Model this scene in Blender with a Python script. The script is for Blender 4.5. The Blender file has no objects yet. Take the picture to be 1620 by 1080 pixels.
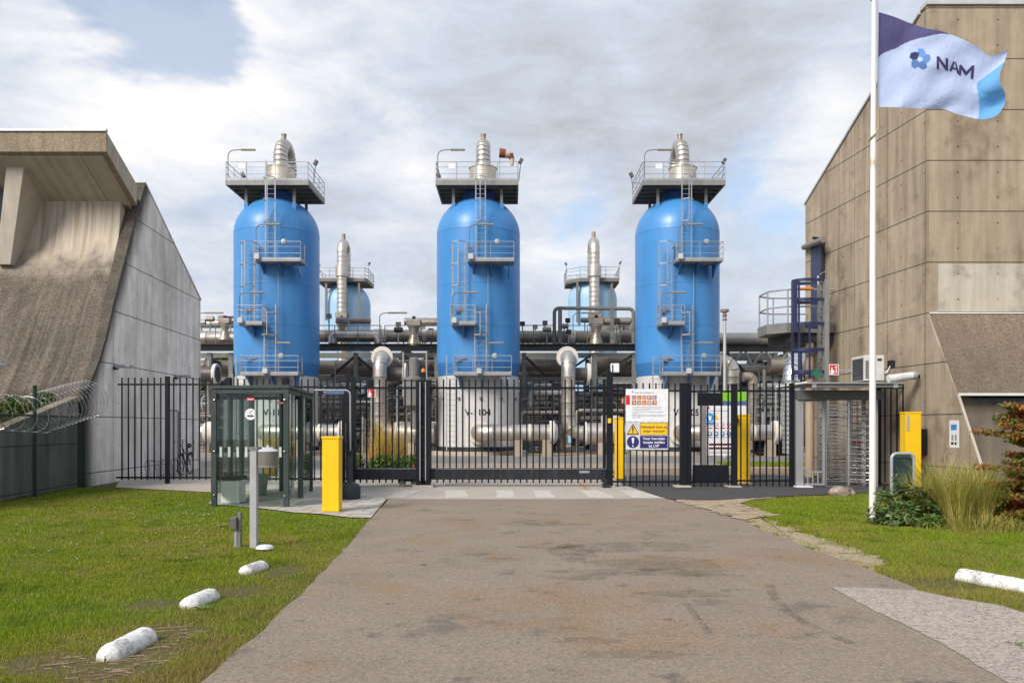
import bpy, bmesh, math, random
import numpy as np
from mathutils import Vector, Matrix
R = math.radians
scene = bpy.context.scene
COL = scene.collection

# ------------------------------------------------------------------ camera, light, exposure
F, CX, HY, EYE = 1300.0, 810.0, 675.0, 1.65          # focal length in photo pixels, axis, horizon row, eye height
cd = bpy.data.cameras.new('camera'); cam = bpy.data.objects.new('camera', cd); COL.objects.link(cam)
cam.location = (0, 0, EYE); cam.rotation_euler = (R(90), 0, 0)
cd.sensor_width = 36; cd.lens = 36 * F / 1620; cd.shift_y = (HY - 540) / 1620
cd.clip_start = 0.05; cd.clip_end = 3000
scene.camera = cam
SUN = Vector((-0.52, -0.66, 0.62)).normalized()
sl = bpy.data.lights.new('sun', 'SUN'); so = bpy.data.objects.new('sun', sl); COL.objects.link(so)
sl.energy = 2.6; sl.angle = R(22); sl.color = (1.0, .93, .84)
so.location = (-20, -20, 40); so.rotation_euler = SUN.to_track_quat('Z', 'Y').to_euler()
vs = scene.view_settings
scene.display_settings.display_device = 'sRGB'
vs.view_transform = 'Standard'; vs.look = 'None'; vs.exposure = 0.70; vs.gamma = 1; vs.use_curve_mapping = False
scene.cycles.max_bounces = 8; scene.cycles.transparent_max_bounces = 16


class NT:
    """small node builder"""
    def __init__(s, tree):
        s.t = tree; s.t.nodes.clear()
    def n(s, typ, props=None, **ins):
        nd = s.t.nodes.new(typ)
        for k, v in (props or {}).items(): setattr(nd, k, v)
        for k, v in ins.items():
            key = int(k[1:]) if k[0] == 'i' and k[1:].isdigit() else k.replace('_', ' ')
            s.set(nd.inputs[key], v)
        return nd
    def set(s, sock, v):
        if isinstance(v, bpy.types.NodeSocket): s.t.links.new(v, sock)
        elif isinstance(v, bpy.types.Node): s.t.links.new(v.outputs[0], sock)
        else:
            if hasattr(sock.default_value, '__len__') and not hasattr(v, '__len__'): v = (v,) * len(sock.default_value)
            if hasattr(sock.default_value, '__len__') and len(sock.default_value) == 4 and len(v) == 3: v = (*v, 1)
            sock.default_value = v
    def math(s, op, a, b=0.0, c=0.0, clamp=False):
        return s.n('ShaderNodeMath', {'operation': op, 'use_clamp': clamp}, i0=a, i1=b, i2=c).outputs[0]
    def vmath(s, op, a, b=(0, 0, 0)):
        nd = s.n('ShaderNodeVectorMath', {'operation': op}, i0=a, i1=b)
        return nd.outputs['Value'] if op in ('DISTANCE', 'LENGTH', 'DOT_PRODUCT') else nd.outputs[0]
    def noise(s, vec, scale, detail=4, rough=.55, color=False, dist=0.0):
        nd = s.n('ShaderNodeTexNoise', None, Vector=vec, Scale=scale, Detail=detail, Roughness=rough, Distortion=dist)
        return nd.outputs['Color'] if color else nd.outputs['Fac']
    def ramp(s, fac, stops, interp='LINEAR'):
        nd = s.n('ShaderNodeValToRGB', None, Fac=fac); cr = nd.color_ramp; cr.interpolation = interp
        while len(cr.elements) < len(stops): cr.elements.new(.5)
        for e, (p, c) in zip(cr.elements, stops):
            e.position = p; e.color = (*c, 1) if hasattr(c, '__len__') else (c, c, c, 1)
        return nd.outputs[0]
    def rng(s, v, a, b, c=0.0, d=1.0, smooth=False):
        return s.n('ShaderNodeMapRange', {'interpolation_type': 'SMOOTHSTEP' if smooth else 'LINEAR'}, i0=v, i1=a, i2=b, i3=c, i4=d).outputs[0]
    def mix(s, f, a, b, blend='MIX'):
        nd = s.n('ShaderNodeMix', {'data_type': 'RGBA', 'blend_type': blend})
        s.set(nd.inputs[0], f); s.set(nd.inputs[6], a); s.set(nd.inputs[7], b)
        return nd.outputs[2]
    def pos(s): return s.n('ShaderNodeNewGeometry').outputs['Position']
    def obj(s): return s.n('ShaderNodeTexCoord').outputs['Object']
    def sep(s, v):
        nd = s.n('ShaderNodeSeparateXYZ', None, Vector=v); return nd.outputs[0], nd.outputs[1], nd.outputs[2]
    def comb(s, x, y, z): return s.n('ShaderNodeCombineXYZ', None, X=x, Y=y, Z=z).outputs[0]
    def scale(s, v, sc): return s.vmath('MULTIPLY', v, sc)
    def bump(s, h, strength=.3, dist=.02):
        return s.n('ShaderNodeBump', None, Strength=strength, Distance=dist, Height=h).outputs[0]
    def out(s, col, rough=.6, metal=0.0, normal=None, spec=.5, **kw):
        b = s.n('ShaderNodeBsdfPrincipled'); s.set(b.inputs['Base Color'], col); s.set(b.inputs['Roughness'], rough)
        s.set(b.inputs['Metallic'], metal); s.set(b.inputs['Specular IOR Level'], spec)
        if normal is not None: s.set(b.inputs['Normal'], normal)
        for k, v in kw.items(): s.set(b.inputs[k.replace('_', ' ')], v)
        o = s.n('ShaderNodeOutputMaterial'); s.t.links.new(b.outputs[0], o.inputs[0]); return b


# ------------------------------------------------------------------ sky: Nishita with procedural clouds on it
w = bpy.data.worlds.new('World'); scene.world = w; w.use_nodes = True
T = NT(w.node_tree)
sky = T.n('ShaderNodeTexSky', {'sky_type': 'NISHITA', 'sun_disc': False, 'sun_elevation': math.asin(SUN.z),
                               'sun_rotation': math.atan2(SUN.x, SUN.y), 'air_density': 1.0, 'dust_density': 1.2, 'ozone_density': 1.2})
D = T.vmath('NORMALIZE', T.n('ShaderNodeTexCoord').outputs['Generated'])
dx, dy, dz = T.sep(D)
den = T.math('ADD', T.math('MAXIMUM', dz, 0.0), .55)
plane = T.comb(T.math('DIVIDE', dx, den), T.math('DIVIDE', dy, den), T.math('MULTIPLY', dz, 2.4))
warp = T.vmath('SUBTRACT', T.noise(plane, 3.4, 5, .6, color=True), (.5, .5, .5))
DW = T.vmath('ADD', D, T.scale(warp, (.20, .2, .20)))
def sdir(px, py): return tuple(Vector(((px - CX) / F, 1, (HY - py) / F)).normalized())
def blobs(lst):
    acc = 0.0
    for px, py, rad, wt in lst:
        d = T.vmath('DISTANCE', DW, sdir(px, py))
        acc = T.math('ADD', acc, T.rng(d, 0, rad, wt, 0.0, True))
    return acc
cover = blobs([(235, 0, .125, -.85), (330, 25, .08, -.25), (1190, 300, .10, -.25), (420, 330, .13, -.20), (930, 335, .09, -.42), (600, 225, .10, -.16), (1230, 420, .15, -.16), (840, 450, .2, -.16), (60, 50, .13, -.12), (640, 480, .15, -.12)])
light = blobs([(300, 110, .22, .62), (470, 170, .15, .12), (120, 170, .2, .25), (560, 80, .22, .10), (630, 275, .10, .34), (1310, 215, .16, .36), (1320, 330, .22, .2), (520, 300, .14, -.12), (400, 400, .14, -.06),
               (900, 130, .24, -.03), (1120, 190, .24, -.17), (1300, 60, .22, -.10), (780, 200, .16, -.04), (80, 60, .17, -.14), (1010, 80, .13, .2), (900, 400, .14, .28), (340, 470, .2, .18), (560, 440, .12, .12)])
fbm = T.noise(plane, 2.6, 10, .62, dist=.3)
puff = T.noise(plane, 6.0, 10, .66, dist=.35)
cov = T.rng(T.math('ADD', T.math('ADD', fbm, T.math('MULTIPLY', puff, .35)), cover), .20, .58, .38, 1.0, True)
shade = T.math('ADD', T.math('ADD', T.math('MULTIPLY', T.math('SUBTRACT', puff, .5), 1.2), T.math('MULTIPLY', T.math('SUBTRACT', fbm, .5), .8)), T.math('ADD', light, .42))
ccol = T.ramp(shade, [(0.0, (.42, .435, .475)), (.25, (.53, .56, .62)), (.5, (.625, .685, .79)), (.75, (.79, .82, .875)), (1.0, (.97, .955, .95))])
b1 = T.n('ShaderNodeBackground', None, Color=sky.outputs[0], Strength=.12)
b2 = T.n('ShaderNodeBackground', None, Color=ccol, Strength=.655)
ms = T.n('ShaderNodeMixShader', None, Fac=cov)
T.t.links.new(b1.outputs[0], ms.inputs[1]); T.t.links.new(b2.outputs[0], ms.inputs[2])
T.t.links.new(ms.outputs[0], T.n('ShaderNodeOutputWorld').inputs[0])


# ------------------------------------------------------------------ geometry helpers
def X(px, Y): return (px - CX) * Y / F
def Z(py, Y): return EYE + (HY - py) * Y / F
def P(px, py, Y): return (X(px, Y), Y, Z(py, Y))
def G(px, py):
    y = EYE * F / (py - HY); return (X(px, y), y)

WLOC = {}                                               # object name -> world position of its origin


class MB:
    def __init__(s): s.v = []; s.f = []; s.m = []; s.cur = 0
    def add(s, vs, fs):
        o = len(s.v); s.v += [tuple(map(float, v)) for v in vs]; s.f += [tuple(i + o for i in f) for f in fs]; s.m += [s.cur] * len(fs); return s
    def box(s, a, b):
        (x0, y0, z0), (x1, y1, z1) = a, b
        return s.add([(x0, y0, z0), (x1, y0, z0), (x1, y1, z0), (x0, y1, z0), (x0, y0, z1), (x1, y0, z1), (x1, y1, z1), (x0, y1, z1)],
                     [(0, 3, 2, 1), (4, 5, 6, 7), (0, 1, 5, 4), (1, 2, 6, 5), (2, 3, 7, 6), (3, 0, 4, 7)])
    def cbox(s, c, size, rz=0.0, rx=0.0, ry=0.0):
        M = Matrix.Rotation(rz, 3, 'Z') @ Matrix.Rotation(ry, 3, 'Y') @ Matrix.Rotation(rx, 3, 'X'); h = [k / 2 for k in size]; c = Vector(c)
        vs = [c + M @ Vector((sx * h[0], sy * h[1], sz * h[2])) for sz in (-1, 1) for sx, sy in ((-1, -1), (1, -1), (1, 1), (-1, 1))]
        return s.add(vs, [(0, 3, 2, 1), (4, 5, 6, 7), (0, 1, 5, 4), (1, 2, 6, 5), (2, 3, 7, 6), (3, 0, 4, 7)])
    def tube(s, pts, r, n=10, caps=True):
        pts = [Vector(p) for p in pts]; k = len(pts); rs = r if hasattr(r, '__len__') else [r] * k
        tan = []
        for i in range(k):
            a = pts[min(i + 1, k - 1)] - pts[max(i - 1, 0)]
            tan.append(a.normalized() if a.length > 1e-9 else Vector((0, 0, 1)))
        nrm = tan[0].orthogonal().normalized(); vs = []
        for i in range(k):
            nrm = (nrm - tan[i] * nrm.dot(tan[i])).normalized(); bi = tan[i].cross(nrm)
            for j in range(n):
                a = 2 * math.pi * (j + .5) / n
                vs.append(pts[i] + (nrm * math.cos(a) + bi * math.sin(a)) * rs[i])
        fs = [(i * n + j, i * n + (j + 1) % n, (i + 1) * n + (j + 1) % n, (i + 1) * n + j) for i in range(k - 1) for j in range(n)]
        if caps: fs += [tuple(reversed(range(n))), tuple(range((k - 1) * n, k * n))]
        return s.add(vs, fs)
    def bar(s, p, q, r, n=8): return s.tube([p, q], r, n)
    def sbar(s, p, q, w, h=None, up=(0, 0, 1)):
        """bar of rectangular section; w across, h along `up`"""
        h = h or w; p, q = Vector(p), Vector(q); t = (q - p).normalized(); u = Vector(up)
        if abs(t.dot(u)) > .95: u = Vector((0, 1, 0))
        a = t.cross(u).normalized(); u = a.cross(t)
        vs = [e + a * sx * w / 2 + u * sy * h / 2 for e in (p, q) for sx, sy in ((-1, -1), (1, -1), (1, 1), (-1, 1))]
        return s.add(vs, [(0, 3, 2, 1), (4, 5, 6, 7), (0, 1, 5, 4), (1, 2, 6, 5), (2, 3, 7, 6), (3, 0, 4, 7)])
    def lathe(s, prof, c=(0, 0, 0), n=48, axis='Z', caps=True):
        vs = []
        for r, z in prof:
            for j in range(n):
                a = 2 * math.pi * j / n; p = (r * math.cos(a), r * math.sin(a), z)
                if axis == 'Y': p = (p[0], z, p[1])
                if axis == 'X': p = (z, p[0], p[1])
                vs.append((c[0] + p[0], c[1] + p[1], c[2] + p[2]))
        k = len(prof)
        fs = [(i * n + j, i * n + (j + 1) % n, (i + 1) * n + (j + 1) % n, (i + 1) * n + j) for i in range(k - 1) for j in range(n)]
        if caps: fs += [tuple(reversed(range(n))), tuple(range((k - 1) * n, k * n))]
        return s.add(vs, fs)
    def prismx(s, poly, fa, fb):
        """polygon of (y, z) swept along x from fa(y) to fb(y)"""
        fa = fa if callable(fa) else (lambda y, a=fa: a); fb = fb if callable(fb) else (lambda y, b=fb: b); k = len(poly)
        vs = [(fa(y), y, z) for y, z in poly] + [(fb(y), y, z) for y, z in poly]
        return s.add(vs, [tuple(range(k)), tuple(reversed(range(k, 2 * k)))] + [(i, k + i, k + (i + 1) % k, (i + 1) % k) for i in range(k)])
    def prismy(s, poly, ya, yb):
        """polygon of (x, z) swept along y"""
        k = len(poly); vs = [(x, ya, z) for x, z in poly] + [(x, yb, z) for x, z in poly]
        return s.add(vs, [tuple(range(k)), tuple(reversed(range(k, 2 * k)))] + [(i, k + i, k + (i + 1) % k, (i + 1) % k) for i in range(k)])
    def prismz(s, poly, za, zb):
        k = len(poly); vs = [(x, y, za) for x, y in poly] + [(x, y, zb) for x, y in poly]
        return s.add(vs, [tuple(range(k)), tuple(reversed(range(k, 2 * k)))] + [(i, k + i, k + (i + 1) % k, (i + 1) % k) for i in range(k)])
    def o(s, name, mat, parent=None, loc=None, sm=35, bevel=0.0, recalc=True, **tags):
        base = Vector(WLOC[parent.name]) if parent else Vector(loc or (0, 0, 0))
        me = bpy.data.meshes.new(name); me.from_pydata([(x - base.x, y - base.y, z - base.z) for x, y, z in s.v], [], s.f)
        mats = mat if isinstance(mat, (list, tuple)) else [mat] + ([joint_m] if max(s.m) == 1 else [])
        for m in mats: me.materials.append(m)
        if len(mats) > 1: me.polygons.foreach_set('material_index', s.m)
        if recalc:
            bm = bmesh.new(); bm.from_mesh(me); bmesh.ops.recalc_face_normals(bm, faces=bm.faces); bm.to_mesh(me); bm.free()
        if sm: me.shade_smooth(); me.set_sharp_from_angle(angle=R(sm))
        ob = bpy.data.objects.new(name, me); COL.objects.link(ob)
        if parent: ob.parent = parent
        else: ob.location = base
        WLOC[ob.name] = tuple(base)
        if bevel:
            b = ob.modifiers.new('edge', 'BEVEL'); b.width = bevel; b.segments = 2; b.limit_method = 'ANGLE'; b.angle_limit = R(40)
        return tag(ob, **tags)


def tag(o, label=None, cat=None, group=None, kind=None):
    if label: o['label'] = label
    if cat: o['category'] = cat
    if group: o['group'] = group
    if kind: o['kind'] = kind
    return o

def thing(name, label, cat, loc, group=None):
    o = bpy.data.objects.new(name, None); o.empty_display_size = .3; COL.objects.link(o); o.location = loc
    WLOC[o.name] = tuple(loc); return tag(o, label, cat, group)

KIDS = {}
def dup(o, loc=None, rz=None, parent=None, label=None, sc=None, group=None):
    c = o.copy(); COL.objects.link(c)
    if parent: c.parent = parent
    if loc is not None: c.location = loc
    if rz is not None: c.rotation_euler = (0, 0, rz)
    if sc is not None: c.scale = sc if hasattr(sc, '__len__') else (sc, sc, sc)
    if label: c['label'] = label
    if group: c['group'] = group
    WLOC[c.name] = tuple(c.location)
    for k in [q for q in bpy.data.objects if q.parent == o]: dup(k, parent=c)
    return c

def fillet(pts, rad, seg=8):
    pts = [Vector(p) for p in pts]; out = [pts[0]]
    for a, b, c in zip(pts, pts[1:], pts[2:]):
        u = (a - b).normalized(); v = (c - b).normalized(); ang = u.angle(v)
        if ang > R(176): out.append(b); continue
        t = min(rad / math.tan(ang / 2), (a - b).length * .499, (c - b).length * .499)
        r = t * math.tan(ang / 2); ctr = b + (u + v).normalized() * (r / math.sin(ang / 2)); p0 = b + u * t - ctr; p1 = b + v * t - ctr
        ax = p0.cross(p1).normalized(); tot = p0.angle(p1)
        for i in range(seg + 1): out.append(ctr + Matrix.Rotation(tot * i / seg, 3, ax) @ p0)
    out.append(pts[-1]); return out

def clad(mb, pts, r, step=1.0, n=24, bend=None, seg=10, lip=.05):
    """sheet-metal clad pipe: a tube with a raised lap at every joint of the sheeting"""
    pts = fillet(pts, bend or r * 2.2, seg) if len(pts) > 2 else [Vector(p) for p in pts]
    L = [0.0]
    for a, b in zip(pts, pts[1:]): L.append(L[-1] + (b - a).length)
    def at(d):
        for i in range(len(pts) - 1):
            if d <= L[i + 1] or i == len(pts) - 2:
                t = (d - L[i]) / max(L[i + 1] - L[i], 1e-9); return pts[i].lerp(pts[i + 1], min(max(t, 0), 1))
    marks = [(d, r) for d in L]; k = max(1, int(L[-1] / step))
    for i in range(1, k):
        d = L[-1] * i / k
        marks = [m for m in marks if abs(m[0] - d) > .07]
        marks += [(d - .06, r), (d - .05, r * (1 + lip)), (d + .03, r * (1 + lip)), (d + .06, r)]
    marks.sort()
    f0 = len(mb.f); mb.tube([at(d) for d, _ in marks], [q for _, q in marks], n)
    for i in range((len(marks) - 1) * n):                # shadow gap at each lap joint painted as a darker ring
        if marks[i // n][1] > r * 1.001 and marks[i // n + 1][1] < r * 1.001: mb.m[f0 + i] = 1
    return mb

_font = {}
def text(mb, s, x, z, y, size, align='CENTER', bold=0.0, fn=None, spacing=1.0):
    """lettering that lies in the plane y, facing -y; (x, z) is the anchor on its baseline"""
    key = (s, bold, spacing)
    if key not in _font:
        c = bpy.data.curves.new('t', 'FONT'); c.body = s; c.size = 1; c.offset = bold; c.space_character = spacing; c.resolution_u = 3
        o = bpy.data.objects.new('t', c); COL.objects.link(o); dg = bpy.context.evaluated_depsgraph_get(); dg.update()
        me = bpy.data.meshes.new_from_object(o.evaluated_get(dg)); _font[key] = ([tuple(v.co) for v in me.vertices], [tuple(p.vertices) for p in me.polygons])
        bpy.data.objects.remove(o); bpy.data.curves.remove(c); bpy.data.meshes.remove(me)
    V, Fc = _font[key]; w = max(v[0] for v in V); off = {'CENTER': w / 2, 'LEFT': 0, 'RIGHT': w}[align]
    return mb.add([(fn((v[0] - off) * size, v[1] * size) if fn else (x + (v[0] - off) * size, y, z + v[1] * size)) for v in V], Fc)


# ------------------------------------------------------------------ materials
MAT = {}
def mat(name):
    m = bpy.data.materials.new(name); m.use_nodes = True; MAT[name] = m; return m, NT(m.node_tree)

def paint(name, col, rough=.45, metal=0.0, var=.12, scale=3.0, dirt=None, dirt_amt=.35, spec=.5, streak=True, bumpy=0.0, seams=()):
    """painted or bare metal with faint tone drift and dirty runs"""
    m, t = mat(name); p = t.pos()
    n1 = t.noise(p, scale, 5, .6); n2 = t.noise(t.scale(p, (1, 1, .12) if streak else (1, 1, 1)), scale * 3.2, 5, .65)
    f = t.rng(n1, .3, .7, 1 - var, 1 + var)
    c = t.vmath('MULTIPLY', tuple(col), t.comb(f, f, f))
    d = dirt or tuple(k * .45 for k in col)
    c = t.mix(t.rng(n2, .52, .78, 0, dirt_amt), c, d)
    for z_ in seams:
        dzs = t.math('ABSOLUTE', t.math('SUBTRACT', t.sep(p)[2], z_)); c = t.mix(t.math('MULTIPLY', t.rng(dzs, .015, .05, 1, 0), .45), c, d)
    fine = t.noise(p, 60, 3, .6)
    t.out(c, t.rng(n2, .3, .7, max(rough - .08, .05), min(rough + .12, 1)), metal, t.bump(t.math('ADD', fine, t.math('MULTIPLY', n1, .6)), bumpy, .01) if bumpy else None, spec); return m

def plain(name, col, rough=.5, metal=0.0):
    m, t = mat(name); n = t.noise(t.pos(), 14, 4, .6); f = t.rng(n, .3, .7, .9, 1.1)
    t.out(t.vmath('MULTIPLY', tuple(col), t.comb(f, f, f)), rough, metal); return m

def concrete(name, col, axis, u0, du, z0, dz, stain=(.09, .08, .065), amt=.5, holes=True, hole_u=1.06, hole_n=2, agg=0.0, streak=3.0, light=None, jw=.011, green=None, edge=None, blend=None, blot=0.0):
    m, t = mat(name); p = t.pos(); x, y, z = t.sep(p); u = x if axis == 'X' else y
    uv = t.comb(u, z, 0.0)
    big = t.noise(p, .45, 6, .62); med = t.noise(p, 2.2, 6, .65); fine = t.noise(p, 38, 4, .7)
    run = t.noise(t.comb(t.math('MULTIPLY', u, streak), t.math('MULTIPLY', z, .22), 0.0), 1.0, 6, .62)
    board = t.noise(t.comb(t.math('MULTIPLY', u, 9.0), t.math('MULTIPLY', z, .5), 3.0), 1.0, 3, .6)
    f = t.math('ADD', t.math('ADD', t.math('MULTIPLY', med, .5), t.math('MULTIPLY', fine, .28)), t.math('ADD', t.math('MULTIPLY', board, .28), .50))
    c = t.vmath('MULTIPLY', tuple(col), t.comb(f, f, f))
    if light: c = t.mix(t.rng(big, .48, .66, 0, .8), c, light)
    c = t.mix(t.rng(t.math('ADD', t.math('MULTIPLY', run, .7), t.math('MULTIPLY', big, .42)), .46, .70, 0, amt), c, stain)
    if edge: c = t.mix(t.math('MULTIPLY', t.rng(edge(t, x, y, z), 0, 1, 1, 0, True), t.rng(t.math('ADD', run, t.math('MULTIPLY', med, .3)), .40, .64, .62, 1)), c, (.03, .028, .026))
    if blot: c = t.mix(t.rng(t.noise(t.vmath('ADD', p, (5, 2, 8)), .9, 6, .65), .52, .70, 0, blot, True), c, stain)
    if green: c = t.mix(t.rng(t.noise(p, 1.1, 7, .7), .64, .74, 0, .7), c, green)
    h = t.math('MULTIPLY', fine, .3)
    if agg:
        vo = t.n('ShaderNodeTexVoronoi', None, Vector=p, Scale=26.0); vc = t.ramp(t.noise(p, 17, 4, .75), [(.32, .35), (.5, .9), (.68, 1.7)])
        c = t.mix(agg, c, t.vmath('MULTIPLY', c, vc)); h = t.math('ADD', h, vo.outputs['Distance'])
    if blend: c = t.mix(t.rng(t.math('ADD', z, t.math('ADD', t.math('MULTIPLY', med, 1.6), t.math('MULTIPLY', run, 2.2))), blend[0], blend[1], 0, 1, True), c, t.mix(t.rng(run, .4, .65, 0, .7), blend[2], blend[3]))
    if dz:
        def line(q, q0, dq):
            fr = t.math('FRACT', t.math('ADD', t.math('DIVIDE', t.math('SUBTRACT', q, q0), dq), .5))
            return t.math('MULTIPLY', t.math('ABSOLUTE', t.math('SUBTRACT', fr, .5)), dq)
        lz = line(z, z0, dz); mask = t.rng(lz, jw, jw + .006, 1, 0)
        if du: mask = t.math('MAXIMUM', mask, t.math('MULTIPLY', t.rng(line(u, u0, du), jw * .75, jw * .75 + .006, 1, 0), .8))
        if holes:
            hu = line(u, u0 + hole_u * .35, hole_u); hz = line(z, z0 + dz * .27, dz / hole_n)
            dist = t.math('SQRT', t.math('ADD', t.math('MULTIPLY', hu, hu), t.math('MULTIPLY', hz, hz)))
            mask = t.math('MAXIMUM', mask, t.math('MULTIPLY', t.rng(dist, .02, .032, 1, 0), t.rng(t.noise(p, 1.7, 2), .36, .5, .25, .9)))
        c = t.mix(t.math('MULTIPLY', mask, .85), c, (.03, .027, .022)); h = t.math('SUBTRACT', h, t.math('MULTIPLY', mask, 1.0))
    t.out(c, .88, 0, t.bump(h, .55 if agg else .3, .02), .25); return m

def ground_mat(name, cols, scale=1.0, grain=90.0, grain_amt=.35, rough=.9, bump=.25, spots=()):
    """speckled ground: cols are the ramp of the broad tone, spots are (colour, noise scale, lo, hi, amount, seed)"""
    m, t = mat(name); p = t.pos()
    c = t.ramp(t.noise(p, scale, 7, .62), [(.3 + .4 * i / max(1, len(cols) - 1), k) for i, k in enumerate(cols)])
    for col, sc, lo, hi, am, sd in spots:
        c = t.mix(t.rng(t.noise(t.vmath('ADD', p, (sd * 7.3, sd * 3.1, 0)), sc, 6, .62), lo, hi, 0, am, True), c, col)
    g = t.noise(p, grain, 3, .75); g2 = t.noise(p, grain * .33, 3, .7)
    gm = t.rng(t.math('ADD', t.math('MULTIPLY', g, .6), t.math('MULTIPLY', g2, .4)), .3, .7, 1 - grain_amt, 1 + grain_amt)
    t.out(t.vmath('MULTIPLY', c, t.comb(gm, gm, gm)), rough, 0, t.bump(g, bump, .006), .3); return m

def leafmat(name, stops, rough=.5, trans=.25, noise=None):
    m, t = mat(name); g = t.n('ShaderNodeNewGeometry'); r = g.outputs['Random Per Island']
    if noise: r = t.math('ADD', t.math('MULTIPLY', r, .55), t.rng(t.noise(g.outputs['Position'], noise, 4, .6), .3, .7, 0, .45))
    c = t.ramp(r, stops)
    b = t.n('ShaderNodeBsdfPrincipled'); t.set(b.inputs['Base Color'], c); t.set(b.inputs['Roughness'], rough); t.set(b.inputs['Specular IOR Level'], .3)
    tr = t.n('ShaderNodeBsdfTranslucent'); t.set(tr.inputs[0], c)
    mx = t.n('ShaderNodeMixShader', None, Fac=trans); t.t.links.new(b.outputs[0], mx.inputs[1]); t.t.links.new(tr.outputs[0], mx.inputs[2])
    t.t.links.new(mx.outputs[0], t.n('ShaderNodeOutputMaterial').inputs[0]); return m

def glassmat(name, tint, gloss=(.9, .95, .95), edge=.35):
    m, t = mat(name)
    a = t.n('ShaderNodeBsdfTransparent'); t.set(a.inputs[0], tint)
    g = t.n('ShaderNodeBsdfGlossy'); t.set(g.inputs[0], gloss); t.set(g.inputs['Roughness'], .02)
    fr = t.n('ShaderNodeFresnel', None, IOR=1.45)
    mx = t.n('ShaderNodeMixShader'); t.set(mx.inputs[0], t.math('MULTIPLY', fr.outputs[0], .9)); t.t.links.new(a.outputs[0], mx.inputs[1]); t.t.links.new(g.outputs[0], mx.inputs[2])
    t.t.links.new(mx.outputs[0], t.n('ShaderNodeOutputMaterial').inputs[0]); return m

blue = paint('blue_paint', (.058, .245, .56), .38, var=.09, scale=.5, dirt=(.04, .175, .41), dirt_amt=.5, seams=(7.59, 10.02, 13.22))
blue_band = paint('blue_band', (.038, .175, .44), .4, var=.05, dirt_amt=.2)
blue_dark = paint('blue_neck', (.02, .075, .27), .45)
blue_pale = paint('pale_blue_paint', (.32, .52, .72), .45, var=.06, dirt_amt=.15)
skirt_m = paint('skirt_sheet', (.56, .555, .55), .5, var=.06, dirt=(.35, .33, .3), dirt_amt=.35)
galv = paint('galvanised_steel', (.36, .37, .38), .5, .35, var=.15)
galv_dark = paint('painted_grey_steel', (.17, .17, .165), .55, var=.15)
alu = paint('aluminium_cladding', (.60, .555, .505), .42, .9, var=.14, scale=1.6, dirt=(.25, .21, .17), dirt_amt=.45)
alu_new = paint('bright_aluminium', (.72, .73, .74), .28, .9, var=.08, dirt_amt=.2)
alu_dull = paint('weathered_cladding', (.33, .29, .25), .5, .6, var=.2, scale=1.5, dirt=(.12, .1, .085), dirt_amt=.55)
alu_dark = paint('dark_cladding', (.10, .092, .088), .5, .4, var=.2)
joint_m = paint('lap_shadow', (.12, .105, .09), .6, .3)
insul = paint('insulation_end', (.62, .58, .54), .7, var=.1, dirt_amt=.3)
rack_m = paint('rack_steel', (.165, .165, .152), .6, .1, var=.2)
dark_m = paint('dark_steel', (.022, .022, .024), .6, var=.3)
fence_m = paint('black_blue_coating', (.006, .008, .013), .5, var=.2, dirt_amt=.2, spec=.25)
green_m = paint('dark_green_coating', (.008, .022, .017), .4, var=.15, dirt_amt=.2)
shel_m = paint('shelter_coating', (.032, .05, .047), .42, var=.15, dirt=(.06, .065, .06), dirt_amt=.3)
yellow_m = paint('yellow_paint', (.86, .535, .004), .38, var=.04, dirt=(.62, .36, .01), dirt_amt=.22)
white_m = paint('white_paint', (.78, .78, .76), .45, var=.05, dirt=(.5, .47, .4), dirt_amt=.3)
navy_m = paint('navy_steel', (.022, .028, .085), .4, var=.12)
door_m = paint('door_paint', (.04, .048, .105), .4, var=.08)
black_m = plain('black_plastic', (.012, .013, .017), .45)
red_m = plain('red_sign', (.55, .02, .02), .45); signwhite = plain('sign_white', (.74, .75, .78), .45); signyellow = plain('sign_yellow', (.83, .5, .01), .45)
signnavy = plain('sign_navy', (.022, .018, .13), .45); signblack = plain('sign_black', (.012, .012, .014), .5); signgrey = plain('sign_grey', (.26, .27, .33), .5)
signblue = plain('sign_blue', (.02, .25, .62), .4); signgreen = plain('sign_green', (.20, .52, .02), .45); signmaroon = plain('sign_maroon', (.10, .012, .03), .5); signslate = plain('sign_slate', (.08, .12, .28), .45)
orange_m = plain('orange', (.75, .2, .02), .5); chrome = paint('chrome_tube', (.62, .63, .65), .25, .9, var=.05, dirt_amt=.15)
glass = glassmat('shelter_glass', (.92, .965, .945)); glass_dark = paint('window_glass', (.02, .025, .03), .06, var=.1, dirt_amt=0)
rust_white = None

# ------------------------------------------------------------------ ground
def in_poly(px, py, poly):
    res = np.zeros(len(px), bool); n = len(poly)
    for i in range(n):
        (x0, y0), (x1, y1) = poly[i], poly[(i + 1) % n]
        if y0 == y1: continue
        c = ((y0 > py) != (y1 > py)) & (px < (x1 - x0) * (py - y0) / (y1 - y0) + x0); res ^= c
    return res

def rough_edge(poly, step, amt, seed):
    rnd = random.Random(seed); out = []
    for (x0, y0), (x1, y1) in zip(poly, poly[1:] + poly[:1]):
        k = max(1, min(60, int(math.hypot(x1 - x0, y1 - y0) / step)))
        for i in range(k):
            t = i / k; out.append((x0 + (x1 - x0) * t + rnd.uniform(-amt, amt), y0 + (y1 - y0) * t + rnd.uniform(-amt, amt)))
    return out

def sheet(name, poly, z, m, kind='structure'):
    mb = MB(); mb.add([(x, y, z) for x, y in poly], [tuple(range(len(poly)))])
    return mb.o(name, m, sm=0, kind=kind)

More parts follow.
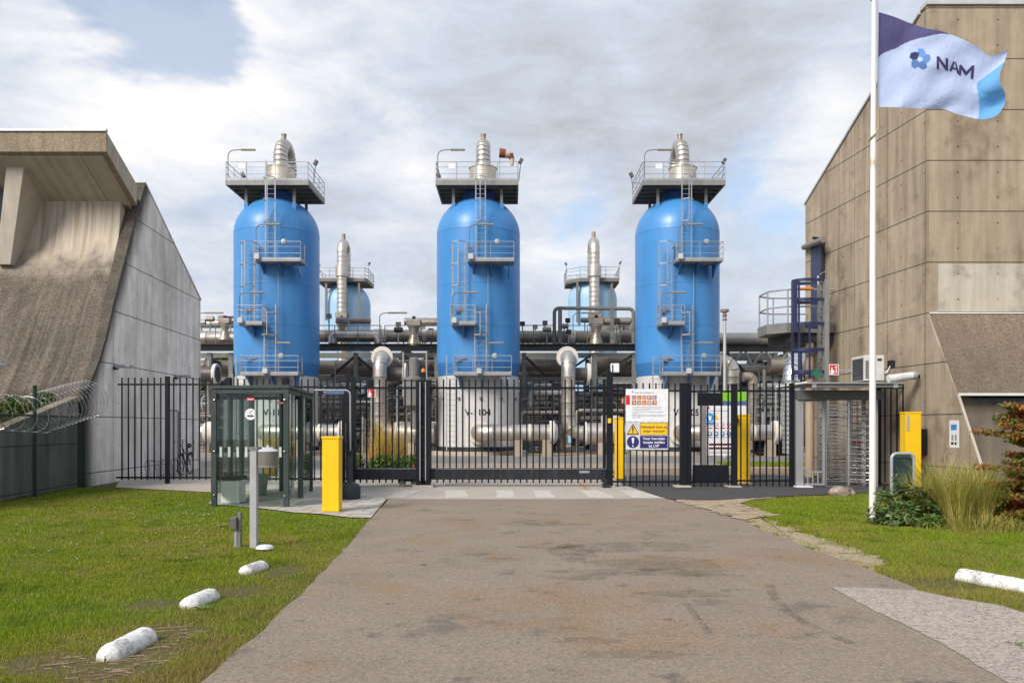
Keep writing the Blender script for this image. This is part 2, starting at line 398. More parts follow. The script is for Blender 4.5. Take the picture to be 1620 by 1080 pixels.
soil = ground_mat('lawn_soil', [(.07, .08, .018), (.09, .085, .025), (.10, .075, .035)], .6, 40, .6, spots=[((.10, .066, .036), .9, .45, .62, .85, 1)])
asphalt = ground_mat('worn_asphalt', [(.215, .172, .135), (.245, .200, .156), (.26, .212, .165)], .8, 85, .62, .9, .6, spots=[
    ((.25, .160, .085), .42, .52, .66, .6, 1), ((.27, .165, .08), 1.3, .56, .72, .5, 2), ((.085, .078, .08), 1.15, .58, .70, .55, 3), ((.08, .073, .075), 2.4, .60, .70, .6, 4), ((.11, .1, .095), 7.0, .62, .72, .5, 14)])
asphalt_dark = ground_mat('dark_asphalt', [(.055, .054, .056), (.075, .072, .073)], .6, 120, .3, .85)
gravel_path = ground_mat('chip_seal', [(.33, .285, .25), (.39, .335, .295)], .7, 70, .95, .95, 1.0)
conc_ground = ground_mat('pale_concrete_ground', [(.36, .32, .275), (.45, .41, .365)], .5, 50, .15, .85, .15, spots=[((.22, .185, .145), .8, .55, .75, .6, 5), ((.26, .22, .18), .25, .5, .7, .5, 8)])
sand_m = ground_mat('sand', [(.24, .18, .12), (.38, .30, .215), (.33, .26, .19)], 1.6, 60, .4, .95, .6, spots=[((.09, .085, .03), 2.3, .55, .66, .9, 6), ((.14, .11, .075), 3.5, .56, .7, .8, 9)])
beige_m = ground_mat('beige_gravel', [(.27, .215, .16), (.34, .28, .22)], .8, 30, .4)
grey_road = ground_mat('grey_road', [(.17, .165, .165), (.21, .20, .195)], .6, 60, .2)

sheet('ground', [(-700, -60), (700, -60), (700, 1500), (-700, 1500)], 0, soil)
LE = [(-1.3, -12), (-1.85, 2.0), *[G(*q) for q in ((320, 1080), (400, 1010), (480, 935), (540, 874), (585, 822), (615, 790))]]
RE = [G(*q) for q in ((1056, 789.5), (1100, 801), (1174, 823), (1228, 846), (1293, 872), (1344, 888), (1379, 904), (1415, 916), (1450, 934), (1501, 945), (1581, 958), (1620, 970))] + [(5.1, 6.9), (6.4, 6.4), (9, 6.1), (30, 6.0), (30, -12)]
def jit_line(pts, amt, seed, step=.25):
    rnd = random.Random(seed); out = []
    for (x0, y0), (x1, y1) in zip(pts, pts[1:]):
        k = max(1, min(80, int(math.hypot(x1 - x0, y1 - y0) / step)))
        out += [(x0 + (x1 - x0) * i / k + rnd.uniform(-amt, amt), y0 + (y1 - y0) * i / k) for i in range(k)]
    return out + [pts[-1]]
road_poly = jit_line(LE, .022, 1) + jit_line(RE, .03, 2)
sheet('driveway', road_poly, .008, asphalt)
sheet('side_path', jit_line([G(1315, 930), G(1389, 970), G(1453, 1000), G(1501, 1026), G(1549, 1055), G(1591, 1080), (3.2, 3.6), (3.6, 1), (8, 1), (8, 6.0), (6.4, 6.38), (5.1, 6.87), G(1620, 971), G(1581, 959), G(1501, 946), G(1450, 935), G(1380, 931), G(1315, 930)], .012, 3, .12), .0125, gravel_path)
apron = [G(*q) for q in ((183, 771), (340, 779), (455, 776), (500, 773), (545, 779), (612, 790), (1056, 790), (985, 766.5), (962, 740), (200, 740))]
sheet('concrete_apron', apron, .012, conc_ground)
walk_poly = [G(*q) for q in ((1058, 790), (1140, 791.5), (1230, 786), (1390, 779), (1520, 776), (1520, 752), (965, 752), (985.5, 766.5))]
sheet('asphalt_path', walk_poly, .0165, asphalt_dark)
sheet('gravel_strip', [(-70, 31.0), (70, 31.0), (70, 37.4), (-70, 37.4)], .004, beige_m)
sheet('site_road', [(-70, 37.4), (70, 37.4), (70, 45.4), (-70, 45.4)], .0045, grey_road)
sheet('plant_yard', [(-70, 45.4), (70, 45.4), (70, 75), (-70, 75)], .0043, beige_m)
sheet('gravel_bank', [G(*q) for q in ((975, 751.5), (1300, 751.5), (1300, 741), (985, 741))], .006, ground_mat('brown_gravel', [(.17, .12, .08), (.27, .2, .14)], 2, 20, .6))
def trans_mat(name, col, sc, lo, hi, amt):
    m, t = mat(name); p = t.pos(); d = t.n('ShaderNodeBsdfDiffuse'); t.set(d.inputs[0], col); a = t.n('ShaderNodeBsdfTransparent')
    mx = t.n('ShaderNodeMixShader', None, Fac=t.rng(t.math('ADD', t.math('MULTIPLY', t.noise(p, sc, 5, .7), .7), t.math('MULTIPLY', t.noise(p, 60, 3, .7), .3)), lo, hi, 0, amt)); t.t.links.new(a.outputs[0], mx.inputs[1]); t.t.links.new(d.outputs[0], mx.inputs[2])
    t.t.links.new(mx.outputs[0], t.n('ShaderNodeOutputMaterial').inputs[0]); return m
tyre_m = trans_mat('tyre_rubber', (.06, .055, .053), 5, .38, .66, .30)
def strip_on_road(name, px, wd, z, m):
    c = [Vector((*G(*q), z)) for q in px]; L_, R_ = [], []
    for i, q in enumerate(c):
        d = (c[min(i + 1, len(c) - 1)] - c[max(i - 1, 0)]).normalized(); n = Vector((-d.y, d.x, 0)) * wd / 2; L_.append(q + n); R_.append(q - n)
    mb = MB(); k = len(c); mb.add(L_ + R_, [(i, i + 1, k + i + 1, k + i) for i in range(k - 1)]); return mb.o(name, m, sm=0, kind='structure')
strip_on_road('tyre_mark', [(1218, 926), (1221, 938), (1230, 953), (1248, 970), (1275, 987), (1310, 1004), (1350, 1020)], .10, .0128, tyre_m)
strip_on_road('tyre_mark', [(1085, 955), (1100, 975), (1112, 990), (1124, 1006)], .07, .0128, tyre_m)
oil_m = trans_mat('oil_stain', (.07, .064, .062), 3.0, .40, .72, .34)
for px, py, rx, ry in ((850, 826, .55, .35), (862, 830, .9, .3), (905, 875, .30, .9), (1010, 866, 1.1, .55), (1040, 892, .9, .5), (1020, 906, 1.2, .3), (880, 866, .6, .3), (795, 886, .35, .18), (735, 878, .3, .12), (915, 915, .4, .14), (1080, 940, .5, .2), (930, 1015, .3, .12), (1000, 1036, .5, .14), (560, 1060, .0, .0)):
    if not rx: continue
    x, y = G(px, py); rq = random.Random(px); pts = [(x + rx * math.cos(a) * rq.uniform(.6, 1.15), y + ry * math.sin(a) * rq.uniform(.6, 1.15)) for a in np.linspace(0, 6.28, 22)[:-1]]; sheet('oil_stain', pts, .0105 + .0001 * (px % 17), oil_m)
sand1 = rough_edge([G(*q) for q in ((1174, 824), (1228, 847), (1293, 873), (1344, 889), (1395, 908), (1400, 884), (1352, 866), (1300, 852), (1240, 832), (1205, 818))], .16, .10, 5)
sand2 = rough_edge([G(*q) for q in ((1066, 791.5), (1100, 802), (1174, 823.5), (1232, 815), (1182, 801), (1172, 794), (1226, 787), (1140, 792))], .2, .09, 6)
sheet('sand_patch', sand1, .0055, sand_m); sheet('sandy_verge', sand2, .0195, sand_m)
pave_poly = [G(*q) for q in ((331, 798), (410, 804.5), (463, 811.5), (508, 814), (552, 819.5), (587, 820), (611, 790.5), (560, 768), (400, 768), (340, 779))]
m, t = mat('paving_slabs'); p = t.pos()
rot = t.n('ShaderNodeVectorRotate', {'rotation_type': 'Z_AXIS'}, Vector=p, Angle=.1)
bk = t.n('ShaderNodeTexBrick', {'offset': .5}, Vector=rot, Color1=(.40, .38, .345, 1), Color2=(.46, .43, .40, 1), Mortar=(.13, .11, .085, 1), Scale=1.0)
bk.inputs['Mortar Size'].default_value = .018; bk.inputs['Brick Width'].default_value = .6; bk.inputs['Row Height'].default_value = .6; bk.inputs['Mortar Smooth'].default_value = .2
c = t.mix(t.rng(t.noise(p, 2.2, 6, .65), .45, .75, 0, .55), bk.outputs[0], (.24, .2, .15)); f = t.rng(t.noise(p, 70, 3), .3, .7, .85, 1.15)
t.out(t.vmath('MULTIPLY', c, t.comb(f, f, f)), .88, 0, t.bump(bk.outputs['Fac'], -.4, .01)); paving = m
sheet('paving', pave_poly, .022, paving)
# road marking: worn white dashes on the concrete
m, t = mat('worn_marking'); p = t.pos()
cm = t.mix(t.rng(t.math('ADD', t.noise(p, 5, 7, .75), t.math('MULTIPLY', t.noise(p, 40, 3, .7), .25)), .42, .68, 0, .9), (.66, .65, .62), (.42, .38, .33)); t.out(cm, .8); mark_m = m
for i, q in enumerate((((636, 788), (668, 776), (640, 776), (610, 788)), ((706, 788), (742, 788), (736, 776), (704, 776)), ((786, 788), (816, 788), (810, 776), (784, 776)), ((848, 788), (880, 788), (869, 776), (842, 776)), ((932, 788), (974, 788), (945, 776), (917, 776)), ((1000, 788), (1050, 788), (1005, 776), (980, 776)))):
    sheet('road_marking', rough_edge([G(*k) for k in q], .3, .02, 20 + i), .0165, mark_m)
sheet('marking_stripe', [G(*q) for q in ((912, 763), (917, 763), (932, 774), (926, 774))], .0165, plain('orange_mark', (.55, .2, .05), .8))

# lawn blades
def blades(name, n, samp, h, wd, m, seed, **tags):
    rng = np.random.default_rng(seed); x, y = samp(rng, n); k = len(x)
    hh = h * rng.uniform(.5, 1.3, k) * (.95 + .3 * np.sin(3.1 * x + 1.7 * np.sin(1.3 * y)) * np.sin(2.3 * y + 1.1 * np.sin(2.1 * x)) + .22 * np.sin(9 * x + 3 * np.sin(4 * y)) * np.sin(7.7 * y)); ww = wd * (np.maximum(y, 5) / 6) ** .75 * rng.uniform(.7, 1.2, k)
    a = rng.uniform(0, 2 * np.pi, k); ln = rng.uniform(.1, .75, k) * hh; b = rng.uniform(0, 2 * np.pi, k)
    v = np.zeros((k, 3, 3), np.float32)
    v[:, 0] = np.stack([x - np.cos(a) * ww / 2, y - np.sin(a) * ww / 2, np.full(k, .0)], 1)
    v[:, 1] = np.stack([x + np.cos(a) * ww / 2, y + np.sin(a) * ww / 2, np.full(k, .0)], 1)
    v[:, 2] = np.stack([x + np.cos(b) * ln, y + np.sin(b) * ln, hh], 1)
    me = bpy.data.meshes.new(name); me.vertices.add(k * 3); me.vertices.foreach_set('co', v.ravel())
    me.loops.add(k * 3); me.loops.foreach_set('vertex_index', np.arange(k * 3, dtype=np.int32))
    me.polygons.add(k); me.polygons.foreach_set('loop_start', np.arange(0, k * 3, 3, dtype=np.int32)); me.polygons.foreach_set('loop_total', np.full(k, 3, np.int32))
    me.materials.append(m); me.update(); me.validate()
    o = bpy.data.objects.new(name, me); COL.objects.link(o); return tag(o, **tags)

m, t = mat('lawn_blade'); g = t.n('ShaderNodeNewGeometry'); p = g.outputs['Position']; r = g.outputs['Random Per Island']
base = t.ramp(r, [(0, (.10, .155, .005)), (.35, (.195, .285, .009)), (.75, (.29, .36, .016)), (.93, (.39, .37, .05)), (1, (.52, .39, .16))])
c = t.mix(t.rng(t.noise(p, .55, 5, .6), .46, .66, 0, .75, True), base, t.ramp(r, [(0, (.22, .23, .025)), (.6, (.40, .35, .07)), (1, (.54, .40, .17))]))
c = t.mix(t.rng(t.noise(t.vmath('ADD', p, (9, 4, 0)), 1.5, 5, .65), .53, .66, 0, .7, True), c, (.075, .13, .008))
c = t.mix(t.rng(t.noise(t.vmath('ADD', p, (3, 14, 0)), .22, 3, .5), .4, .6, 0, .35, True), c, (.15, .31, .012))
px_, py_, pz_ = t.sep(p)
edge = t.math('MULTIPLY', t.rng(px_, -3.6, -2.3, 0, .8, True), t.rng(py_, 13, 7, 0, 1))
c = t.mix(t.math('MULTIPLY', edge, t.rng(t.noise(p, 1.2, 4, .6), .4, .6, .2, 1)), c, (.31, .235, .09))
b = t.n('ShaderNodeBsdfPrincipled'); t.set(b.inputs[0], c); t.set(b.inputs['Roughness'], .6); t.set(b.inputs['Specular IOR Level'], .2)
tr = t.n('ShaderNodeBsdfTranslucent'); t.set(tr.inputs[0], c); mx = t.n('ShaderNodeMixShader', None, Fac=.35)
t.t.links.new(b.outputs[0], mx.inputs[1]); t.t.links.new(tr.outputs[0], mx.inputs[2]); t.t.links.new(mx.outputs[0], t.n('ShaderNodeOutputMaterial').inputs[0]); lawn_m = m

mud = [(-2.72, 5.75, .34, .62), (-2.78, 6.6, .3, .3), (-2.75, 8.2, .28, .4), (-3.35, 7.6, .25, .25), (-3.25, 5.7, .35, .3), (-2.6, 9.4, .2, .5), (4.6, 8.6, .5, .35)]
def lawn_sampler(x0, x1, y0, y1, keep, drop, fade=True):
    def f(rng, n):
        # more blades per square metre near the camera
        u = rng.random(n); y = (y0 ** -.6 + u * (y1 ** -.6 - y0 ** -.6)) ** (-1 / .6); x = rng.uniform(x0, x1, n)
        k = (np.abs(x) < .66 * y + 1.6) & in_poly(x, y, keep); jx, jy = x + rng.normal(0, .13, n), y + rng.normal(0, .2, n)
        for i_, d in enumerate(drop): k &= ~in_poly(jx, jy, d) if i_ else ~in_poly(x + rng.normal(0, .035, n), y, d)
        for mx_, my_, rx, ry in mud: k &= (((x - mx_) / rx) ** 2 + ((y - my_) / ry) ** 2 + rng.uniform(-.5, .5, n) > 1) | (rng.random(n) < .12)
        return x[k], y[k]
    return f
bare = rough_edge([(x + .03 * (i % 3 - 1), y) for i, (x, y) in enumerate(road_poly)], 9, 0, 1)
left_lawn = [(-1.9, 3.6), *LE[2:-1], G(587, 821), *[G(*q) for q in ((552, 820), (508, 815), (463, 812), (410, 805), (331, 799), (340, 780), (183, 772), (133, 772))], (-11.75, 22.3), (-26, 22.3), (-26, 3.6)]
blades('lawn_grass', 1050000, lawn_sampler(-16.5, -1.6, 4.2, 22.3, left_lawn, [bare]), .034, .0056, lawn_m, 3, label='mown green lawn with dry patches beside the driveway', kind='stuff')
right_lawn = [*[G(*q) for q in ((1174, 823), (1228, 846), (1293, 872), (1344, 888), (1379, 904), (1415, 916), (1450, 934), (1501, 945), (1581, 958), (1620, 970))], (5.1, 6.9), (6.4, 6.4), (9, 6.1), (20, 5.9), (20, 19.6), G(1520, 777), *[G(*q) for q in ((1390, 780), (1310, 784), (1228, 788), (1174, 795), (1186, 803))]]
blades('lawn_grass', 900000, lawn_sampler(3.2, 20, 5.9, 21, right_lawn, [bare, sand1, sand2]), .038, .006, lawn_m, 4, label='mown green lawn between the driveway and the planted bed', kind='stuff')
blades('lawn_grass', 60000, lawn_sampler(8, 18, 33.6, 37.3, [(9.2, 34.0), (17, 34.0), (17, 37.3), (9.2, 37.3)], []), .09, .012, lawn_m, 5, label='strip of grass beyond the black fence', kind='stuff')
# straw-like dry stalks and daisies
straw_m = leafmat('dry_stalk', [(0, (.16, .11, .06)), (.6, (.28, .21, .13)), (1, (.42, .34, .25))], .8, .1)
mb = MB(); rnd = random.Random(5)
for i in range(170):
    cx_, cy_, rx, ry = mud[rnd.choice([0, 0, 0, 0, 1, 4])]; x = cx_ + rnd.gauss(0, rx * .5); y = cy_ + rnd.gauss(0, ry * .5); a = rnd.gauss(0, .5); l = rnd.uniform(.03, .12)
    mb.add([(x, y, .012), (x + math.cos(a) * l, y + math.sin(a) * l, .014), (x + math.cos(a) * l, y + math.sin(a) * l + .004, .016), (x, y + .004, .014)], [(0, 1, 2, 3)])
mb.o('dry_grass', straw_m, sm=0, recalc=False, label='dry cut stalks scattered on the bare lawn edge', kind='stuff')
daisy_m = plain('daisy_petal', (.8, .8, .78), .6); mb = MB()
for i in range(95):
    px = rnd.choice([rnd.gauss(220, 50), rnd.gauss(310, 30), rnd.uniform(10, 420)]); py = rnd.choice([rnd.gauss(812, 14), rnd.gauss(822, 20), rnd.uniform(795, 905)])
    if py < 790: continue
    x, y = G(px, py)
    if x > -3.2: continue
    for k in range(1): mb.lathe([(.005, 0), (.011, .004), (.003, .007)], (x, y, .045), 6)
mb.o('daisy_flowers', daisy_m, sm=0, label='small white daisies dotted over the lawn', kind='stuff')

# ------------------------------------------------------------------ concrete building on the left
fl = lambda y: -11.73 - .0677 * (y - 22.6)
gw = lambda y: .21 + .19 * min(1, max(0, (y - 23.0) / 3.2))
cl_side = concrete('side_concrete', (.82, .79, .765), 'Y', 22.4, 2.05, .36, 1.58, stain=(.22, .195, .16), amt=.5, hole_u=1.02, streak=2.2, blot=.25, edge=lambda t, x, y, z: t.math('DIVIDE', t.math('SUBTRACT', y, t.math('MAXIMUM', t.math('ADD', 22.75, t.math('MULTIPLY', t.math('SUBTRACT', z, 2.7), .606)), 22.5)), .95))
cl_face = concrete('exposed_aggregate', (.175, .146, .118), 'X', 0, 0, 0, 0, stain=(.055, .047, .039), amt=.85, agg=.75, streak=6.5, blot=.35, green=(.26, .15, .03), blend=(7.9, 9.3, (.58, .51, .42), (.27, .205, .145)))
cl_smooth = concrete('washed_concrete', (.33, .28, .22), 'X', 0, 0, 0, 0, stain=(.15, .11, .075), amt=.55, streak=2.0, light=(.42, .38, .32))
cl_soffit = concrete('soffit_concrete', (.50, .45, .38), 'X', 1.7, 3.6, 0, 50, stain=(.15, .115, .085), amt=.4, holes=False)
cl_fascia = concrete('fascia_concrete', (.33, .265, .19), 'X', 0, 0, 0, 0, stain=(.10, .082, .06), amt=.45, agg=.5, green=(.24, .16, .02))
cl_wall = concrete('planter_concrete', (.33, .315, .30), 'Y', .3, 2.4, .1, 1.1, stain=(.045, .045, .045), amt=.7, holes=False, blot=.4)
bl = thing('concrete_building', 'low concrete building with a curved battered front and an overhanging roof slab', 'building', (-14, 26, 0))
prof = [(22.45, 0), (22.47, 1.98), (22.73, 2.70), (23.08, 3.12), (23.49, 3.58), (23.9, 4.25), (24.42, 5.31), (25.26, 6.78), (26.1, 8.28), (26.95, 9.63), (32.76, 6.69), (32.76, 0)]
mb = MB(); mb.prismx(prof, fl, lambda y: fl(y) - .2); mb.o('gable_wall', cl_side, bl, sm=0)
edge = [(y, z) for y, z in prof[:10]]
mb = MB(); mb.prismx([(y - .012, z) for y, z in prof[2:10]] + [(27.05, 9.57), (26.2, 8.2), (25.36, 6.7), (24.52, 5.24), (24.0, 4.2), (23.58, 3.54), (22.9, 2.75)], lambda y: fl(y) + .006, lambda y: fl(y) - gw(y))
mb.o('gable_edge', concrete('blackened_edge', (.12, .105, .085), 'Y', 0, 0, 0, 0, stain=(.03, .028, .026), amt=.7, agg=.7), bl, sm=0)
mb = MB(); xl = -34.0
face = [(23.0, 0), (23.0, 2.62), (23.3, 3.05), (23.62, 3.48), (24.02, 4.18), (24.55, 5.22)]
face2 = [(24.55, 5.22), (25.0, 6.0), (25.35, 6.66), (25.6, 7.2), (25.78, 8.0), (25.85, 8.9)]
mb.prismx(face + face2[1:] + [(27, 8.9), (27, 0)], lambda y: fl(y) - gw(y) + .01, xl); mb.o('battered_wall', cl_face, bl, sm=40)
s = -.50
def roofz(y): return 10.30 + s * (y - 24.05)
mb = MB(); mb.prismx([(24.05, roofz(24.05)), (26.02, roofz(26.02)), (26.02, roofz(26.02) - .66), (24.05, roofz(24.05) - .60)], -11.88, xl); mb.o('roof_slab', cl_fascia, bl, sm=0)
mb = MB(); mb.prismx([(24.2, roofz(24.2) - .597), (26.0, roofz(26.0) - .655), (26.0, roofz(26.0) - .68), (24.2, roofz(24.2) - .625)], -12.05, xl); mb.o('soffit', cl_soffit, bl, sm=0)
mb = MB(); mb.prismx([(24.07, roofz(24.07) - .02), (26.0, roofz(26.0) - .02), (26.0, roofz(26.0) - .64), (24.07, roofz(24.07) - .58)], -11.876, -11.879); mb.o('slab_end', concrete('slab_end_concrete', (.46, .41, .34), 'Y', 0, 0, 0, 0, stain=(.15, .12, .09), amt=.45), bl, sm=0)
mb = MB(); mb.prismx([(26.03, roofz(26.03)), (32.7, roofz(32.7)), (32.7, roofz(32.7) - .5), (26.03, roofz(26.03) - .6)], lambda y: fl(y) - .22, xl); mb.o('roof', cl_fascia, bl, sm=0)
trim_m = paint('zinc_trim', (.55, .55, .55), .45, .3)
mb = MB(); mb.box((xl, 24.0, 10.29), (-11.86, 24.12, 10.36)); mb.o('roof_trim', trim_m, bl, sm=0)
mb = MB(); mb.prismx([(26.9, 9.64), (32.8, 6.70), (32.8, 6.76), (26.9, 9.70)], lambda y: fl(y) + .02, lambda y: fl(y) - .44); mb.o('gable_trim', trim_m, bl, sm=0)
mb = MB(); mb.prismx([(32.5, 0), (32.72, 0), (32.72, 6.4), (32.5, 6.45)], lambda y: fl(y) - .22, xl); mb.o('rear_wall', cl_side, bl, sm=0)
mb = MB()
tf = [(-15.10, 24.55, 9.46), (-14.58, 24.55, 9.46)]; bf = [(-15.78, 25.12, 6.62), (-15.34, 25.12, 6.62)]
mb.add([bf[0], bf[1], tf[1], tf[0]] + [(x, 26.2, z) for x, y, z in (bf[0], bf[1], tf[1], tf[0])], [(0, 1, 2, 3), (4, 7, 6, 5), (0, 4, 5, 1), (1, 5, 6, 2), (2, 6, 7, 3), (3, 7, 4, 0)])
mb.o('buttress', concrete('buttress_concrete', (.54, .48, .41), 'X', 0, 0, 0, 0, stain=(.2, .16, .12), amt=.4), bl, sm=0)
mb = MB(); mb.box((-22, 25.2, 7.15), (-15.5, 25.4, 8.85)); wn = mb.o('window', glass_dark, bl, sm=0)
mb = MB(); mb.box((-22, 25.12, 7.05), (-15.45, 25.5, 7.15)); mb.o('window_sill', cl_fascia, wn, sm=0)

pl_x = lambda y: -11.86 + (22.3 - y) * .122
pw = thing('planter_wall', 'low dark concrete planter wall with a sloping top behind the mesh fence', 'wall', (-11.8, 21, 0))
tz = lambda y: 2.44 - (22.3 - y) * .205
mb = MB(); mb.prismx([(14.5, 0), (22.5, 0), (22.5, tz(22.5) - .07), (14.5, tz(14.5) - .07)], pl_x, lambda y: pl_x(y) - .25); mb.o('wall_body', cl_wall, pw, sm=0)
mb = MB(); mb.prismx([(14.5, tz(14.5) - .068), (22.5, tz(22.5) - .068), (22.5, tz(22.5)), (14.5, tz(14.5))], lambda y: pl_x(y) + .02, lambda y: pl_x(y) - .27)
mb.o('coping', concrete('coping_concrete', (.27, .235, .19), 'Y', 0, 0, 0, 0, stain=(.1, .09, .06), amt=.5, agg=.4), pw, sm=0)
mb = MB(); mb.prismx([(14.5, 0), (22.98, 0), (22.98, 1.85), (21.5, 1.7), (14.5, .5)], lambda y: pl_x(y) - .252, -27); mb.o('soil', ground_mat('planter_soil', [(.05, .04, .025), (.09, .07, .05)], 2), pw, sm=0)

def wall_y(px, a, b):           # depth at which the photo column px meets the wall x = a + b*y
    return a / ((px - CX) / F - b)
for px, py, lab in ((179, 579, 'flat grey floodlight on the smooth wall, above the first fence bars'), (276, 595, 'flat grey floodlight on the smooth wall, above the bicycle')):
    y = wall_y(px, -11.73 + .0677 * 22.6, -.0677); z = Z(py, y); x = fl(y)
    lt = thing('floodlight', lab, 'wall light', (x, y, z)); mb = MB()
    mb.cbox((x + .30, y + .05, z), (.46, .30, .09), rz=.05); mb.o('housing', galv, lt, sm=0, bevel=.02)
    mb = MB(); mb.cbox((x + .30, y + .05, z - .05), (.38, .24, .02), rz=.05); mb.o('lens', plain('lamp_lens', (.6, .6, .56), .2), lt, sm=0)
    mb = MB(); mb.cbox((x + .05, y + .05, z - .05), (.10, .12, .1)); mb.o('bracket', dark_m, lt, sm=0)
y = wall_y(272, -11.73 + .0677 * 22.6, -.0677)
dr = thing('steel_door', 'pale grey steel door in the smooth concrete wall behind the bicycle', 'door', (fl(y), y, 0))
mb = MB(); mb.cbox((fl(y) + .02, y, 1.15), (.05, .95, 2.1), rz=.068); mb.o('door_leaf', paint('pale_door', (.5, .5, .5), .5), dr, sm=0)
mb = MB(); mb.cbox((fl(y) + .012, y, 2.22), (.06, 1.1, .08), rz=.068)
for sgn in (-1, 1): mb.cbox((fl(y) + .012, y + sgn * .51, 1.1), (.06, .07, 2.2), rz=.068)
mb.o('door_frame', galv_dark, dr, sm=0)
mb = MB(); mb.cbox((fl(y) + .09, y - .38, 1.1), (.06, .14, .03)); mb.o('handle', chrome, dr, sm=0)
yy = 23.0
lt = thing('solar_lamp', 'small flat lamp panel on a dark arm before the aggregate wall', 'lamp', (-14.6, 22.0, 0)); mb = MB()
mb.cbox((-14.1, 22.0, Z(583, 22)), (.9, .5, .06), ry=-.22, rx=.15); mb.o('lamp_head', paint('lamp_shell', (.5, .53, .6), .4), lt, sm=0, bevel=.015)
mb = MB(); mb.bar((-14.45, 22.05, 0), (-14.45, 22.05, Z(588, 22)), .035); mb.o('pole', dark_m, lt)

# ------------------------------------------------------------------ concrete building on the right
fr = lambda y: 10.95 - .1154 * (y - 22.6)
YC = 21.84
cr_args = dict(stain=(.11, .084, .056), hole_u=1.06, blot=.5)
cr_side = concrete('right_side_concrete', (.385, .318, .238), 'Y', 23.70, 1.77, .62, 1.35, amt=.6, light=(.46, .385, .29), **cr_args)
cr_front = concrete('right_front_concrete', (.385, .315, .228), 'X', 3.0, 40, .62, 1.35, amt=.5, light=(.45, .375, .28), green=(.25, .16, .03), **cr_args)
cr_pale = concrete('pale_panel_concrete', (.52, .47, .39), 'X', 3.0, 40, .62, 1.35, amt=.3, light=(.58, .53, .46), **cr_args)
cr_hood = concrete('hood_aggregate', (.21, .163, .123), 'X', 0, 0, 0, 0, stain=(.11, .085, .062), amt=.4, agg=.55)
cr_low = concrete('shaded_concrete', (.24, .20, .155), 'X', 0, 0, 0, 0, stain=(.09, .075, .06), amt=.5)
br = thing('concrete_building', 'tall brown concrete building with a sloping gable and an aggregate hood', 'building', (14, 24, 0))
mb = MB(); mb.prismx([(19.45, 0), (19.74, .587), (20.66, 2.46), (21.84, 4.67), (21.84, 12.85), (28.7, 9.38), (28.7, 0)], fr, lambda y: fr(y) + .05); mb.o('gable_wall', cr_side, br, sm=0)
mb = MB(); mb.box((fr(YC) + .05, YC - .003, 4.67), (32, YC + .3, 12.85)); mb.o('front_wall', cr_front, br, sm=0)
mb = MB(); mb.box((X(1484, YC), YC - .02, Z(493, YC)), (32, YC - .004, Z(417, YC) - .012)); mb.o('pale_panel', cr_pale, br, sm=0)
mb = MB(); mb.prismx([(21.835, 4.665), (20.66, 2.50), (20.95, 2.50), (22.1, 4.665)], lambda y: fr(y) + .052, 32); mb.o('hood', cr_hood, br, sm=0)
mb = MB(); mb.box((fr(YC) + .052, YC - .04, 4.655), (32, YC - .006, 4.685)); mb.box((fr(20.66) + .055, 20.62, 2.435), (32, 20.72, 2.50)); mb.o('drip_edge', white_m, br, sm=0)
mb = MB(); mb.sbar((fr(20.62) + .03, 20.625, 2.44), (fr(19.47) + .03, 19.45, .05), .062, .03, (0, -1, 0)); mb.o('fin_edge', concrete('fin_edge_concrete', (.5, .45, .38), 'X', 0, 0, 0, 0, amt=.3), br, sm=0)
mb = MB(); xa = fr(21) + .055
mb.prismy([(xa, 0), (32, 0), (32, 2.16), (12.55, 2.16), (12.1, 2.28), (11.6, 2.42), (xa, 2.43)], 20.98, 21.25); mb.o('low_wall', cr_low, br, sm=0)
mb = MB(); mb.box((xa, 21.7, 2.0), (32, 21.76, 3.3)); mb.o('window', glass_dark, br, sm=0)
mb = MB(); mb.prismx([(21.84, 12.8), (28.7, 9.33), (28.7, 9.1), (22.14, 12.4)], lambda y: fr(y) + .142, 32); mb.o('roof', cl_fascia, br, sm=0)
mb = MB(); mb.box((fr(YC) - .03, YC - .06, 12.85), (32, YC + .34, 12.95)); mb.prismx([(YC + .35, 12.78), (28.75, 9.40), (28.75, 9.47), (YC + .35, 12.86)], lambda y: fr(y) - .03, lambda y: fr(y) + .2); mb.o('roof_trim', trim_m, br, sm=0)
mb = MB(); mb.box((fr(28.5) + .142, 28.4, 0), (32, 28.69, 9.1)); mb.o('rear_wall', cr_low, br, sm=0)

# blue upstairs door with its lamp, balcony and caged ladder
yd = 27.75; xd = fr(yd)
dr = thing('steel_door', 'blue steel door high in the brown gable wall over the balcony', 'door', (xd, yd, 5.07))
mb = MB(); mb.cbox((xd - .025, yd, 6.42), (.05, .82, 2.7), rz=.115); mb.o('door_leaf', door_m, dr, sm=0)
mb = MB(); mb.cbox((xd - .06, yd - .1, 6.5), (.02, .06, .45), rz=.115); mb.o('notice', white_m, dr, sm=0)
mb = MB(); mb.cbox((xd - .04, yd, 7.83), (.08, .98, .10), rz=.115)
for sgn in (-1, 1): mb.cbox((xd - .04, yd + sgn * .45, 6.42), (.08, .08, 2.74), rz=.115)
mb.o('door_frame', dark_m, dr, sm=0)
lt = thing('strip_light', 'cylindrical strip light on the gable wall above the blue door', 'wall light', (xd, yd, 8.0))
mb = MB(); mb.tube([(X(1272, 28.6), 28.6, Z(391, 28.6)), (X(1303, 26.6), 26.6, Z(379, 26.6))], .10, 14); mb.o('tube', paint('dull_fitting', (.2, .18, .15), .5), lt)
mb = MB(); mb.bar((xd, yd, 8.0), (xd - .2, yd, 8.03), .05); mb.o('bracket', dark_m, lt)
bal = thing('balcony', 'grey steel balcony with a rounded rail under the blue door', 'balcony', (9.4, 27.5, 5.0))
x0, x1, y0, y1 = X(1203, 27.2) + .32, fr(27.2) - .004, 26.6, 28.5
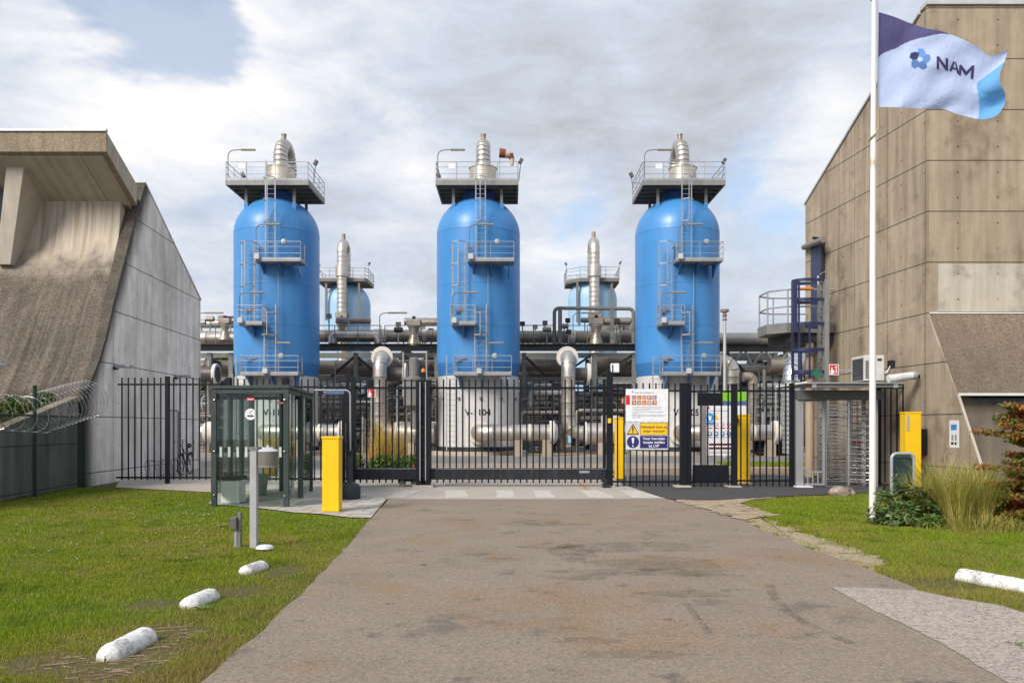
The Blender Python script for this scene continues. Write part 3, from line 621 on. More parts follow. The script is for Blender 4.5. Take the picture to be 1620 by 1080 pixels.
mb = MB(); mb.prismz([(x0 + .35, y0), (x1, y0), (fr(y1) - .005, y1), (x0 + .35, y1), (x0 - .15, y1 - .4), (x0 - .15, y0 + .5)], 4.70, 5.02); mb.o('deck', galv_dark, bal, sm=0)
mb = MB(); mb.prismz([(x0 + .5, y0 + .1), (fr(26.7) - .05, y0 + .1), (fr(y1) - .1, y1 - .1), (x0 + .3, y1 - .1)], 4.40, 4.70); mb.o('support_frame', dark_m, bal, sm=0)
mb = MB()
for zz in (5.55, 6.1): mb.tube(fillet([(fr(26.65) - .05, 26.65, zz), (x0 + .35, 26.65, zz), (x0 - .1, 27.1, zz), (x0 - .1, 28.1, zz), (x0 + .35, 28.45, zz), (fr(28.4) - .05, 28.45, zz)], .3, 5), .028, 8)
mb.o('handrail', galv, bal)
for q in ((x0 + .4, 26.65), (x0 - .1, 27.15), (x0 - .1, 28.05), (x0 + .5, 28.45)):
    mb = MB(); mb.bar((*q, 5.0), (*q, 6.1), .026); mb.o('post', galv, bal)
mb = MB(); mb.bar((X(1256, 26.6), 26.6, 6.12), (X(1286, 26.6), 26.6, 6.12), .04); mb.o('safety_bar', orange_m, bal)
la = thing('caged_ladder', 'navy blue caged ladder climbing the gable wall to the balcony', 'ladder', (X(1290, 26.3), 26.3, 0))
xs, ys = X(1306, 26.0), 26.0
mb = MB(); mb.box((xs - .06, ys - .1, 0), (xs + .08, ys + .1, Z(443, 26.0))); mb.o('stile', paint('ladder_stile', (.24, .25, .24), .5, .2), la, sm=0)
mb = MB(); mb.box((xs - .05, ys + .45, 0), (xs + .05, ys + .6, Z(450, 26.5))); mb.o('stile', galv_dark, la, sm=0)
for i in range(24):
    mb = MB(); zz = .35 + i * .27; mb.bar((xs, ys, zz), (xs, ys + .5, zz), .018, 6); mb.o('rung', galv, la)
for zz in (Z(443, 26), Z(474, 26), Z(512, 26), Z(553, 26), Z(588, 26)):
    mb = MB(); pts = [(xs - .05, ys - .05, zz)]
    for i in range(9):
        a = -math.pi / 2 + math.pi * i / 8; pts.append((xs - .55 - .42 * math.cos(a), ys + .25 + .38 * math.sin(a), zz))
    pts.append((xs - .05, ys + .55, zz)); mb2 = MB()
    for p0, p1 in zip(pts, pts[1:]): mb.sbar(p0, p1, .02, .1)
    mb.o('hoop', navy_m, la, sm=0)
for i in (0, 2, 4, 6, 8):
    a = -math.pi / 2 + math.pi * i / 8; q = (xs - .55 - .42 * math.cos(a), ys + .25 + .38 * math.sin(a))
    mb = MB(); mb.sbar((*q, Z(600, 26)), (*q, Z(443 if i in (4, 2) else 512, 26)), .06, .02, (0, 1, 0)); mb.o('cage_bar', navy_m, la, sm=0)
mb = MB(); mb.box((X(1256, 26) - .05, 25.9, Z(526, 26)), (X(1256, 26) + .08, 26.05, Z(445, 26))); mb.o('gate_post', navy_m, la, sm=0)
mb = MB(); q = (X(1292, 25.6), 25.6, Z(590, 25.6)); mb.box((q[0] - .16, q[1], q[2] - .05), (q[0] + .16, q[1] + .02, q[2] + .06)); mb.box((q[0] - .07, q[1] - .003, q[2] - .14), (q[0] + .07, q[1] + .02, q[2] + .14))
mb.o('first_aid_sign', paint('cross_green', (.02, .14, .09), .5), None, (q[0], q[1], q[2]), sm=0, label='small green cross hanging on the ladder cage', cat='sign')
sc_ = MB(); sc_.bar((X(1281, 26.85), 26.85, 0), (X(1281, 26.85), 26.85, 4.39), .14, 16); sc_.o('steel_column', paint('buff_column', (.40, .30, .215), .6), None, (X(1281, 26.85), 26.85, 0), label='buff round column standing under the balcony', cat='column')

# ------------------------------------------------------------------ fences and gate
YF = 22.6
def fence_bars(root, px0, px1, n, Y, zb, zt, name='bar', r=.019, skip=()):
    first = None
    for i in range(n):
        x = X(px0 + (px1 - px0) * i / (n - 1), Y)
        if i in skip: continue
        if first is None:
            mb = MB(); mb.box((x - r, Y - .012, zb), (x + r, Y + .012, zt)); first = mb.o(name, fence_m, root, sm=0); fx = x
        else:
            c = first.copy(); COL.objects.link(c); c.parent = root; c.location = (x - fx, 0, 0)

def rail(root, px0, px1, py, Y, h=.05, d=.04, name='rail'):
    mb = MB(); z = Z(py, Y); mb.box((X(px0, Y), Y - d / 2, z - h / 2), (X(px1, Y), Y + d / 2, z + h / 2)); return mb.o(name, fence_m, root, sm=0)
def post(root, px, Y, wpx, zt, name='post', zb=0.0, d=None, cap=True):
    w = wpx * Y / F; d = d or w; mb = MB(); x = X(px, Y); mb.box((x - w / 2, Y - d / 2, zb), (x + w / 2, Y + d / 2, zt))
    if cap: mb.box((x - w / 2 - .008, Y - d / 2 - .008, zt), (x + w / 2 + .008, Y + d / 2 + .008, zt + .015))
    return mb.o(name, fence_m, root, sm=0)

fa = thing('bar_fence', 'black bar fence panels between the smooth wall and the glass shelter', 'fence', (X(260, 23.8), 23.8, 0))
fence_bars(fa, 193, 336, 15, 23.8, .12, Z(597, 23.8)); rail(fa, 187, 345, 608, 23.8); rail(fa, 184, 345, 755, 23.8)
post(fa, 265, 23.8, 6, Z(596, 23.8)); 
fb = thing('bar_fence', 'black bar fence behind the glass shelter up to the gate post', 'fence', (X(450, 23.4), 23.4, 0))
fence_bars(fb, 346, 548, 21, 23.4, .12, Z(599, 23.4)); rail(fb, 340, 556, 612, 23.4); rail(fb, 340, 556, 757, 23.4)
post(fb, 362, 23.42, 7, Z(598, 23.4)); post(fb, 452, 23.42, 7, Z(598, 23.4))
gt = thing('sliding_gate', 'long black sliding gate with a heavy bottom beam across the driveway', 'gate', (X(765, YF), YF, 0))
fence_bars(gt, 570, 955, 39, YF, Z(763.5, YF), Z(600, YF), r=.0205, skip=(9, 10))
rail(gt, 562, 662, 613.5, YF, .06); rail(gt, 676, 959, 613.5, YF, .06)
mb = MB()
mb.box((X(558, YF), YF - .1, Z(758, YF)), (X(959, YF), YF + .1, Z(740, YF))); mb.o('bottom_beam', paint('beam_coating', (.010, .012, .018), .38, var=.3, dirt=(.12, .11, .10), dirt_amt=.25), gt, sm=0, bevel=.012)
mb = MB(); mb.box((X(559, YF), YF - .105, Z(741.5, YF)), (X(958, YF), YF - .1, Z(740.5, YF))); mb.o('worn_edge', galv_dark, gt, sm=0)
for px in (561, 956):
    mb = MB(); x = X(px, YF); mb.box((x - .04, YF - .05, Z(742, YF)), (x + .04, YF + .05, Z(600, YF))); mb.o('end_post', fence_m, gt, sm=0)
mb = MB(); mb.box((X(916, YF), YF - .108, Z(747.5, YF)), (X(932, YF), YF - .1, Z(744, YF))); mb.o('nameplate', signgrey, gt, sm=0)
# guide portal with lamp, drive unit
gp = thing('gate_post', 'twin black guide posts with a small orange lamp on top', 'gate post', (X(669, 22.4), 22.4, 0))
for px in (661.5, 677.5):
    mb = MB(); x = X(px, 22.4); mb.box((x - .05, 22.3, .05), (x + .05, 22.55, Z(601, 22.4))); mb.o('post', fence_m, gp, sm=0)
    mb = MB(); mb.box((x + (.05 if px < 670 else -.075), 22.28, .2), (x + (.075 if px < 670 else -.05), 22.3, Z(604, 22.4))); mb.o('edge_strip', galv, gp, sm=0)
mb = MB(); x = X(669.5, 22.5); mb.box((x - .065, 22.46, .05), (x + .065, 22.62, Z(588, 22.4))); mb.o('middle_post', fence_m, gp, sm=0)
mb = MB()
tp = [(22.459, .2)]
for zz in np.arange(.25, 2.9, .22): tp += [(22.43, zz), (22.40, zz + .01), (22.40, zz + .12), (22.43, zz + .13)]
mb.prismx(tp + [(22.459, 2.95)], x - .05, x + .05)
mb.o('roller_strip', black_m, gp, sm=0)
mb = MB(); mb.lathe([(.0, 0), (.055, .0), (.055, .06), (.03, .1), (0, .11)], (x, 22.54, Z(588, 22.4)), 14); mb.o('signal_lamp', orange_m, gp)
mb = MB(); mb.box((x - .05, 22.44, Z(668.5, 22.4)), (x + .05, 22.455, Z(661, 22.4))); mb.o('warning_plate', signyellow, gp, sm=0)
mb = MB(); mb.box((X(653, 22.3), 22.15, 0), (X(686, 22.3), 22.7, .07)); mb.o('footing', conc_ground, gp, sm=0, bevel=.01)
dv = thing('gate_drive', 'black drive carriage with rollers under the gate beam', 'gate motor', (X(645, 22.7), 22.7, 0))
mb = MB(); mb.box((X(631, 22.8), 22.72, .14), (X(662, 22.8), 23.1, .30)); mb.o('carriage', black_m, dv, sm=0, bevel=.01)
mb = MB(); mb.box((X(633, 22.8), 22.74, .3), (X(662, 22.8), 23.0, .52)); mb.o('housing', dark_m, dv, sm=0, bevel=.02)
for px in (637, 656):
    mb = MB(); mb.lathe([(.0, -.05), (.09, -.05), (.09, .05), (0, .05)], (X(px, 22.7), 22.66, .1), 18, 'Y'); mb.o('roller', galv_dark, dv)
cp = thing('gate_post', 'slim black catch post with a white sensor box on top', 'gate post', (X(964.5, 22.5), 22.5, 0))
post(cp, 964.5, 22.5, 9.5, Z(586, 22.5), cap=False)
mb = MB(); mb.box((X(966, 22.5), 22.4, Z(589, 22.5)), (X(979, 22.5), 22.58, Z(575, 22.5))); mb.o('sensor_box', signwhite, cp, sm=0, bevel=.012)
mb = MB(); mb.bar((X(969, 22.38), 22.38, Z(592, 22.5)), (X(969, 22.38), 22.38, Z(577, 22.5)), .014); mb.o('aerial', black_m, cp)
mb = MB(); mb.box((X(961.5, 22.4), 22.36, Z(669, 22.4)), (X(966.5, 22.4), 22.385, Z(661.5, 22.4))); mb.o('warning_plate', signyellow, cp, sm=0)
mb = MB(); mb.box((X(953, 22.3), 22.1, .02), (X(964, 22.3), 22.4, .12)); mb.cbox((X(956, 22.2), 22.2, .2), (.16, .1, .12), ry=.5); mb.o('catch_shoe', black_m, cp, sm=0)
mb = MB(); mb.box((X(958, 22.3), 22.25, 0), (X(973, 22.3), 22.7, .05)); mb.o('footing', conc_ground, cp, sm=0)
fd = thing('bar_fence', 'black bar fence panel carrying the sign boards beside the gate', 'fence', (X(1020, YF), YF, 0))
fence_bars(fd, 977, 1068, 10, YF, Z(770.5, YF), Z(606, YF)); rail(fd, 970, 1076, 618, YF); rail(fd, 970, 1076, 761.5, YF)
pg = thing('pedestrian_gate', 'black bar gate with solid upper and lower plates', 'gate', (X(1120, YF), YF, 0))
fence_bars(pg, 1098, 1152, 6, YF, Z(770.5, YF), Z(608, YF)); rail(pg, 1091, 1158, 619, YF); rail(pg, 1091, 1158, 762, YF)
mb = MB(); mb.box((X(1103, YF), YF - .03, Z(641.5, YF)), (X(1143, YF), YF - .013, Z(621, YF))); mb.o('upper_plate', fence_m, pg, sm=0)
mb = MB(); mb.box((X(1095.5, YF), YF - .03, Z(762, YF)), (X(1151.5, YF), YF - .013, Z(735, YF))); mb.o('lower_plate', fence_m, pg, sm=0)
for px, wpx in ((1081, 9), (1089.5, 6)): post(pg, px, 22.5, wpx + 1.5, Z(607, 22.5), 'hinge_post')
mb = MB(); mb.box((X(1068, 22.3), 22.2, 0), (X(1093, 22.3), 22.65, .06)); mb.o('footing', conc_ground, pg, sm=0, bevel=.01)
fe = thing('bar_fence', 'black bar fence panel between the plated gate and the turnstile', 'fence', (X(1205, YF), YF, 0))
fence_bars(fe, 1172, 1243, 8, YF, Z(769, YF), Z(606, YF)); rail(fe, 1166, 1250, 618, YF); rail(fe, 1166, 1250, 760, YF)
post(fe, 1161.5, 22.5, 8.5, Z(608, 22.5)); post(fe, 1252.5, 22.5, 6.5, Z(607, 22.5))
mb = MB(); mb.box((X(1151, 22.3), 22.2, 0), (X(1172, 22.3), 22.65, .05)); mb.o('footing', conc_ground, fe, sm=0)
ff = thing('bar_fence', 'black bar fence panel between the turnstile and the brown wall', 'fence', (X(1415, 22.9), 22.9, 0))
fence_bars(ff, 1400, 1438, 5, 22.9, .1, Z(604, 22.9)); rail(ff, 1392, 1446, 613.5, 22.9)
post(ff, 1390, 22.9, 6, Z(606, 22.9))

# white bent pipe with a blue plate beside the shelter
bp = thing('bent_pipe', 'white bent pipe carrying a small blue plate beside the glass shelter', 'pipe', (X(555, 20.5), 20.5, 0))
mb = MB(); mb.tube(fillet([(X(497, 20.5), 20.5, Z(617, 20.5)), (X(554, 20.5), 20.5, Z(617, 20.5)), (X(554.5, 20.5), 20.5, .6)], .12, 5), .022, 10); mb.o('pipe', galv, bp)
mb = MB(); mb.box((X(517, 20.4), 20.40, Z(623, 20.4)), (X(544, 20.4), 20.46, Z(617.5, 20.4))); mb.o('plate', signslate, bp, sm=0)
gs = thing('gate_post', 'tall black support post for the parked gate beside the shelter', 'gate post', (X(559, 22.2), 22.2, 0))
post(gs, 558.5, 22.2, 6.5, Z(598, 22.2)); post(gs, 551, 22.3, 4, Z(583, 22.2), 'tall_post'); post(gs, 543.5, 22.3, 5, Z(613, 22.2), 'side_post')

# ------------------------------------------------------------------ mesh fence with razor coil
mf = thing('mesh_fence', 'dark green chain link fence before the planter wall', 'fence', (-9.9, 20.2, 0))
pA, pB = Vector((X(133, 22.2), 22.2, 0)), Vector((X(55, 19.3), 19.3, 0)); dirv = (pB - pA).normalized(); pC = pB + dirv * 3.4
for q, h in ((pA, 2.62), (pB, Z(612, 19.3)), (pC, 2.3)):
    mb = MB(); mb.bar(q, q + Vector((0, 0, h)), .045, 12); mb.lathe([(.05, 0), (.05, .03), (0, .05)], (q.x, q.y, h), 12); mb.o('post', green_m, mf)
hr = 1.92
mb = MB(); mb.bar(pA + Vector((0, 0, hr)), pC + Vector((0, 0, hr)), .026); mb.o('top_rail', green_m, mf)
L = (pC - pA).length; mb = MB(); st = .065; k = int((L + hr) / st)
for i in range(k):
    for sgn in (1, -1):
        s0 = i * st - hr if sgn > 0 else i * st; a0 = (s0, 0.06) if sgn > 0 else (s0, .06); a1 = (s0 + hr * sgn, hr)
        def clip(a, b):
            t0, t1 = 0.0, 1.0; d = b[0] - a[0]
            for lim, s_ in ((0, 1), (L, -1)):
                va = (a[0] - lim) * s_; vb = (b[0] - lim) * s_
                if va < 0 and vb < 0: return None
                if va < 0: t0 = max(t0, va / (va - vb))
                elif vb < 0: t1 = min(t1, va / (va - vb))
            return None if t0 >= t1 else [(a[0] + d * t, a[1] + (b[1] - a[1]) * t) for t in (t0, t1)]
        c = clip(a0, a1)
        if not c: continue
        p0, p1 = [pA + dirv * u + Vector((0, 0, z)) for u, z in c]; mb.tube([p0, p1], .0036, 3, False)
mb.o('mesh', green_m, mf, sm=0, recalc=False)
rz = paint('razor_wire', (.55, .56, .57), .3, .7, var=.1); mb = MB(); rnd = random.Random(4); pts = []
ax0 = pA + Vector((.1, .02, 2.42)); ax1 = pA + dirv * 2.5 + Vector((.05, 0, 2.02)); ax2 = pC + Vector((0, 0, 2.0))
N = 30
def coil(a, b, turns, r0, r1, ph):
    out = []
    u = (b - a).normalized(); side = u.cross(Vector((0, 0, 1))).normalized()
    for i in range(turns * 24 + 1):
        f = i / (turns * 24); an = i / 24 * 2 * math.pi + ph; r = r0 + (r1 - r0) * f
        out.append(a.lerp(b, f) + u * .28 * math.sin(an) * 1.0 + (side * math.cos(an) + Vector((0, 0, 1)) * math.sin(an)) * r)
    return out
for a, b, tn, r0, r1 in ((ax0, ax1, 11, .52, .50), (ax1 + Vector((0, 0, -.1)), ax2, 7, .42, .36)):
    pts = coil(a, b, tn, r0, r1, rnd.random() * 6); mb.tube(pts, .0065, 5)
    for i in range(0, len(pts) - 1):
        d = (pts[i + 1] - pts[i]).normalized(); sd = d.orthogonal().normalized() if i % 2 else d.cross(d.orthogonal()).normalized()
        mb.add([pts[i] - d * .03, pts[i] + sd * .022, pts[i] + d * .03, pts[i] - sd * .022], [(0, 1, 2, 3)])
mb.o('razor_wire', rz, None, tuple(pA), sm=0, recalc=False, label='coil of razor wire stretched along the top of the mesh fence', cat='razor wire')

# ------------------------------------------------------------------ glass smoking shelter
A, B = Vector((X(339, 16.95), 16.95, 0)), Vector((X(453, 16.75), 16.75, 0)); sk = Vector((-.118, 1, 0)).normalized(); dep = 4.0
sh = thing('glass_shelter', 'glass smoking shelter with a dark green frame and flat roof', 'shelter', tuple((A + B) / 2))
ht = 2.44
def up(v, z): return (v.x, v.y, z)
fx = (B - A).normalized()
for base in (A, B):
    for f in ((0, .36, .66, 1.0) if base is A else (0, .52, 1.0)):
        q = base + sk * dep * f; mb = MB()
        mb.sbar(up(q, 0.0), up(q, ht), .105 if f < 1 else .08, .09, (0, 1, 0)); mb.o('post', shel_m, sh, sm=0)
mb = MB(); q = (A + B) / 2 + sk * dep; mb.sbar(up(q, 0), up(q, ht), .1, .08, (0, 1, 0)); mb.o('post', shel_m, sh, sm=0)
mb = MB(); o_ = .07
c4 = [A - fx * o_ - sk * o_, B + fx * o_ - sk * o_, B + fx * o_ + sk * (dep + o_), A - fx * o_ + sk * (dep + o_)]
mb.prismz([(v.x, v.y) for v in c4], ht + .0, ht + .06); mb.o('roof', shel_m, sh, sm=0)
for u, v in ((A, B), (B, B + sk * dep), (A + sk * dep, B + sk * dep), (A, A + sk * dep)):
    mb = MB(); mb.sbar(up(u, ht - .055), up(v, ht - .055), .06, .09); mb.o('top_rail', shel_m, sh, sm=0)
def pane(u, v, z0, z1, th=.012):
    n = (v - u).normalized().cross(Vector((0, 0, 1))) * th / 2; mb = MB()
    mb.add([up(u - n, z0), up(v - n, z0), up(v + n, z0), up(u + n, z0), up(u - n, z1), up(v - n, z1), up(v + n, z1), up(u + n, z1)],
           [(0, 3, 2, 1), (4, 5, 6, 7), (0, 1, 5, 4), (1, 2, 6, 5), (2, 3, 7, 6), (3, 0, 4, 7)])
    return mb.o('pane', glass, sh, sm=0)
g_ = .10
pn = pane(A + fx * g_ - sk * 0, B - fx * g_, .08, ht - .1)
for s0 in (A, B):
    for f0, f1 in (((0, .36), (.36, .66), (.66, 1)) if s0 is A else ((0, .30), (.52, 1))):
        pane(s0 + sk * (dep * f0 + .06), s0 + sk * (dep * f1 - .06), .12 if s0 is B else .25, ht - .1)
pane(A + sk * dep + fx * .06, B + sk * dep - fx * .06, .3, ht - .1)
dash_m = paint('frosted_strip', (.45, .55, .53), .6, dirt_amt=.1)
for i in range(8):   # frosted strips on the front pane
    f = .06 + .118 * i; q = A + (B - A) * f - sk * .009 + fx * .05; mb = MB(); zc = Z(714.5, 16.9)
    mb.sbar(up(q, zc - .105), up(q, zc + .105), .05, .003, (0, 1, 0)); mb.o('strip', dash_m, sh, sm=0)
qs = Vector((X(396, 16.82), 16.835, Z(655, 16.83)))
mb = MB(); mb.lathe([(0, -.004), (.118, -.004), (.118, 0), (0, 0)], tuple(qs), 28, 'Y'); mb.cur = 1
mb.box((qs.x - .065, qs.y - .007, qs.z - .05), (qs.x + .065, qs.y - .0045, qs.z - .02)); mb.cur = 2; mb.tube([(qs.x + .02, qs.y - .006, qs.z + .0), (qs.x - .02, qs.y - .006, qs.z + .05), (qs.x + .05, qs.y - .006, qs.z + .08)], .007, 5)
mb.o('smoking_sign', [signwhite, signblack, signgrey], sh, sm=0)
for px, py, w, h in ((395.5, 631, 12, 5), (443, 637, 9, 4)):
    mb = MB(); mb.box((X(px - w / 2, 16.8), 16.83, Z(py + h / 2, 16.83)), (X(px + w / 2, 16.8), 16.836, Z(py - h / 2, 16.83))); mb.cur = 1
    mb.box((X(px - w / 2 + 1, 16.8), 16.826, Z(py + 1, 16.83)), (X(px + w / 2 - 1, 16.8), 16.8295, Z(py - .2, 16.83))); mb.o('sticker', [red_m, signwhite], sh, sm=0)
for q in (A, B):
    for zz in (.25, 1.15, 2.2):
        mb = MB(); mb.lathe([(0, -.02), (.018, -.015), (.02, 0)], (q.x + (.02 if q is A else -.02), q.y - .055, zz), 10, 'Y'); mb.o('bolt', chrome, sh)
# things inside the shelter
wb = thing('waste_bin', 'pale box bin with a dark lid inside the glass shelter', 'bin', (X(362, 17.6), 17.6, 0))
mb = MB(); mb.box((X(349, 17.4), 17.4, .03), (X(378, 17.4), 17.85, .52)); mb.o('body', paint('bin_shell', (.72, .74, .72), .5), wb, sm=0, bevel=.02)
mb = MB(); mb.box((X(347.5, 17.4), 17.36, .53), (X(379.5, 17.4), 17.9, .60)); mb.o('lid', dark_m, wb, sm=0, bevel=.015)
sk_ = paint('planter_grey', (.2, .24, .23), .6)
mb = MB(); c0 = (X(410, 19.6), 19.6, .03); mb.lathe([(.16, 0), (.22, .46), (.235, .46), (.235, .5), (.20, .5), (.15, .05)], c0, 20); mb.o('plant_tub', sk_, None, c0, label='tapered grey tub standing empty inside the glass shelter', cat='tub')
for px, lab in ((372, 'steel wall ashtray on the shelter post, closer to the front'), (391, 'steel wall ashtray on the shelter post, second from the front')):
    at_ = thing('ashtray', lab, 'ashtray', (X(px, 18.6), 18.6, 1.15)); mb = MB(); c0 = (X(px, 18.6), 18.6, 1.14)
    mb.lathe([(.065, 0), (.065, .20), (0, .20)], c0, 18); mb.o('cup', paint('ashtray_steel', (.5, .46, .38), .35, .6), at_)
    mb = MB(); mb.lathe([(.07, .2), (.07, .22), (0, .225)], c0, 18); mb.o('lid', galv, at_)

# ------------------------------------------------------------------ bollard cabinets, ashtray post, lamp post, box post, blocks
def cabinet(px0, px1, py0, py1, Y, d, label, notice=False):
    x0, x1, z1 = X(px0, Y), X(px1, Y), Z(py0, Y); c = thing('column_cabinet', label, 'cabinet', ((x0 + x1) / 2, Y + d / 2, 0), 'yellow access columns')
    mb = MB(); mb.box((x0, Y, .03), (x1, Y + d, z1 - .045)); mb.o('body', yellow_m, c, sm=0, bevel=.008)
    mb = MB(); mb.box((x0 - .012, Y - .012, z1 - .045), (x1 + .012, Y + d + .012, z1)); mb.o('lid', yellow_m, c, sm=0, bevel=.006)
    mb = MB(); mb.box((x0 + .02, Y + .02, 0), (x1 - .02, Y + d - .02, .03)); mb.o('base', dark_m, c, sm=0)
    return c
cabinet(509.5, 536, 690, 811, 15.75, .33, 'tall yellow column cabinet standing on the paving by the glass shelter')
c2 = cabinet(1433, 1457.5, 651, 775, 21.2, .33, 'yellow column cabinet against the brown wall, behind the green board')
mb = MB(); mb.box((X(1434.5, 21.19), 21.188, Z(681, 21.2)), (X(1439, 21.19), 21.199, Z(656, 21.2))); mb.o('notice', paint('old_notice', (.4, .38, .3), .6), c2, sm=0)
c3 = cabinet(974, 987.5, 660, 755, 25.6, .3, 'yellow column cabinet seen through the fence beside the sign boards')
c4_ = cabinet(1166, 1186, 655, 768, 23.6, .36, 'yellow column cabinet behind the fence by the safety board')
mb = MB(); mb.box((X(1164, 23.5), 23.5, Z(668, 23.5)), (X(1168, 23.5), 23.6, Z(659, 23.5))); mb.o('card_reader', black_m, c4_, sm=0)
mb = MB(); mb.box((X(1159, 23.5), 23.4, 0), (X(1192, 23.5), 24.05, .05)); mb.o('footing', conc_ground, c4_, sm=0)

sp = thing('ashtray_stand', 'black floor ashtray with a slim neck and a round weighted base', 'ashtray', (*G(553.5, 792), 0))
c0 = (*G(553.5, 790), .022)
mb = MB(); mb.lathe([(.235, 0), (.24, .02), (.24, .27), (.20, .33), (.085, .385), (.07, .4)], c0, 32); mb.o('base', paint('ashtray_plastic', (.022, .026, .034), .5, dirt_amt=.1), sp)
mb = MB(); mb.lathe([(.07, .39), (.062, .98)], c0, 20); mb.o('neck', paint('ashtray_neck', (.03, .034, .042), .5), sp)
mb = MB(); mb.lathe([(.062, .98), (.075, 1.0), (.075, 1.08), (.06, 1.10), (0, 1.10)], c0, 20); mb.o('top', black_m, sp)

lp = thing('signal_post', 'grey square post with a round metal drum hung near its top', 'post', (*G(402, 868), 0))
c0 = G(402, 867); Yp = c0[1]
mb = MB(); mb.box((c0[0] - .047, Yp - .047, 0), (c0[0] + .047, Yp + .047, Z(711, Yp))); mb.o('pole', paint('grey_pole', (.42, .42, .43), .45, .2, dirt_amt=.15), lp, sm=0, bevel=.008)
mb = MB(); mb.box((c0[0] - .055, Yp - .055, Z(712, Yp)), (c0[0] + .055, Yp + .055, Z(706.5, Yp))); mb.o('cap', galv_dark, lp, sm=0)
cx = X(424, Yp); zt = Z(714, Yp)
mb = MB(); mb.lathe([(.125, Z(737, Yp)), (.133, Z(737, Yp)), (.133, zt), (0, zt)], (cx, Yp, 0), 36); mb.o('drum', paint('drum_grey', (.19, .175, .155), .45, .2, dirt_amt=.2), lp)
mb = MB(); mb.lathe([(.14, 0), (.14, .008), (.115, .028), (.03, .055), (.02, .06), (.02, .085), (0, .09)], (cx, Yp, zt), 36); mb.o('lid', paint('pale_lid', (.55, .57, .62), .35, .2, dirt_amt=.1), lp)
mb = MB(); mb.lathe([(.138, 0), (.138, .012)], (cx, Yp, Z(738, Yp)), 36); mb.o('rim', galv, lp)
cc = G(419, 871); mb = MB(); mb.lathe([(.0, .05), (.07, .045), (.105, .03), (.12, .0)], (cc[0], cc[1], .035), 24, caps=False)
mb.o('ground_cap', paint('pale_cap', (.6, .62, .66), .5), None, (*cc, 0), label='small white disc cap in the lawn at the foot of the grey post', cat='cap')
bx = thing('box_post', 'short grey post with a small meter box in the lawn', 'post', (*G(376, 866), 0)); c0 = G(376, 866)
k = c0[1] / F
mb = MB(); mb.box((c0[0] + .005, c0[1] - .02, 0), (c0[0] + .045, c0[1] + .05, Z(810, c0[1]))); mb.o('backboard', galv_dark, bx, sm=0, bevel=.004)
mb = MB(); mb.box((c0[0] - .085, c0[1] - .07, Z(836, c0[1])), (c0[0] + .003, c0[1] + .05, Z(817, c0[1]))); mb.o('meter_box', paint('box_grey', (.11, .105, .10), .5), bx, sm=0, bevel=.008)
mb = MB(); mb.bar((c0[0] - .02, c0[1], 0), (c0[0] - .02, c0[1], Z(836, c0[1])), .028, 10); mb.o('conduit', galv, bx)

m, t = mat('whitewashed_concrete'); p = t.pos(); n1 = t.noise(p, 16, 6, .7); n2 = t.noise(p, 5, 6, .7)
zz = t.sep(p)[2]
c = t.mix(t.rng(t.math('ADD', t.math('MULTIPLY', n1, .6), t.math('MULTIPLY', n2, .5)), .53, .66, 0, .85), (.74, .74, .73), (.26, .245, .225))
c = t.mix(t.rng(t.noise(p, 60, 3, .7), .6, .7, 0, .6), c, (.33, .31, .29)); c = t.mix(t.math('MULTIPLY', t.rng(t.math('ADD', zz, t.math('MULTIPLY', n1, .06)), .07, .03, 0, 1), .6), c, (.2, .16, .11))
t.out(c, .8, 0, t.bump(t.math('ADD', n1, t.math('MULTIPLY', t.noise(p, 60, 3, .7), .4)), .5, .012), .3); blockm = m
def kerb_block(p0, p1, w, h, label, seed, flat=.35, endw=None):
    p0, p1 = Vector((*p0, 0)), Vector((*p1, 0)); d = (p1 - p0).normalized(); sd = Vector((-d.y, d.x, 0)); L = (p1 - p0).length
    mb = MB(); vs = []; rnd = random.Random(seed); ns, na = 26, 16
    for i in range(ns):
        f = i / (ns - 1); e = min(f, 1 - f) * L; k = min(1, (e / (w * .42)) if e < w * .42 else 1); k = math.sqrt(max(1 - (1 - k) ** 2, .0)) * .80 + .20 if k < 1 else 1
        if i in (0, ns - 1): k = .05
        for j in range(na):
            a = math.pi * j / (na - 1); s_ = math.cos(a); z_ = math.sin(a) ** (.75)
            jt = rnd.uniform(-.006, .006)
            q = p0 + d * (L * f) + sd * (s_ * w / 2 * k + jt); vs.append((q.x, q.y, (h + rnd.uniform(-.003, .003)) * z_ * (.45 + .55 * k) - .015))
    mb.add(vs, [(i * na + j, i * na + j + 1, (i + 1) * na + j + 1, (i + 1) * na + j) for i in range(ns - 1) for j in range(na - 1)])
    return mb.o('kerb_block', blockm, None, tuple((p0 + p1) / 2), sm=50, label=label, cat='kerb block', group='white kerb blocks along the driveway')
kerb_block(G(166, 1047), G(236, 1010), .205, .125, 'white kerb block with black scuffs, the one on bare muddy ground', 1)
kerb_block(G(294, 964), G(338, 945), .195, .12, 'white rounded kerb block with a green weed at its foot', 2)
kerb_block(G(385, 910), G(417, 898), .185, .115, 'white rounded kerb block clean all over, just before the grey drum post', 3)
kerb_block((4.86, 8.98), (5.42, 7.55), .22, .135, 'long white kerb block on the grass before the red leaved shrub', 4)

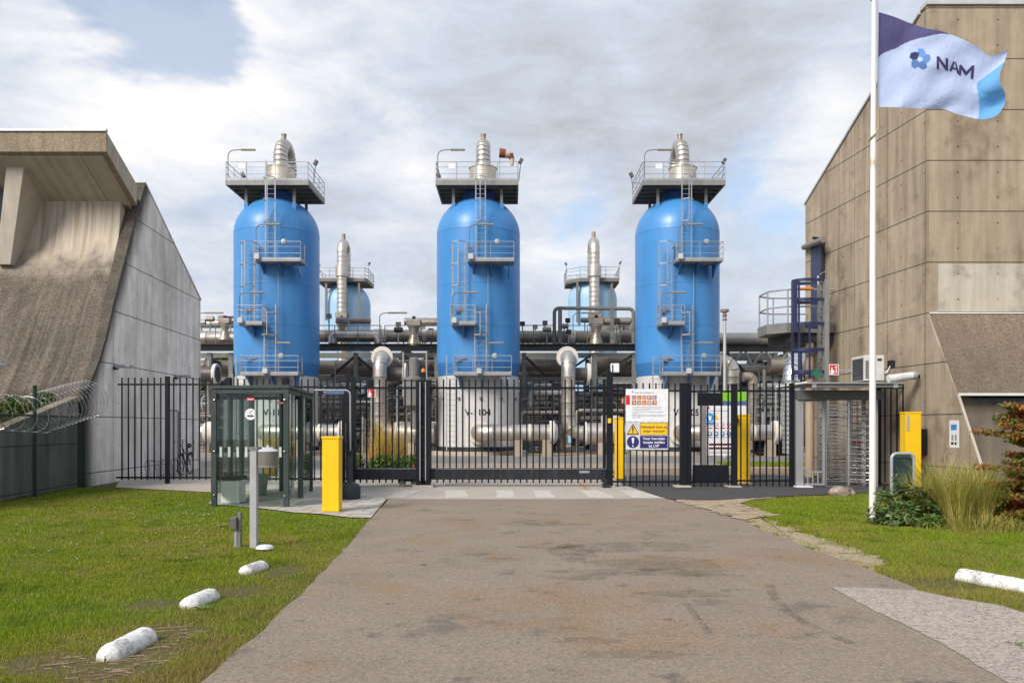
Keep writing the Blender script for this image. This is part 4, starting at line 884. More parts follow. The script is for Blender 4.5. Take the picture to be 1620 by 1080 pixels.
# ------------------------------------------------------------------ sign boards at the gate
YS = YF - .06
def rect(mb, px0, py0, px1, py1, Y, th=.004): mb.box((X(px0, Y), Y - th, Z(py1, Y)), (X(px1, Y), Y, Z(py0, Y))); return mb
def lineset(mb, px0, py, widths, step, Y, h=.9):
    for i, wd in enumerate(widths): rect(mb, px0, py + i * step, px0 + wd, py + i * step + h, Y, .002)
rnd = random.Random(8)
inf = thing('info_board', 'white information board with rows of tiny photos on the fence', 'sign', (X(1023, YS), YS, Z(668, YS)))
mb = MB(); rect(mb, 990, 615, 1057, 666.5, YS, .012); mb.o('panel', signwhite, inf, sm=0)
mb = MB(); rect(mb, 990.3, 625, 996.5, 640, YS - .013, .002); mb.o('red_block', red_m, inf, sm=0)
cols = [(.35, .2, .18), (.5, .12, .08), (.3, .32, .4), (.6, .15, .03), (.22, .2, .3), (.4, .1, .1), (.45, .3, .25), (.35, .12, .12)]
for r_ in range(2):
    for c_ in range(5):
        mb = MB(); px, py = 999.5 + c_ * 8.1, 625.2 + r_ * 8.2; rect(mb, px, py, px + 7, py + 7, YS - .013, .002)
        k = plain('tile_print', cols[(r_ * 5 + c_ * 3) % 8], .5); mb.cur = 1; rect(mb, px + 1 + rnd.random() * 2, py + 1 + rnd.random() * 2, px + 4 + rnd.random() * 2, py + 4.5 + rnd.random() * 2, YS - .0152, .001); mb.o('photo_tile', [k, plain('tile_detail', (.6, .35 + rnd.random() * .2, .3), .5)], inf, sm=0)
mb = MB(); mb.lathe([(0, -.003), (.022, -.003), (.022, 0), (0, 0)], (X(1000.5, YS), YS - .013, Z(619.5, YS)), 10, 'Y'); mb.o('emblem', signslate, inf, sm=0)
mb = MB(); rnd = random.Random(2); x_ = 1004
for wd in (7, 3.5, 3, 10.5, 3): rect(mb, x_, 620.2, x_ + wd * .95, 621.6, YS - .013, .002); x_ += wd + 1
mb.o('heading_lettering', signgrey, inf, sm=0)
mb = MB()
for k, (py, wd) in enumerate(((643.5, 46), (645.8, 42), (648, 26), (651, 50), (653.2, 9), (655.6, 52), (657.8, 48), (660, 10))):
    x_ = 1000.5
    while x_ < 1000.5 + wd:
        s_ = rnd.uniform(1.5, 5); rect(mb, x_, py, x_ + s_, py + .8, YS - .013, .002); x_ += s_ + .7
mb.o('small_lettering', signgrey, inf, sm=0)
wsn = thing('warning_board', 'yellow and navy warning board under the white information board', 'sign', (X(1023, YS), YS, Z(710, YS)))
mb = MB(); rect(mb, 990, 667.2, 1057, 711, YS, .012); mb.o('panel', paint('board_grey', (.56, .58, .62), .4, dirt_amt=.1), wsn, sm=0)
mb = MB(); rect(mb, 1012.5, 668.3, 1056.3, 687.8, YS - .0125, .002); mb.cur = 1; rect(mb, 1013.2, 669, 1055.6, 687.1, YS - .015, .001); mb.o('yellow_panel', [signblack, signyellow], wsn, sm=0)
mb = MB(); rect(mb, 1012.5, 689, 1056.3, 708.8, YS - .0125, .002); mb.o('navy_panel', signnavy, wsn, sm=0)
sz = lambda px: px * YS / F
mb = MB()
for i, s_ in enumerate(('Hekwerk sluit na', 'ieder voertuig')): text(mb, s_, X(1034.4, YS), Z(677 + i * 6.4, YS), YS - .0175, sz(6.0), bold=.018)
mb.o('yellow_lettering', signblack, wsn, sm=0, recalc=False)
mb = MB()
for i, s_ in enumerate(('Voor betreden', 'locatie melden', 'bij LVP')): text(mb, s_, X(1034.4, YS), Z(695.2 + i * 5.9, YS), YS - .016, sz(5.8), bold=.018)
mb.o('navy_lettering', signwhite, wsn, sm=0, recalc=False)
mb = MB()
tri = lambda s_: [(X(1001.2, YS) + sz(a * s_), Z(680.5, YS) + sz(b * s_)) for a, b in ((-9.8, -6.8), (9.8, -6.8), (0, 10.5))]
mb.prismy(tri(1), YS - .0145, YS - .0125); mb.cur = 1; mb.prismy(tri(.76), YS - .017, YS - .0148)
mb.cur = 0; rect(mb, 1000.1, 674.6, 1002.3, 681.5, YS - .0172, .002); rect(mb, 1000.1, 682.6, 1002.3, 684.6, YS - .0172, .002); mb.o('warning_triangle', [signblack, signyellow], wsn, sm=0)
mb = MB(); mb.lathe([(0, -.002), (sz(9.6), -.002), (sz(9.6), 0), (0, 0)], (X(1001.2, YS), YS - .0127, Z(698.8, YS)), 36, 'Y'); mb.cur = 1
mb.prismy([(X(1001.2, YS) + sz(a), Z(698.8, YS) + sz(b)) for a, b in ((-2.1, 6.8), (2.1, 6.8), (1.1, -2.4), (-1.1, -2.4))], YS - .018, YS - .015)
mb.lathe([(0, -.003), (sz(1.25), -.003), (sz(1.25), 0), (0, 0)], (X(1001.2, YS), YS - .0152, Z(705.2, YS)), 14, 'Y'); mb.o('mandatory_disc', [signnavy, signwhite], wsn, sm=0)
rs = thing('round_sign', 'red ringed round sign half hidden behind the white board', 'sign', (X(990.5, YF + .1), YF + .1, 2.0)); c0 = (X(991.5, YF + .1), YF + .1, Z(633.5, YF))
mb = MB(); mb.lathe([(.0, -.005), (.16, -.005), (.16, 0), (0, 0)], c0, 28, 'Y'); mb.cur = 1; mb.lathe([(0, -.008), (.125, -.008), (.125, -.0055), (0, -.0055)], c0, 28, 'Y'); mb.o('disc', [red_m, signwhite], rs, sm=0)
mb = MB(); mb.bar((c0[0] + .03, c0[1] + .03, 0), (c0[0] + .03, c0[1] + .03, 2.5), .03); mb.o('pole', galv, rs)

# green topped safety board behind the fence
YB = 26.0
sb = thing('safety_board', 'tall site safety board with a green header and rows of pictograms', 'sign', (X(1148, YB), YB, 0))
for px in (1114, 1184):
    mb = MB(); mb.box((X(px - 3.3, YB), YB, 0), (X(px + 3.3, YB), YB + .12, Z(632, YB))); mb.o('post', paint('sign_post', (.2, .19, .19), .5), sb, sm=0)
mb = MB(); rect(mb, 1117.5, 619, 1180.5, 720, YB + .05, .03); mb.o('panel', signwhite, sb, sm=0)
mb = MB(); rect(mb, 1142, 619.5, 1180.5, 634, YB + .017, .003); mb.o('green_header', signgreen, sb, sm=0)
mb = MB(); rect(mb, 1143, 634.3, 1180.5, 641, YB + .017, .003); mb.o('blue_band', signslate, sb, sm=0)
mb = MB(); rect(mb, 1115.8, 652, 1130, 672.2, YB + .016, .004); mb.cur = 1; mb.lathe([(0, -.003), (sz(7.4), -.003), (sz(7.4), 0), (0, 0)], (X(1123, YB), YB + .011, Z(660, YB)), 24, 'Y'); rect(mb, 1116.8, 668, 1129, 671, YB + .0115, .002)
mb.cur = 2; mb.prismy([(X(1123 + a, YB), Z(660 + b, YB)) for a, b in ((-3, -4), (-1, -4), (0, -1), (3, -3), (2, 5), (-1, 5), (-2, 1))], YB + .005, YB + .0078); mb.o('blue_notice', [paint('pale_blue_print', (.35, .55, .72), .5, dirt_amt=.05), signblue, signwhite], sb, sm=0)
mb = MB(); mb.prismy([(X(a, YB), Z(b, YB)) for a, b in ((1130.5, 663.5), (1136.5, 663.5), (1133.5, 654.5))], YB + .014, YB + .0185); mb.o('warning_triangle', signyellow, sb, sm=0)
for i in range(4):
    px = 1123.2 + i * 10; mb = MB(); rect(mb, px - 4, 666.5, px + 4, 678, YB + .0185, .002); mb.cur = 1
    mb.lathe([(0, -.002), (sz(3.6), -.002), (sz(3.6), 0), (0, 0)], (X(px, YB), YB + .0163, Z(671, YB)), 18, 'Y'); mb.cur = 0; mb.lathe([(0, -.001), (sz(2.6), -.001), (sz(2.6), 0), (0, 0)], (X(px, YB), YB + .0140, Z(671, YB)), 18, 'Y')
    mb.cur = 1; rect(mb, px - 3.8, 676, px + 3.8, 677.6, YB + .0163, .001); mb.cur = 2; mb.cbox((X(px, YB), YB + .0125, Z(671, YB)), (sz(4), .0012, sz(.9)), ry=.75)
    mb.o('prohibition_pictogram', [signwhite, red_m, signgrey], sb, sm=0)
    mb = MB(); rect(mb, px - 4.2, 681, px + 4.2, 692, YB + .0185, .002); mb.cur = 1; mb.lathe([(0, -.002), (sz(3.9), -.002), (sz(3.9), 0), (0, 0)], (X(px, YB), YB + .0163, Z(686, YB)), 18, 'Y'); rect(mb, px - 3.8, 691, px + 3.8, 692, YB + .0163, .001)
    mb.cur = 2; mb.lathe([(0, -.002), (sz(1.7), -.002), (sz(2.0), 0), (0, 0)], (X(px, YB), YB + .014, Z(685.6, YB)), 9, 'Y'); mb.o('mandatory_pictogram', [paint('pale_print', (.55, .66, .78), .5, dirt_amt=.05), signslate, signwhite], sb, sm=0)
for py in (701, 707): mb = MB(); rect(mb, 1121.5, py, 1179, py + 3.4, YB + .0185, .002); mb.o('maroon_line', signmaroon, sb, sm=0)
mb = MB(); lineset(mb, 1121.5, 713.5, (50, 44), 2.2, YB + .0185); lineset(mb, 1122, 649, (30,), 2, YB + .0185); mb.o('small_lettering', signgrey, sb, sm=0)
mb = MB(); rect(mb, 1119, 643.5, 1122.5, 646.5, YB + .0185, .002); mb.o('red_emblem', red_m, sb, sm=0)

def fire_sign(px0, py0, px1, py1, Y, label, flip=False):
    s_ = thing('fire_sign', label, 'sign', (X((px0 + px1) / 2, Y), Y, Z(py1, Y))); mb = MB(); rect(mb, px0, py0, px1, py1, Y, .01); mb.o('panel', red_m, s_, sm=0)
    w_, h_ = px1 - px0, py1 - py0; mb = MB()
    for a, b, c_, d in ((0, 0, 1, .07), (0, .93, 1, 1), (0, .07, .06, .93), (.94, .07, 1, .93)): rect(mb, px0 + a * w_, py0 + b * h_, px0 + c_ * w_, py0 + d * h_, Y - .0105, .002)
    mb.o('border', signwhite, s_, sm=0); mb = MB()
    mb.prismy([(X(px0 + a * w_, Y), Z(py0 + b * h_, Y)) for a, b in ((.15, .9), (.15, .6), (.22, .5), (.25, .25), (.33, .25), (.35, .5), (.5, .55), (.5, .8), (.42, .9))], Y - .0125, Y - .0105)
    for k in range(3): rect(mb, px0 + (.6 + k % 2 * .08) * w_, py0 + (.2 + .22 * k) * h_, px0 + (.85 - k % 2 * .05) * w_, py0 + (.34 + .22 * k) * h_, Y - .0105, .002)
    mb.o('pictogram', signwhite, s_, sm=0); return s_
yw = 24.86
f1 = fire_sign(1311.5, 576, 1327, 593, 24.86, 'red fire call sign standing off the brown gable wall'); mb = MB(); mb.box((X(1319, yw), yw + .003, Z(587, yw)), (fr(yw) + .02, yw + .03, Z(584, yw))); mb.o('bracket', galv, f1, sm=0)
f2 = fire_sign(581, 613, 594, 628, 28, 'red fire sign on a slim pole seen through the gate'); mb = MB(); mb.bar((X(587.5, 28.04), 28.04, 0), (X(587.5, 28.04), 28.04, Z(612, 28)), .025); mb.o('pole', galv, f2)

# ------------------------------------------------------------------ turnstile
ts = thing('turnstile', 'full height steel turnstile under a thin flat canopy', 'turnstile', (X(1330, 22.8), 22.8, 0))
ts_m = paint('turnstile_grey', (.34, .34, .345), .45, .3, var=.08)
zc = Z(604.5, 21.6)
mb = MB(); mb.prismz([(X(1278, 21.6), 21.6), (X(1431, 21.6), 21.6), (X(1431, 21.6) - .1, 24.1), (7.70, 24.1)], zc - .035, zc)
mb.o('canopy', galv, ts, sm=0)
mb = MB()
for i in range(12):
    y0 = 21.65 + i * .2; mb.box((7.70, y0, zc - .02), (7.78, y0 + .11, zc + .02))
mb.o('corrugated_edge', white_m, ts, sm=0)
mb = MB(); mb.box((X(1288, 21.7), 21.66, zc - .13), (X(1425, 21.7), 21.72, zc - .037)); mb.o('canopy_beam', galv_dark, ts, sm=0)
for px in (1288, 1417):
    mb = MB(); mb.box((X(px - 3.3, 21.64), 21.62, zc - .14), (X(px + 3.3, 21.64), 21.66, zc - .045)); mb.o('end_cap', galv, ts, sm=0)
mb = MB(); mb.box((X(1262, 22.3), 22.3, Z(632, 22.3)), (X(1398, 22.3), 22.9, Z(617, 22.3))); mb.o('header', paint('header_grey', (.10, .105, .10), .45), ts, sm=0, bevel=.01)
for px, w_ in ((1264.5, 11), (1386, 4), (1380, 3)):
    mb = MB(); mb.box((X(px - w_ / 2, 22.4), 22.36, 0), (X(px + w_ / 2, 22.4), 22.55, Z(632, 22.3))); mb.o('post', ts_m, ts, sm=0)
mb = MB(); mb.box((X(1258, 22.3), 22.2, .017), (X(1284, 22.3), 22.6, .05)); mb.o('foot_plate', signwhite, ts, sm=0)
def frame_gate(px0, px1, py0, py1, Y, r_):
    mb = MB(); z0, z1 = Z(py1, Y), Z(py0, Y); x0, x1 = X(px0, Y), X(px1, Y)
    mb.sbar((x0, Y, z0), (x0, Y, z1), r_, r_); mb.sbar((x1, Y, z0), (x1, Y, z1), r_, r_); mb.sbar((x0 + r_ / 2, Y, z0 + r_ / 2), (x1 - r_ / 2, Y, z0 + r_ / 2), r_, r_); mb.sbar((x0 + r_ / 2, Y, z1 - r_ / 2), (x1 - r_ / 2, Y, z1 - r_ / 2), r_, r_); return mb
frame_gate(1269.5, 1303, 632, 767, 22.5, .05).o('side_gate', ts_m, ts, sm=0)
mb = MB(); mb.sbar((X(1271, 22.5), 22.5, Z(746, 22.5)), (X(1301, 22.5), 22.5, Z(746, 22.5)), .04); mb.o('gate_rail', ts_m, ts, sm=0)
for px in (1278, 1286, 1294):
    mb = MB(); mb.bar((X(px, 22.5), 22.5, Z(766, 22.5)), (X(px, 22.5), 22.5, Z(747, 22.5)), .018, 6); mb.o('gate_bar', ts_m, ts)
xr, yr = X(1342.5, 23.0), 23.0
mb = MB(); mb.lathe([(.062, .02), (.062, Z(632, 22.6))], (xr, yr, 0), 20); mb.o('rotor_column', chrome, ts)
arm0 = None
levels = [Z(640 + i * 11.1, 22.8) for i in range(12)]
for zz in levels:
    for a in (178, 52, -62):
        mb = MB(); d = (math.cos(R(a)), math.sin(R(a))); mb.bar((xr + d[0] * .06, yr + d[1] * .06, zz), (xr + d[0] * .70, yr + d[1] * .70, zz), .021, 8); mb.o('rotor_arm', chrome, ts)
for zz in levels[:]:                                   # fixed comb: bars reaching in from the guard post
    mb = MB(); mb.bar((X(1306, 22.6), 22.6, zz - .1), (X(1333, 22.6), 22.6, zz - .1), .02, 8); mb.o('comb_bar', chrome, ts)
mb = MB(); mb.box((X(1301.5, 22.6), 22.56, .02), (X(1307, 22.6), 22.66, Z(632, 22.6))); mb.o('guard_post', ts_m, ts, sm=0)
for px in (1348, 1356, 1364):
    mb = MB(); mb.bar((X(px, 23.7), 23.7, .02), (X(px, 23.7), 23.7, Z(634, 23.6)), .022, 8); mb.o('cage_bar', chrome, ts)
mb = MB(); mb.box((X(1364, 22.7), 22.66, .02), (X(1369, 22.7), 22.76, Z(632, 22.6))); mb.o('guard_post', ts_m, ts, sm=0)
for i in range(12):
    zz = Z(636 + i * 11.1, 23.6); mb = MB(); mb.bar((X(1346, 23.66), 23.66, zz), (X(1380, 23.3), 23.3, zz), .016, 6); mb.o('cage_hoop', chrome, ts)
# hydrant unit seen through the turnstile
hy = thing('hydrant_cabinet', 'pale pillar with a red cap seen through the turnstile', 'hydrant', (X(1353, 25.2), 25.2, 0)); c0 = (X(1353, 25.0), 25.0, 0)
mb = MB(); mb.lathe([(.17, 0), (.17, 1.0), (.15, 1.05)], c0, 24); mb.o('pillar', paint('pillar_pale', (.5, .5, .5), .5), hy)
mb = MB(); mb.lathe([(.14, 1.05), (.17, 1.06), (.17, 1.16), (.08, 1.22), (0, 1.24)], c0, 24); mb.o('cap', red_m, hy)
mb = MB(); mb.box((X(1330, 24.8), 24.4, 0), (X(1360, 24.8), 24.8, .55)); mb.o('steel_chest', paint('chest', (.3, .26, .23), .6), None, (X(1345, 24.6), 24.6, 0), sm=0, bevel=.02, label='low brown chest behind the turnstile bars', cat='chest')

# ------------------------------------------------------------------ wall mounted things on the right building
def rwall(px): return wall_y(px, 10.95 + .1154 * 22.6, -.1154)
y = rwall(1395); ac = thing('air_conditioner', 'white air conditioner unit fixed on the brown gable wall', 'air conditioner', (fr(y) - .2, y, Z(602, y)))
x0 = fr(22.5) - .36
mb = MB(); mb.box((X(1368, 22.6), 22.6, Z(602, 22.6)), (X(1399.5, 22.6), 23.5, Z(561.5, 22.6))); mb.o('casing', paint('ac_white', (.55, .54, .51), .45), ac, sm=0, bevel=.02)
mb = MB()
for i in range(13): zz = Z(600 - i * 2.7, 22.6); mb.box((X(1368, 22.6) - .015, 22.7, zz), (X(1368, 22.6) - .001, 23.4, zz + .03))
for i in range(9): zz = Z(598 - i * 3.2, 22.6); mb.box((X(1369, 22.6), 22.587, zz), (X(1374, 22.6), 22.599, zz + .03))
mb.o('grille', dark_m, ac, sm=0)
mb = MB(); rect(mb, 1388, 567, 1395, 570.5, 22.598, .006); mb.o('nameplate', signblack, ac, sm=0)
mb = MB(); mb.box((X(1408, 22.6), 22.55, Z(582, 22.6)), (X(1415, 22.6), 22.75, Z(570, 22.6))); mb.o('cable_box', black_m, ac, sm=0)
for k in range(3):
    mb = MB(); mb.tube(fillet([(X(1398, 22.6), 22.65, Z(588 + k * 2, 22.6)), (X(1404, 22.6), 22.62, Z(588 + k * 2, 22.6)), (X(1409, 22.6), 22.6, Z(578, 22.6))], .1, 4), .02, 6); mb.o('hose', galv if k < 2 else black_m, ac)
fld = thing('strip_light', 'long white strip light fixed low on the brown wall beside the air conditioner', 'wall light', (X(1440, 22.3), 22.3, Z(598, 22.3)))
mb = MB(); mb.tube([(X(1405, 22.0), 22.0, Z(599, 22.0)), (X(1446, 22.0), 22.0, Z(593.5, 22.0))], .105, 14); mb.o('tube', paint('fitting_white', (.6, .61, .62), .35), fld)
mb = MB(); mb.lathe([(.11, -.05), (.12, 0), (.11, .06)], (X(1446, 22.0), 22.0, Z(593.5, 22.0)), 14, 'X'); mb.o('end_cap', galv, fld)
mb = MB(); mb.sbar((X(1440, 22.0), 22.05, Z(595, 22)), (fr(22.2) + .02, 22.2, Z(594, 22)), .08, .08); mb.o('bracket', dark_m, fld, sm=0)
y = 21.95; mb = MB(); mb.box((X(1458, y), y - .12, Z(719, y)), (X(1470.5, y), y + .2, Z(678, y))); mb.o('letter_box', black_m, None, (X(1464, y), y, Z(719, y)), sm=0, bevel=.012, label='black box fixed on the brown wall beside the yellow cabinet', cat='box')
y = rwall(1510); ns = thing('wall_notice', 'narrow white notice with blue and black print on the brown wall', 'sign', (fr(y), y, Z(708, y)))
tdir = Vector((-.1154, 1, 0)).normalized(); nrm = Vector((-1, -.1154, 0)).normalized()
def wallquad(mb, u0, u1, z0, z1, off, th=.006):
    c = Vector((fr(y), y, 0)); q = [c + tdir * u + nrm * o_ for u in (u0, u1) for o_ in (off, off + th)]
    mb.prismz([(q[0].x, q[0].y), (q[2].x, q[2].y), (q[3].x, q[3].y), (q[1].x, q[1].y)], z0, z1)
mb = MB(); wallquad(mb, -.19, .19, Z(708, y), Z(664.5, y), .004); mb.o('panel', signwhite, ns, sm=0)
for c_, u0, u1, p0, p1, mm in ((0, -.1, .12, 680, 671, signblue), (0, -.1, -.02, 703, 699, signblack), (0, .02, .12, 703, 699, signblack), (0, -.1, -.03, 697, 687, signgrey), (0, .03, .1, 697, 687, signgrey)):
    mb = MB(); wallquad(mb, u0, u1, Z(p0, y), Z(p1, y), .0105, .002); mb.o('print', mm, ns, sm=0)

gb = thing('tip_board', 'dark green rounded panel in a grey tube frame before the yellow cabinet', 'board', (X(1428, 20.2), 20.2, 0))
x0, x1, z0, z1 = X(1410.5, 20.2), X(1445.5, 20.2), Z(776, 20.2), Z(717, 20.2)
mb = MB(); mb.tube(fillet([(x0, 20.2, 0), (x0, 20.2, z1), (x1, 20.2, z1), (x1, 20.2, 0)], .13, 8), .038, 10); mb.o('tube_frame', paint('frame_grey', (.42, .46, .47), .4, .3), gb)
rc = []
for cxq, czq, a0 in ((x1 - .15, z1 - .15, 0), (x0 + .15, z1 - .15, 90), (x0 + .15, z0 + .2, 180), (x1 - .15, z0 + .2, 270)):
    for k in range(6): a = R(a0 + 18 * k); rc.append((cxq + .1 * math.cos(a), czq + .1 * math.sin(a)))
mb = MB(); mb.prismy(rc, 20.17, 20.22); mb.o('panel', paint('panel_green', (.012, .034, .034), .35, dirt_amt=.1), gb, sm=0)
mb = MB(); mb.prismy([(x0 + .07 + (x1 - x0 - .14) * a, z1 - .03 - .12 * b) for a, b in ((.1, 0), (.9, 0), (.95, .6), (.05, .6))], 20.13, 20.168); mb.o('lip', paint('lip_green', (.02, .05, .05), .35), gb, sm=0)

# ------------------------------------------------------------------ flagpole and flag
YG = 14.5; xp = X(1380.5, YG)
fp = thing('flagpole', 'tall white flagpole with a worn rope knot and a rusty ring', 'flagpole', (xp, YG, 0))
m, t = mat('flagpole_white'); p = t.pos(); zz = t.sep(p)[2]
band = t.math('MULTIPLY', t.rng(t.math('ABSOLUTE', t.math('SUBTRACT', zz, Z(259, YG))), .02, .14, 1, 0), t.rng(t.noise(p, 14, 4, .7), .3, .65, .1, .75))
c = t.mix(band, t.mix(t.rng(t.noise(p, 4, 5, .6), .55, .75, 0, .3), (.76, .755, .74), (.6, .57, .52)), (.42, .27, .12)); t.out(c, .4); pole_m = m
mb = MB(); mb.tube([(xp, YG, 0), (xp, YG, 4.5), (X(1382.5, YG), YG, 9.18)], [.060, .052, .042], 20); mb.o('pole', pole_m, fp)
mb = MB(); mb.lathe([(.055, 9.17), (.07, 9.19), (.07, 9.25), (.03, 9.3), (0, 9.31)], (X(1382.5, YG), YG, 0), 18); mb.o('finial', white_m, fp)
rope = paint('rope', (.36, .3, .2), .9)
mb = MB(); rnd = random.Random(3); pts = [(X(1388 + rnd.uniform(-.6, .6), YG), YG - .03, Z(170 + 4.5 * i, YG)) for i in range(9)] + [(X(1383, YG), YG - .06, Z(213, YG)), (X(1377, YG), YG - .05, Z(219, YG)), (X(1376.5, YG), YG + .04, Z(222, YG)), (X(1384, YG), YG + .03, Z(221, YG))]
mb.tube(pts, .017, 7); mb.o('rope', rope, fp)
mb = MB(); mb.bar((X(1388.3, YG), YG - .01, Z(4, YG)), (X(1387.3, YG), YG - .01, Z(172, YG)), .007, 6); mb.o('halyard', rope, fp)
def pl(pts, t):
    d = [0.0]
    for a, b in zip(pts, pts[1:]): d.append(d[-1] + math.dist(a, b))
    s_ = t * d[-1]
    for i in range(len(pts) - 1):
        if s_ <= d[i + 1] or i == len(pts) - 2:
            f = (s_ - d[i]) / (d[i + 1] - d[i]); p0 = pts[max(i - 1, 0)]; p1, p2 = pts[i], pts[i + 1]; p3 = pts[min(i + 2, len(pts) - 1)]
            return tuple(.5 * (2 * p1[k] + (p2[k] - p0[k]) * f + (2 * p0[k] - 5 * p1[k] + 4 * p2[k] - p3[k]) * f * f + (3 * p1[k] - p0[k] - 3 * p2[k] + p3[k]) * f ** 3) for k in (0, 1))
top = [(1390, 19.5), (1415, 27), (1440, 37), (1465, 45), (1490, 50), (1515, 59), (1540, 71), (1553, 79), (1561, 87), (1568, 88.5), (1580, 85), (1595, 78)]
bot = [(1388.3, 169.5), (1420, 170), (1450, 171.5), (1480, 172.5), (1497, 174), (1512, 180), (1528, 184), (1545, 188), (1560, 188.5), (1570, 186)]
rgt = [(1595, 78), (1590, 95), (1583, 113), (1581, 125), (1585, 138), (1590, 148), (1589, 165), (1580, 180), (1570, 186)]
lft = [(1390, 19.5), (1389.5, 70), (1388.3, 169.5)]
def flag_pt(u, v, off=0.0):
    T_, B_, L_, R_ = pl(top, u), pl(bot, u), pl(lft, v), pl(rgt, v)
    c00, c10, c01, c11 = top[0], top[-1], bot[0], bot[-1]
    q = [(1 - v) * T_[k] + v * B_[k] + (1 - u) * L_[k] + u * R_[k] - ((1 - u) * (1 - v) * c00[k] + u * (1 - v) * c10[k] + (1 - u) * v * c01[k] + u * v * c11[k]) for k in (0, 1)]
    y = YG + .06 + u * .25 + min(u * 5, 1) * (.055 * math.sin(7.5 * u + 2.6 * v + .5) + .03 * math.sin(15 * u - 6 * v) * u + .05 * math.sin(4.2 * v + 3 * u) * (1 - u)
        + .035 * math.sin(19 * (u * .5 + v * .75) + 1.0) * max(0, 1 - abs(v - .25 - u * .5) * 2.2) + .012 * math.sin(26 * u + 13 * v) + .10 * max(0, u - .72) * math.sin(9 * v + 1) * 4)
    return Vector((X(q[0], y), y + off, Z(q[1], y)))
def clothmat(name, col):
    m, t = mat(name); n = t.noise(t.pos(), 9, 4, .6); weave = t.noise(t.pos(), 300, 2, .5)
    c = t.vmath('MULTIPLY', col, t.comb(*[t.rng(weave, .3, .7, .95, 1.05)] * 3))
    b = t.n('ShaderNodeBsdfPrincipled'); t.set(b.inputs[0], c); t.set(b.inputs['Roughness'], .75); t.set(b.inputs['Normal'], t.bump(n, .35, .05)); t.set(b.inputs['Specular IOR Level'], .25)
    tr = t.n('ShaderNodeBsdfTranslucent'); t.set(tr.inputs[0], c); mx = t.n('ShaderNodeMixShader', None, Fac=.28)
    t.t.links.new(b.outputs[0], mx.inputs[1]); t.t.links.new(tr.outputs[0], mx.inputs[2]); t.t.links.new(mx.outputs[0], t.n('ShaderNodeOutputMaterial').inputs[0]); return m
fw, fpur, fsky = clothmat('flag_white', (.55, .66, .93)), clothmat('flag_purple', (.115, .105, .25)), clothmat('flag_sky', (.17, .46, .84))
flag = thing('flag', 'pale blue company flag with a dark corner blowing from the white pole', 'flag', (X(1390, YG), YG, Z(170, YG)))
nu, nv = 190, 140; mb = MB(); grid = [[flag_pt(i / nu, j / nv) for i in range(nu + 1)] for j in range(nv + 1)]
mb.add([q for row in grid for q in row], [])
for j in range(nv):
    for i in range(nu):
        u, v = (i + .5) / nu, (j + .5) / nv; pur = .49 * max(0, 1 - u / .56) ** 1.25
        g_ = .785 + (1.15 if v < .6 else .55) * (v - .6) ** 2
        mb.f.append((j * (nu + 1) + i, j * (nu + 1) + i + 1, (j + 1) * (nu + 1) + i + 1, (j + 1) * (nu + 1) + i)); mb.m.append(1 if v < pur else 2 if (u > g_ and v > .12) else 0)
mb.o('cloth', [fw, fpur, fsky], flag, sm=180, recalc=False)
# find (u, v) of a picture position on the cloth, so that emblem and letters lie on it
UV = np.array([[(CX + F * q.x / q.y, HY - F * (q.z - EYE) / q.y) for q in row] for row in grid])
def flag_at(px, py):
    d = (UV[..., 0] - px) ** 2 + (UV[..., 1] - py) ** 2; j, i = np.unravel_index(np.argmin(d), d.shape)
    u, v = i / nu, j / nv
    for _ in range(3):
        e = 1e-3; q = flag_pt(u, v); qu = flag_pt(u + e, v); qv = flag_pt(u, v + e); s_ = F / YG
        J = np.array([[(qu.x - q.x) / e * s_, (qv.x - q.x) / e * s_], [-(qu.z - q.z) / e * s_, -(qv.z - q.z) / e * s_]])
        r_ = np.array([px - (CX + F * q.x / q.y), py - (HY - F * (q.z - EYE) / q.y)]); du = np.linalg.solve(J, r_); u += du[0]; v += du[1]
    return flag_pt(u, v, -.008)
inks = [clothmat('ink_' + n, c) for n, c in (('sky', (.17, .40, .76)), ('azure', (.15, .30, .62)), ('royal', (.11, .21, .50)), ('steel', (.13, .24, .54)), ('slate', (.05, .055, .16)))]
for k in range(5):                                      # emblem of five folded petals
    a0 = R(90 - 72 * k + 4); shp = [(.16, -.54), (.62, -.56), (.98, -.36), (1.02, .06), (.64, .24), (.26, .06)]
    pts2 = [(math.cos(a0) * x_ - math.sin(a0) * y_, math.sin(a0) * x_ + math.cos(a0) * y_) for x_, y_ in shp]; mb = MB(); den = []
    for (xa, ya), (xb, yb) in zip(pts2, pts2[1:] + pts2[:1]): den += [(xa + (xb - xa) * i / 4, ya + (yb - ya) * i / 4) for i in range(4)]
    cxm, cym = [sum(q[i] for q in den) / len(den) for i in (0, 1)]; q3 = [flag_at(1455 + 16.5 * x_, 94 - 16.5 * y_) for x_, y_ in den]; q3.append(flag_at(1455 + 16.5 * cxm, 94 - 16.5 * cym)); n_ = len(den)
    mb.add(q3, [(i, (i + 1) % n_, n_) for i in range(n_)]); mb.o('emblem_petal', inks[k], flag, sm=180, recalc=False)
ink = clothmat('ink_letter', (.08, .065, .17))
def letter(quads):
    mb = MB()
    for q in quads:
        n_ = 5; o_ = len(mb.v)
        for j in range(n_ + 1):
            for i in range(n_ + 1):
                u, v = i / n_, j / n_; w4 = ((1 - u) * (1 - v), u * (1 - v), u * v, (1 - u) * v)
                mb.v.append(tuple(flag_at(sum(w_ * p_[0] for w_, p_ in zip(w4, q)), sum(w_ * p_[1] for w_, p_ in zip(w4, q)))))
        for j in range(n_):
            for i in range(n_): a = o_ + j * (n_ + 1) + i; mb.f.append((a, a + 1, a + n_ + 2, a + n_ + 1)); mb.m.append(0)
    mb.o('letter', ink, flag, sm=180, recalc=False)
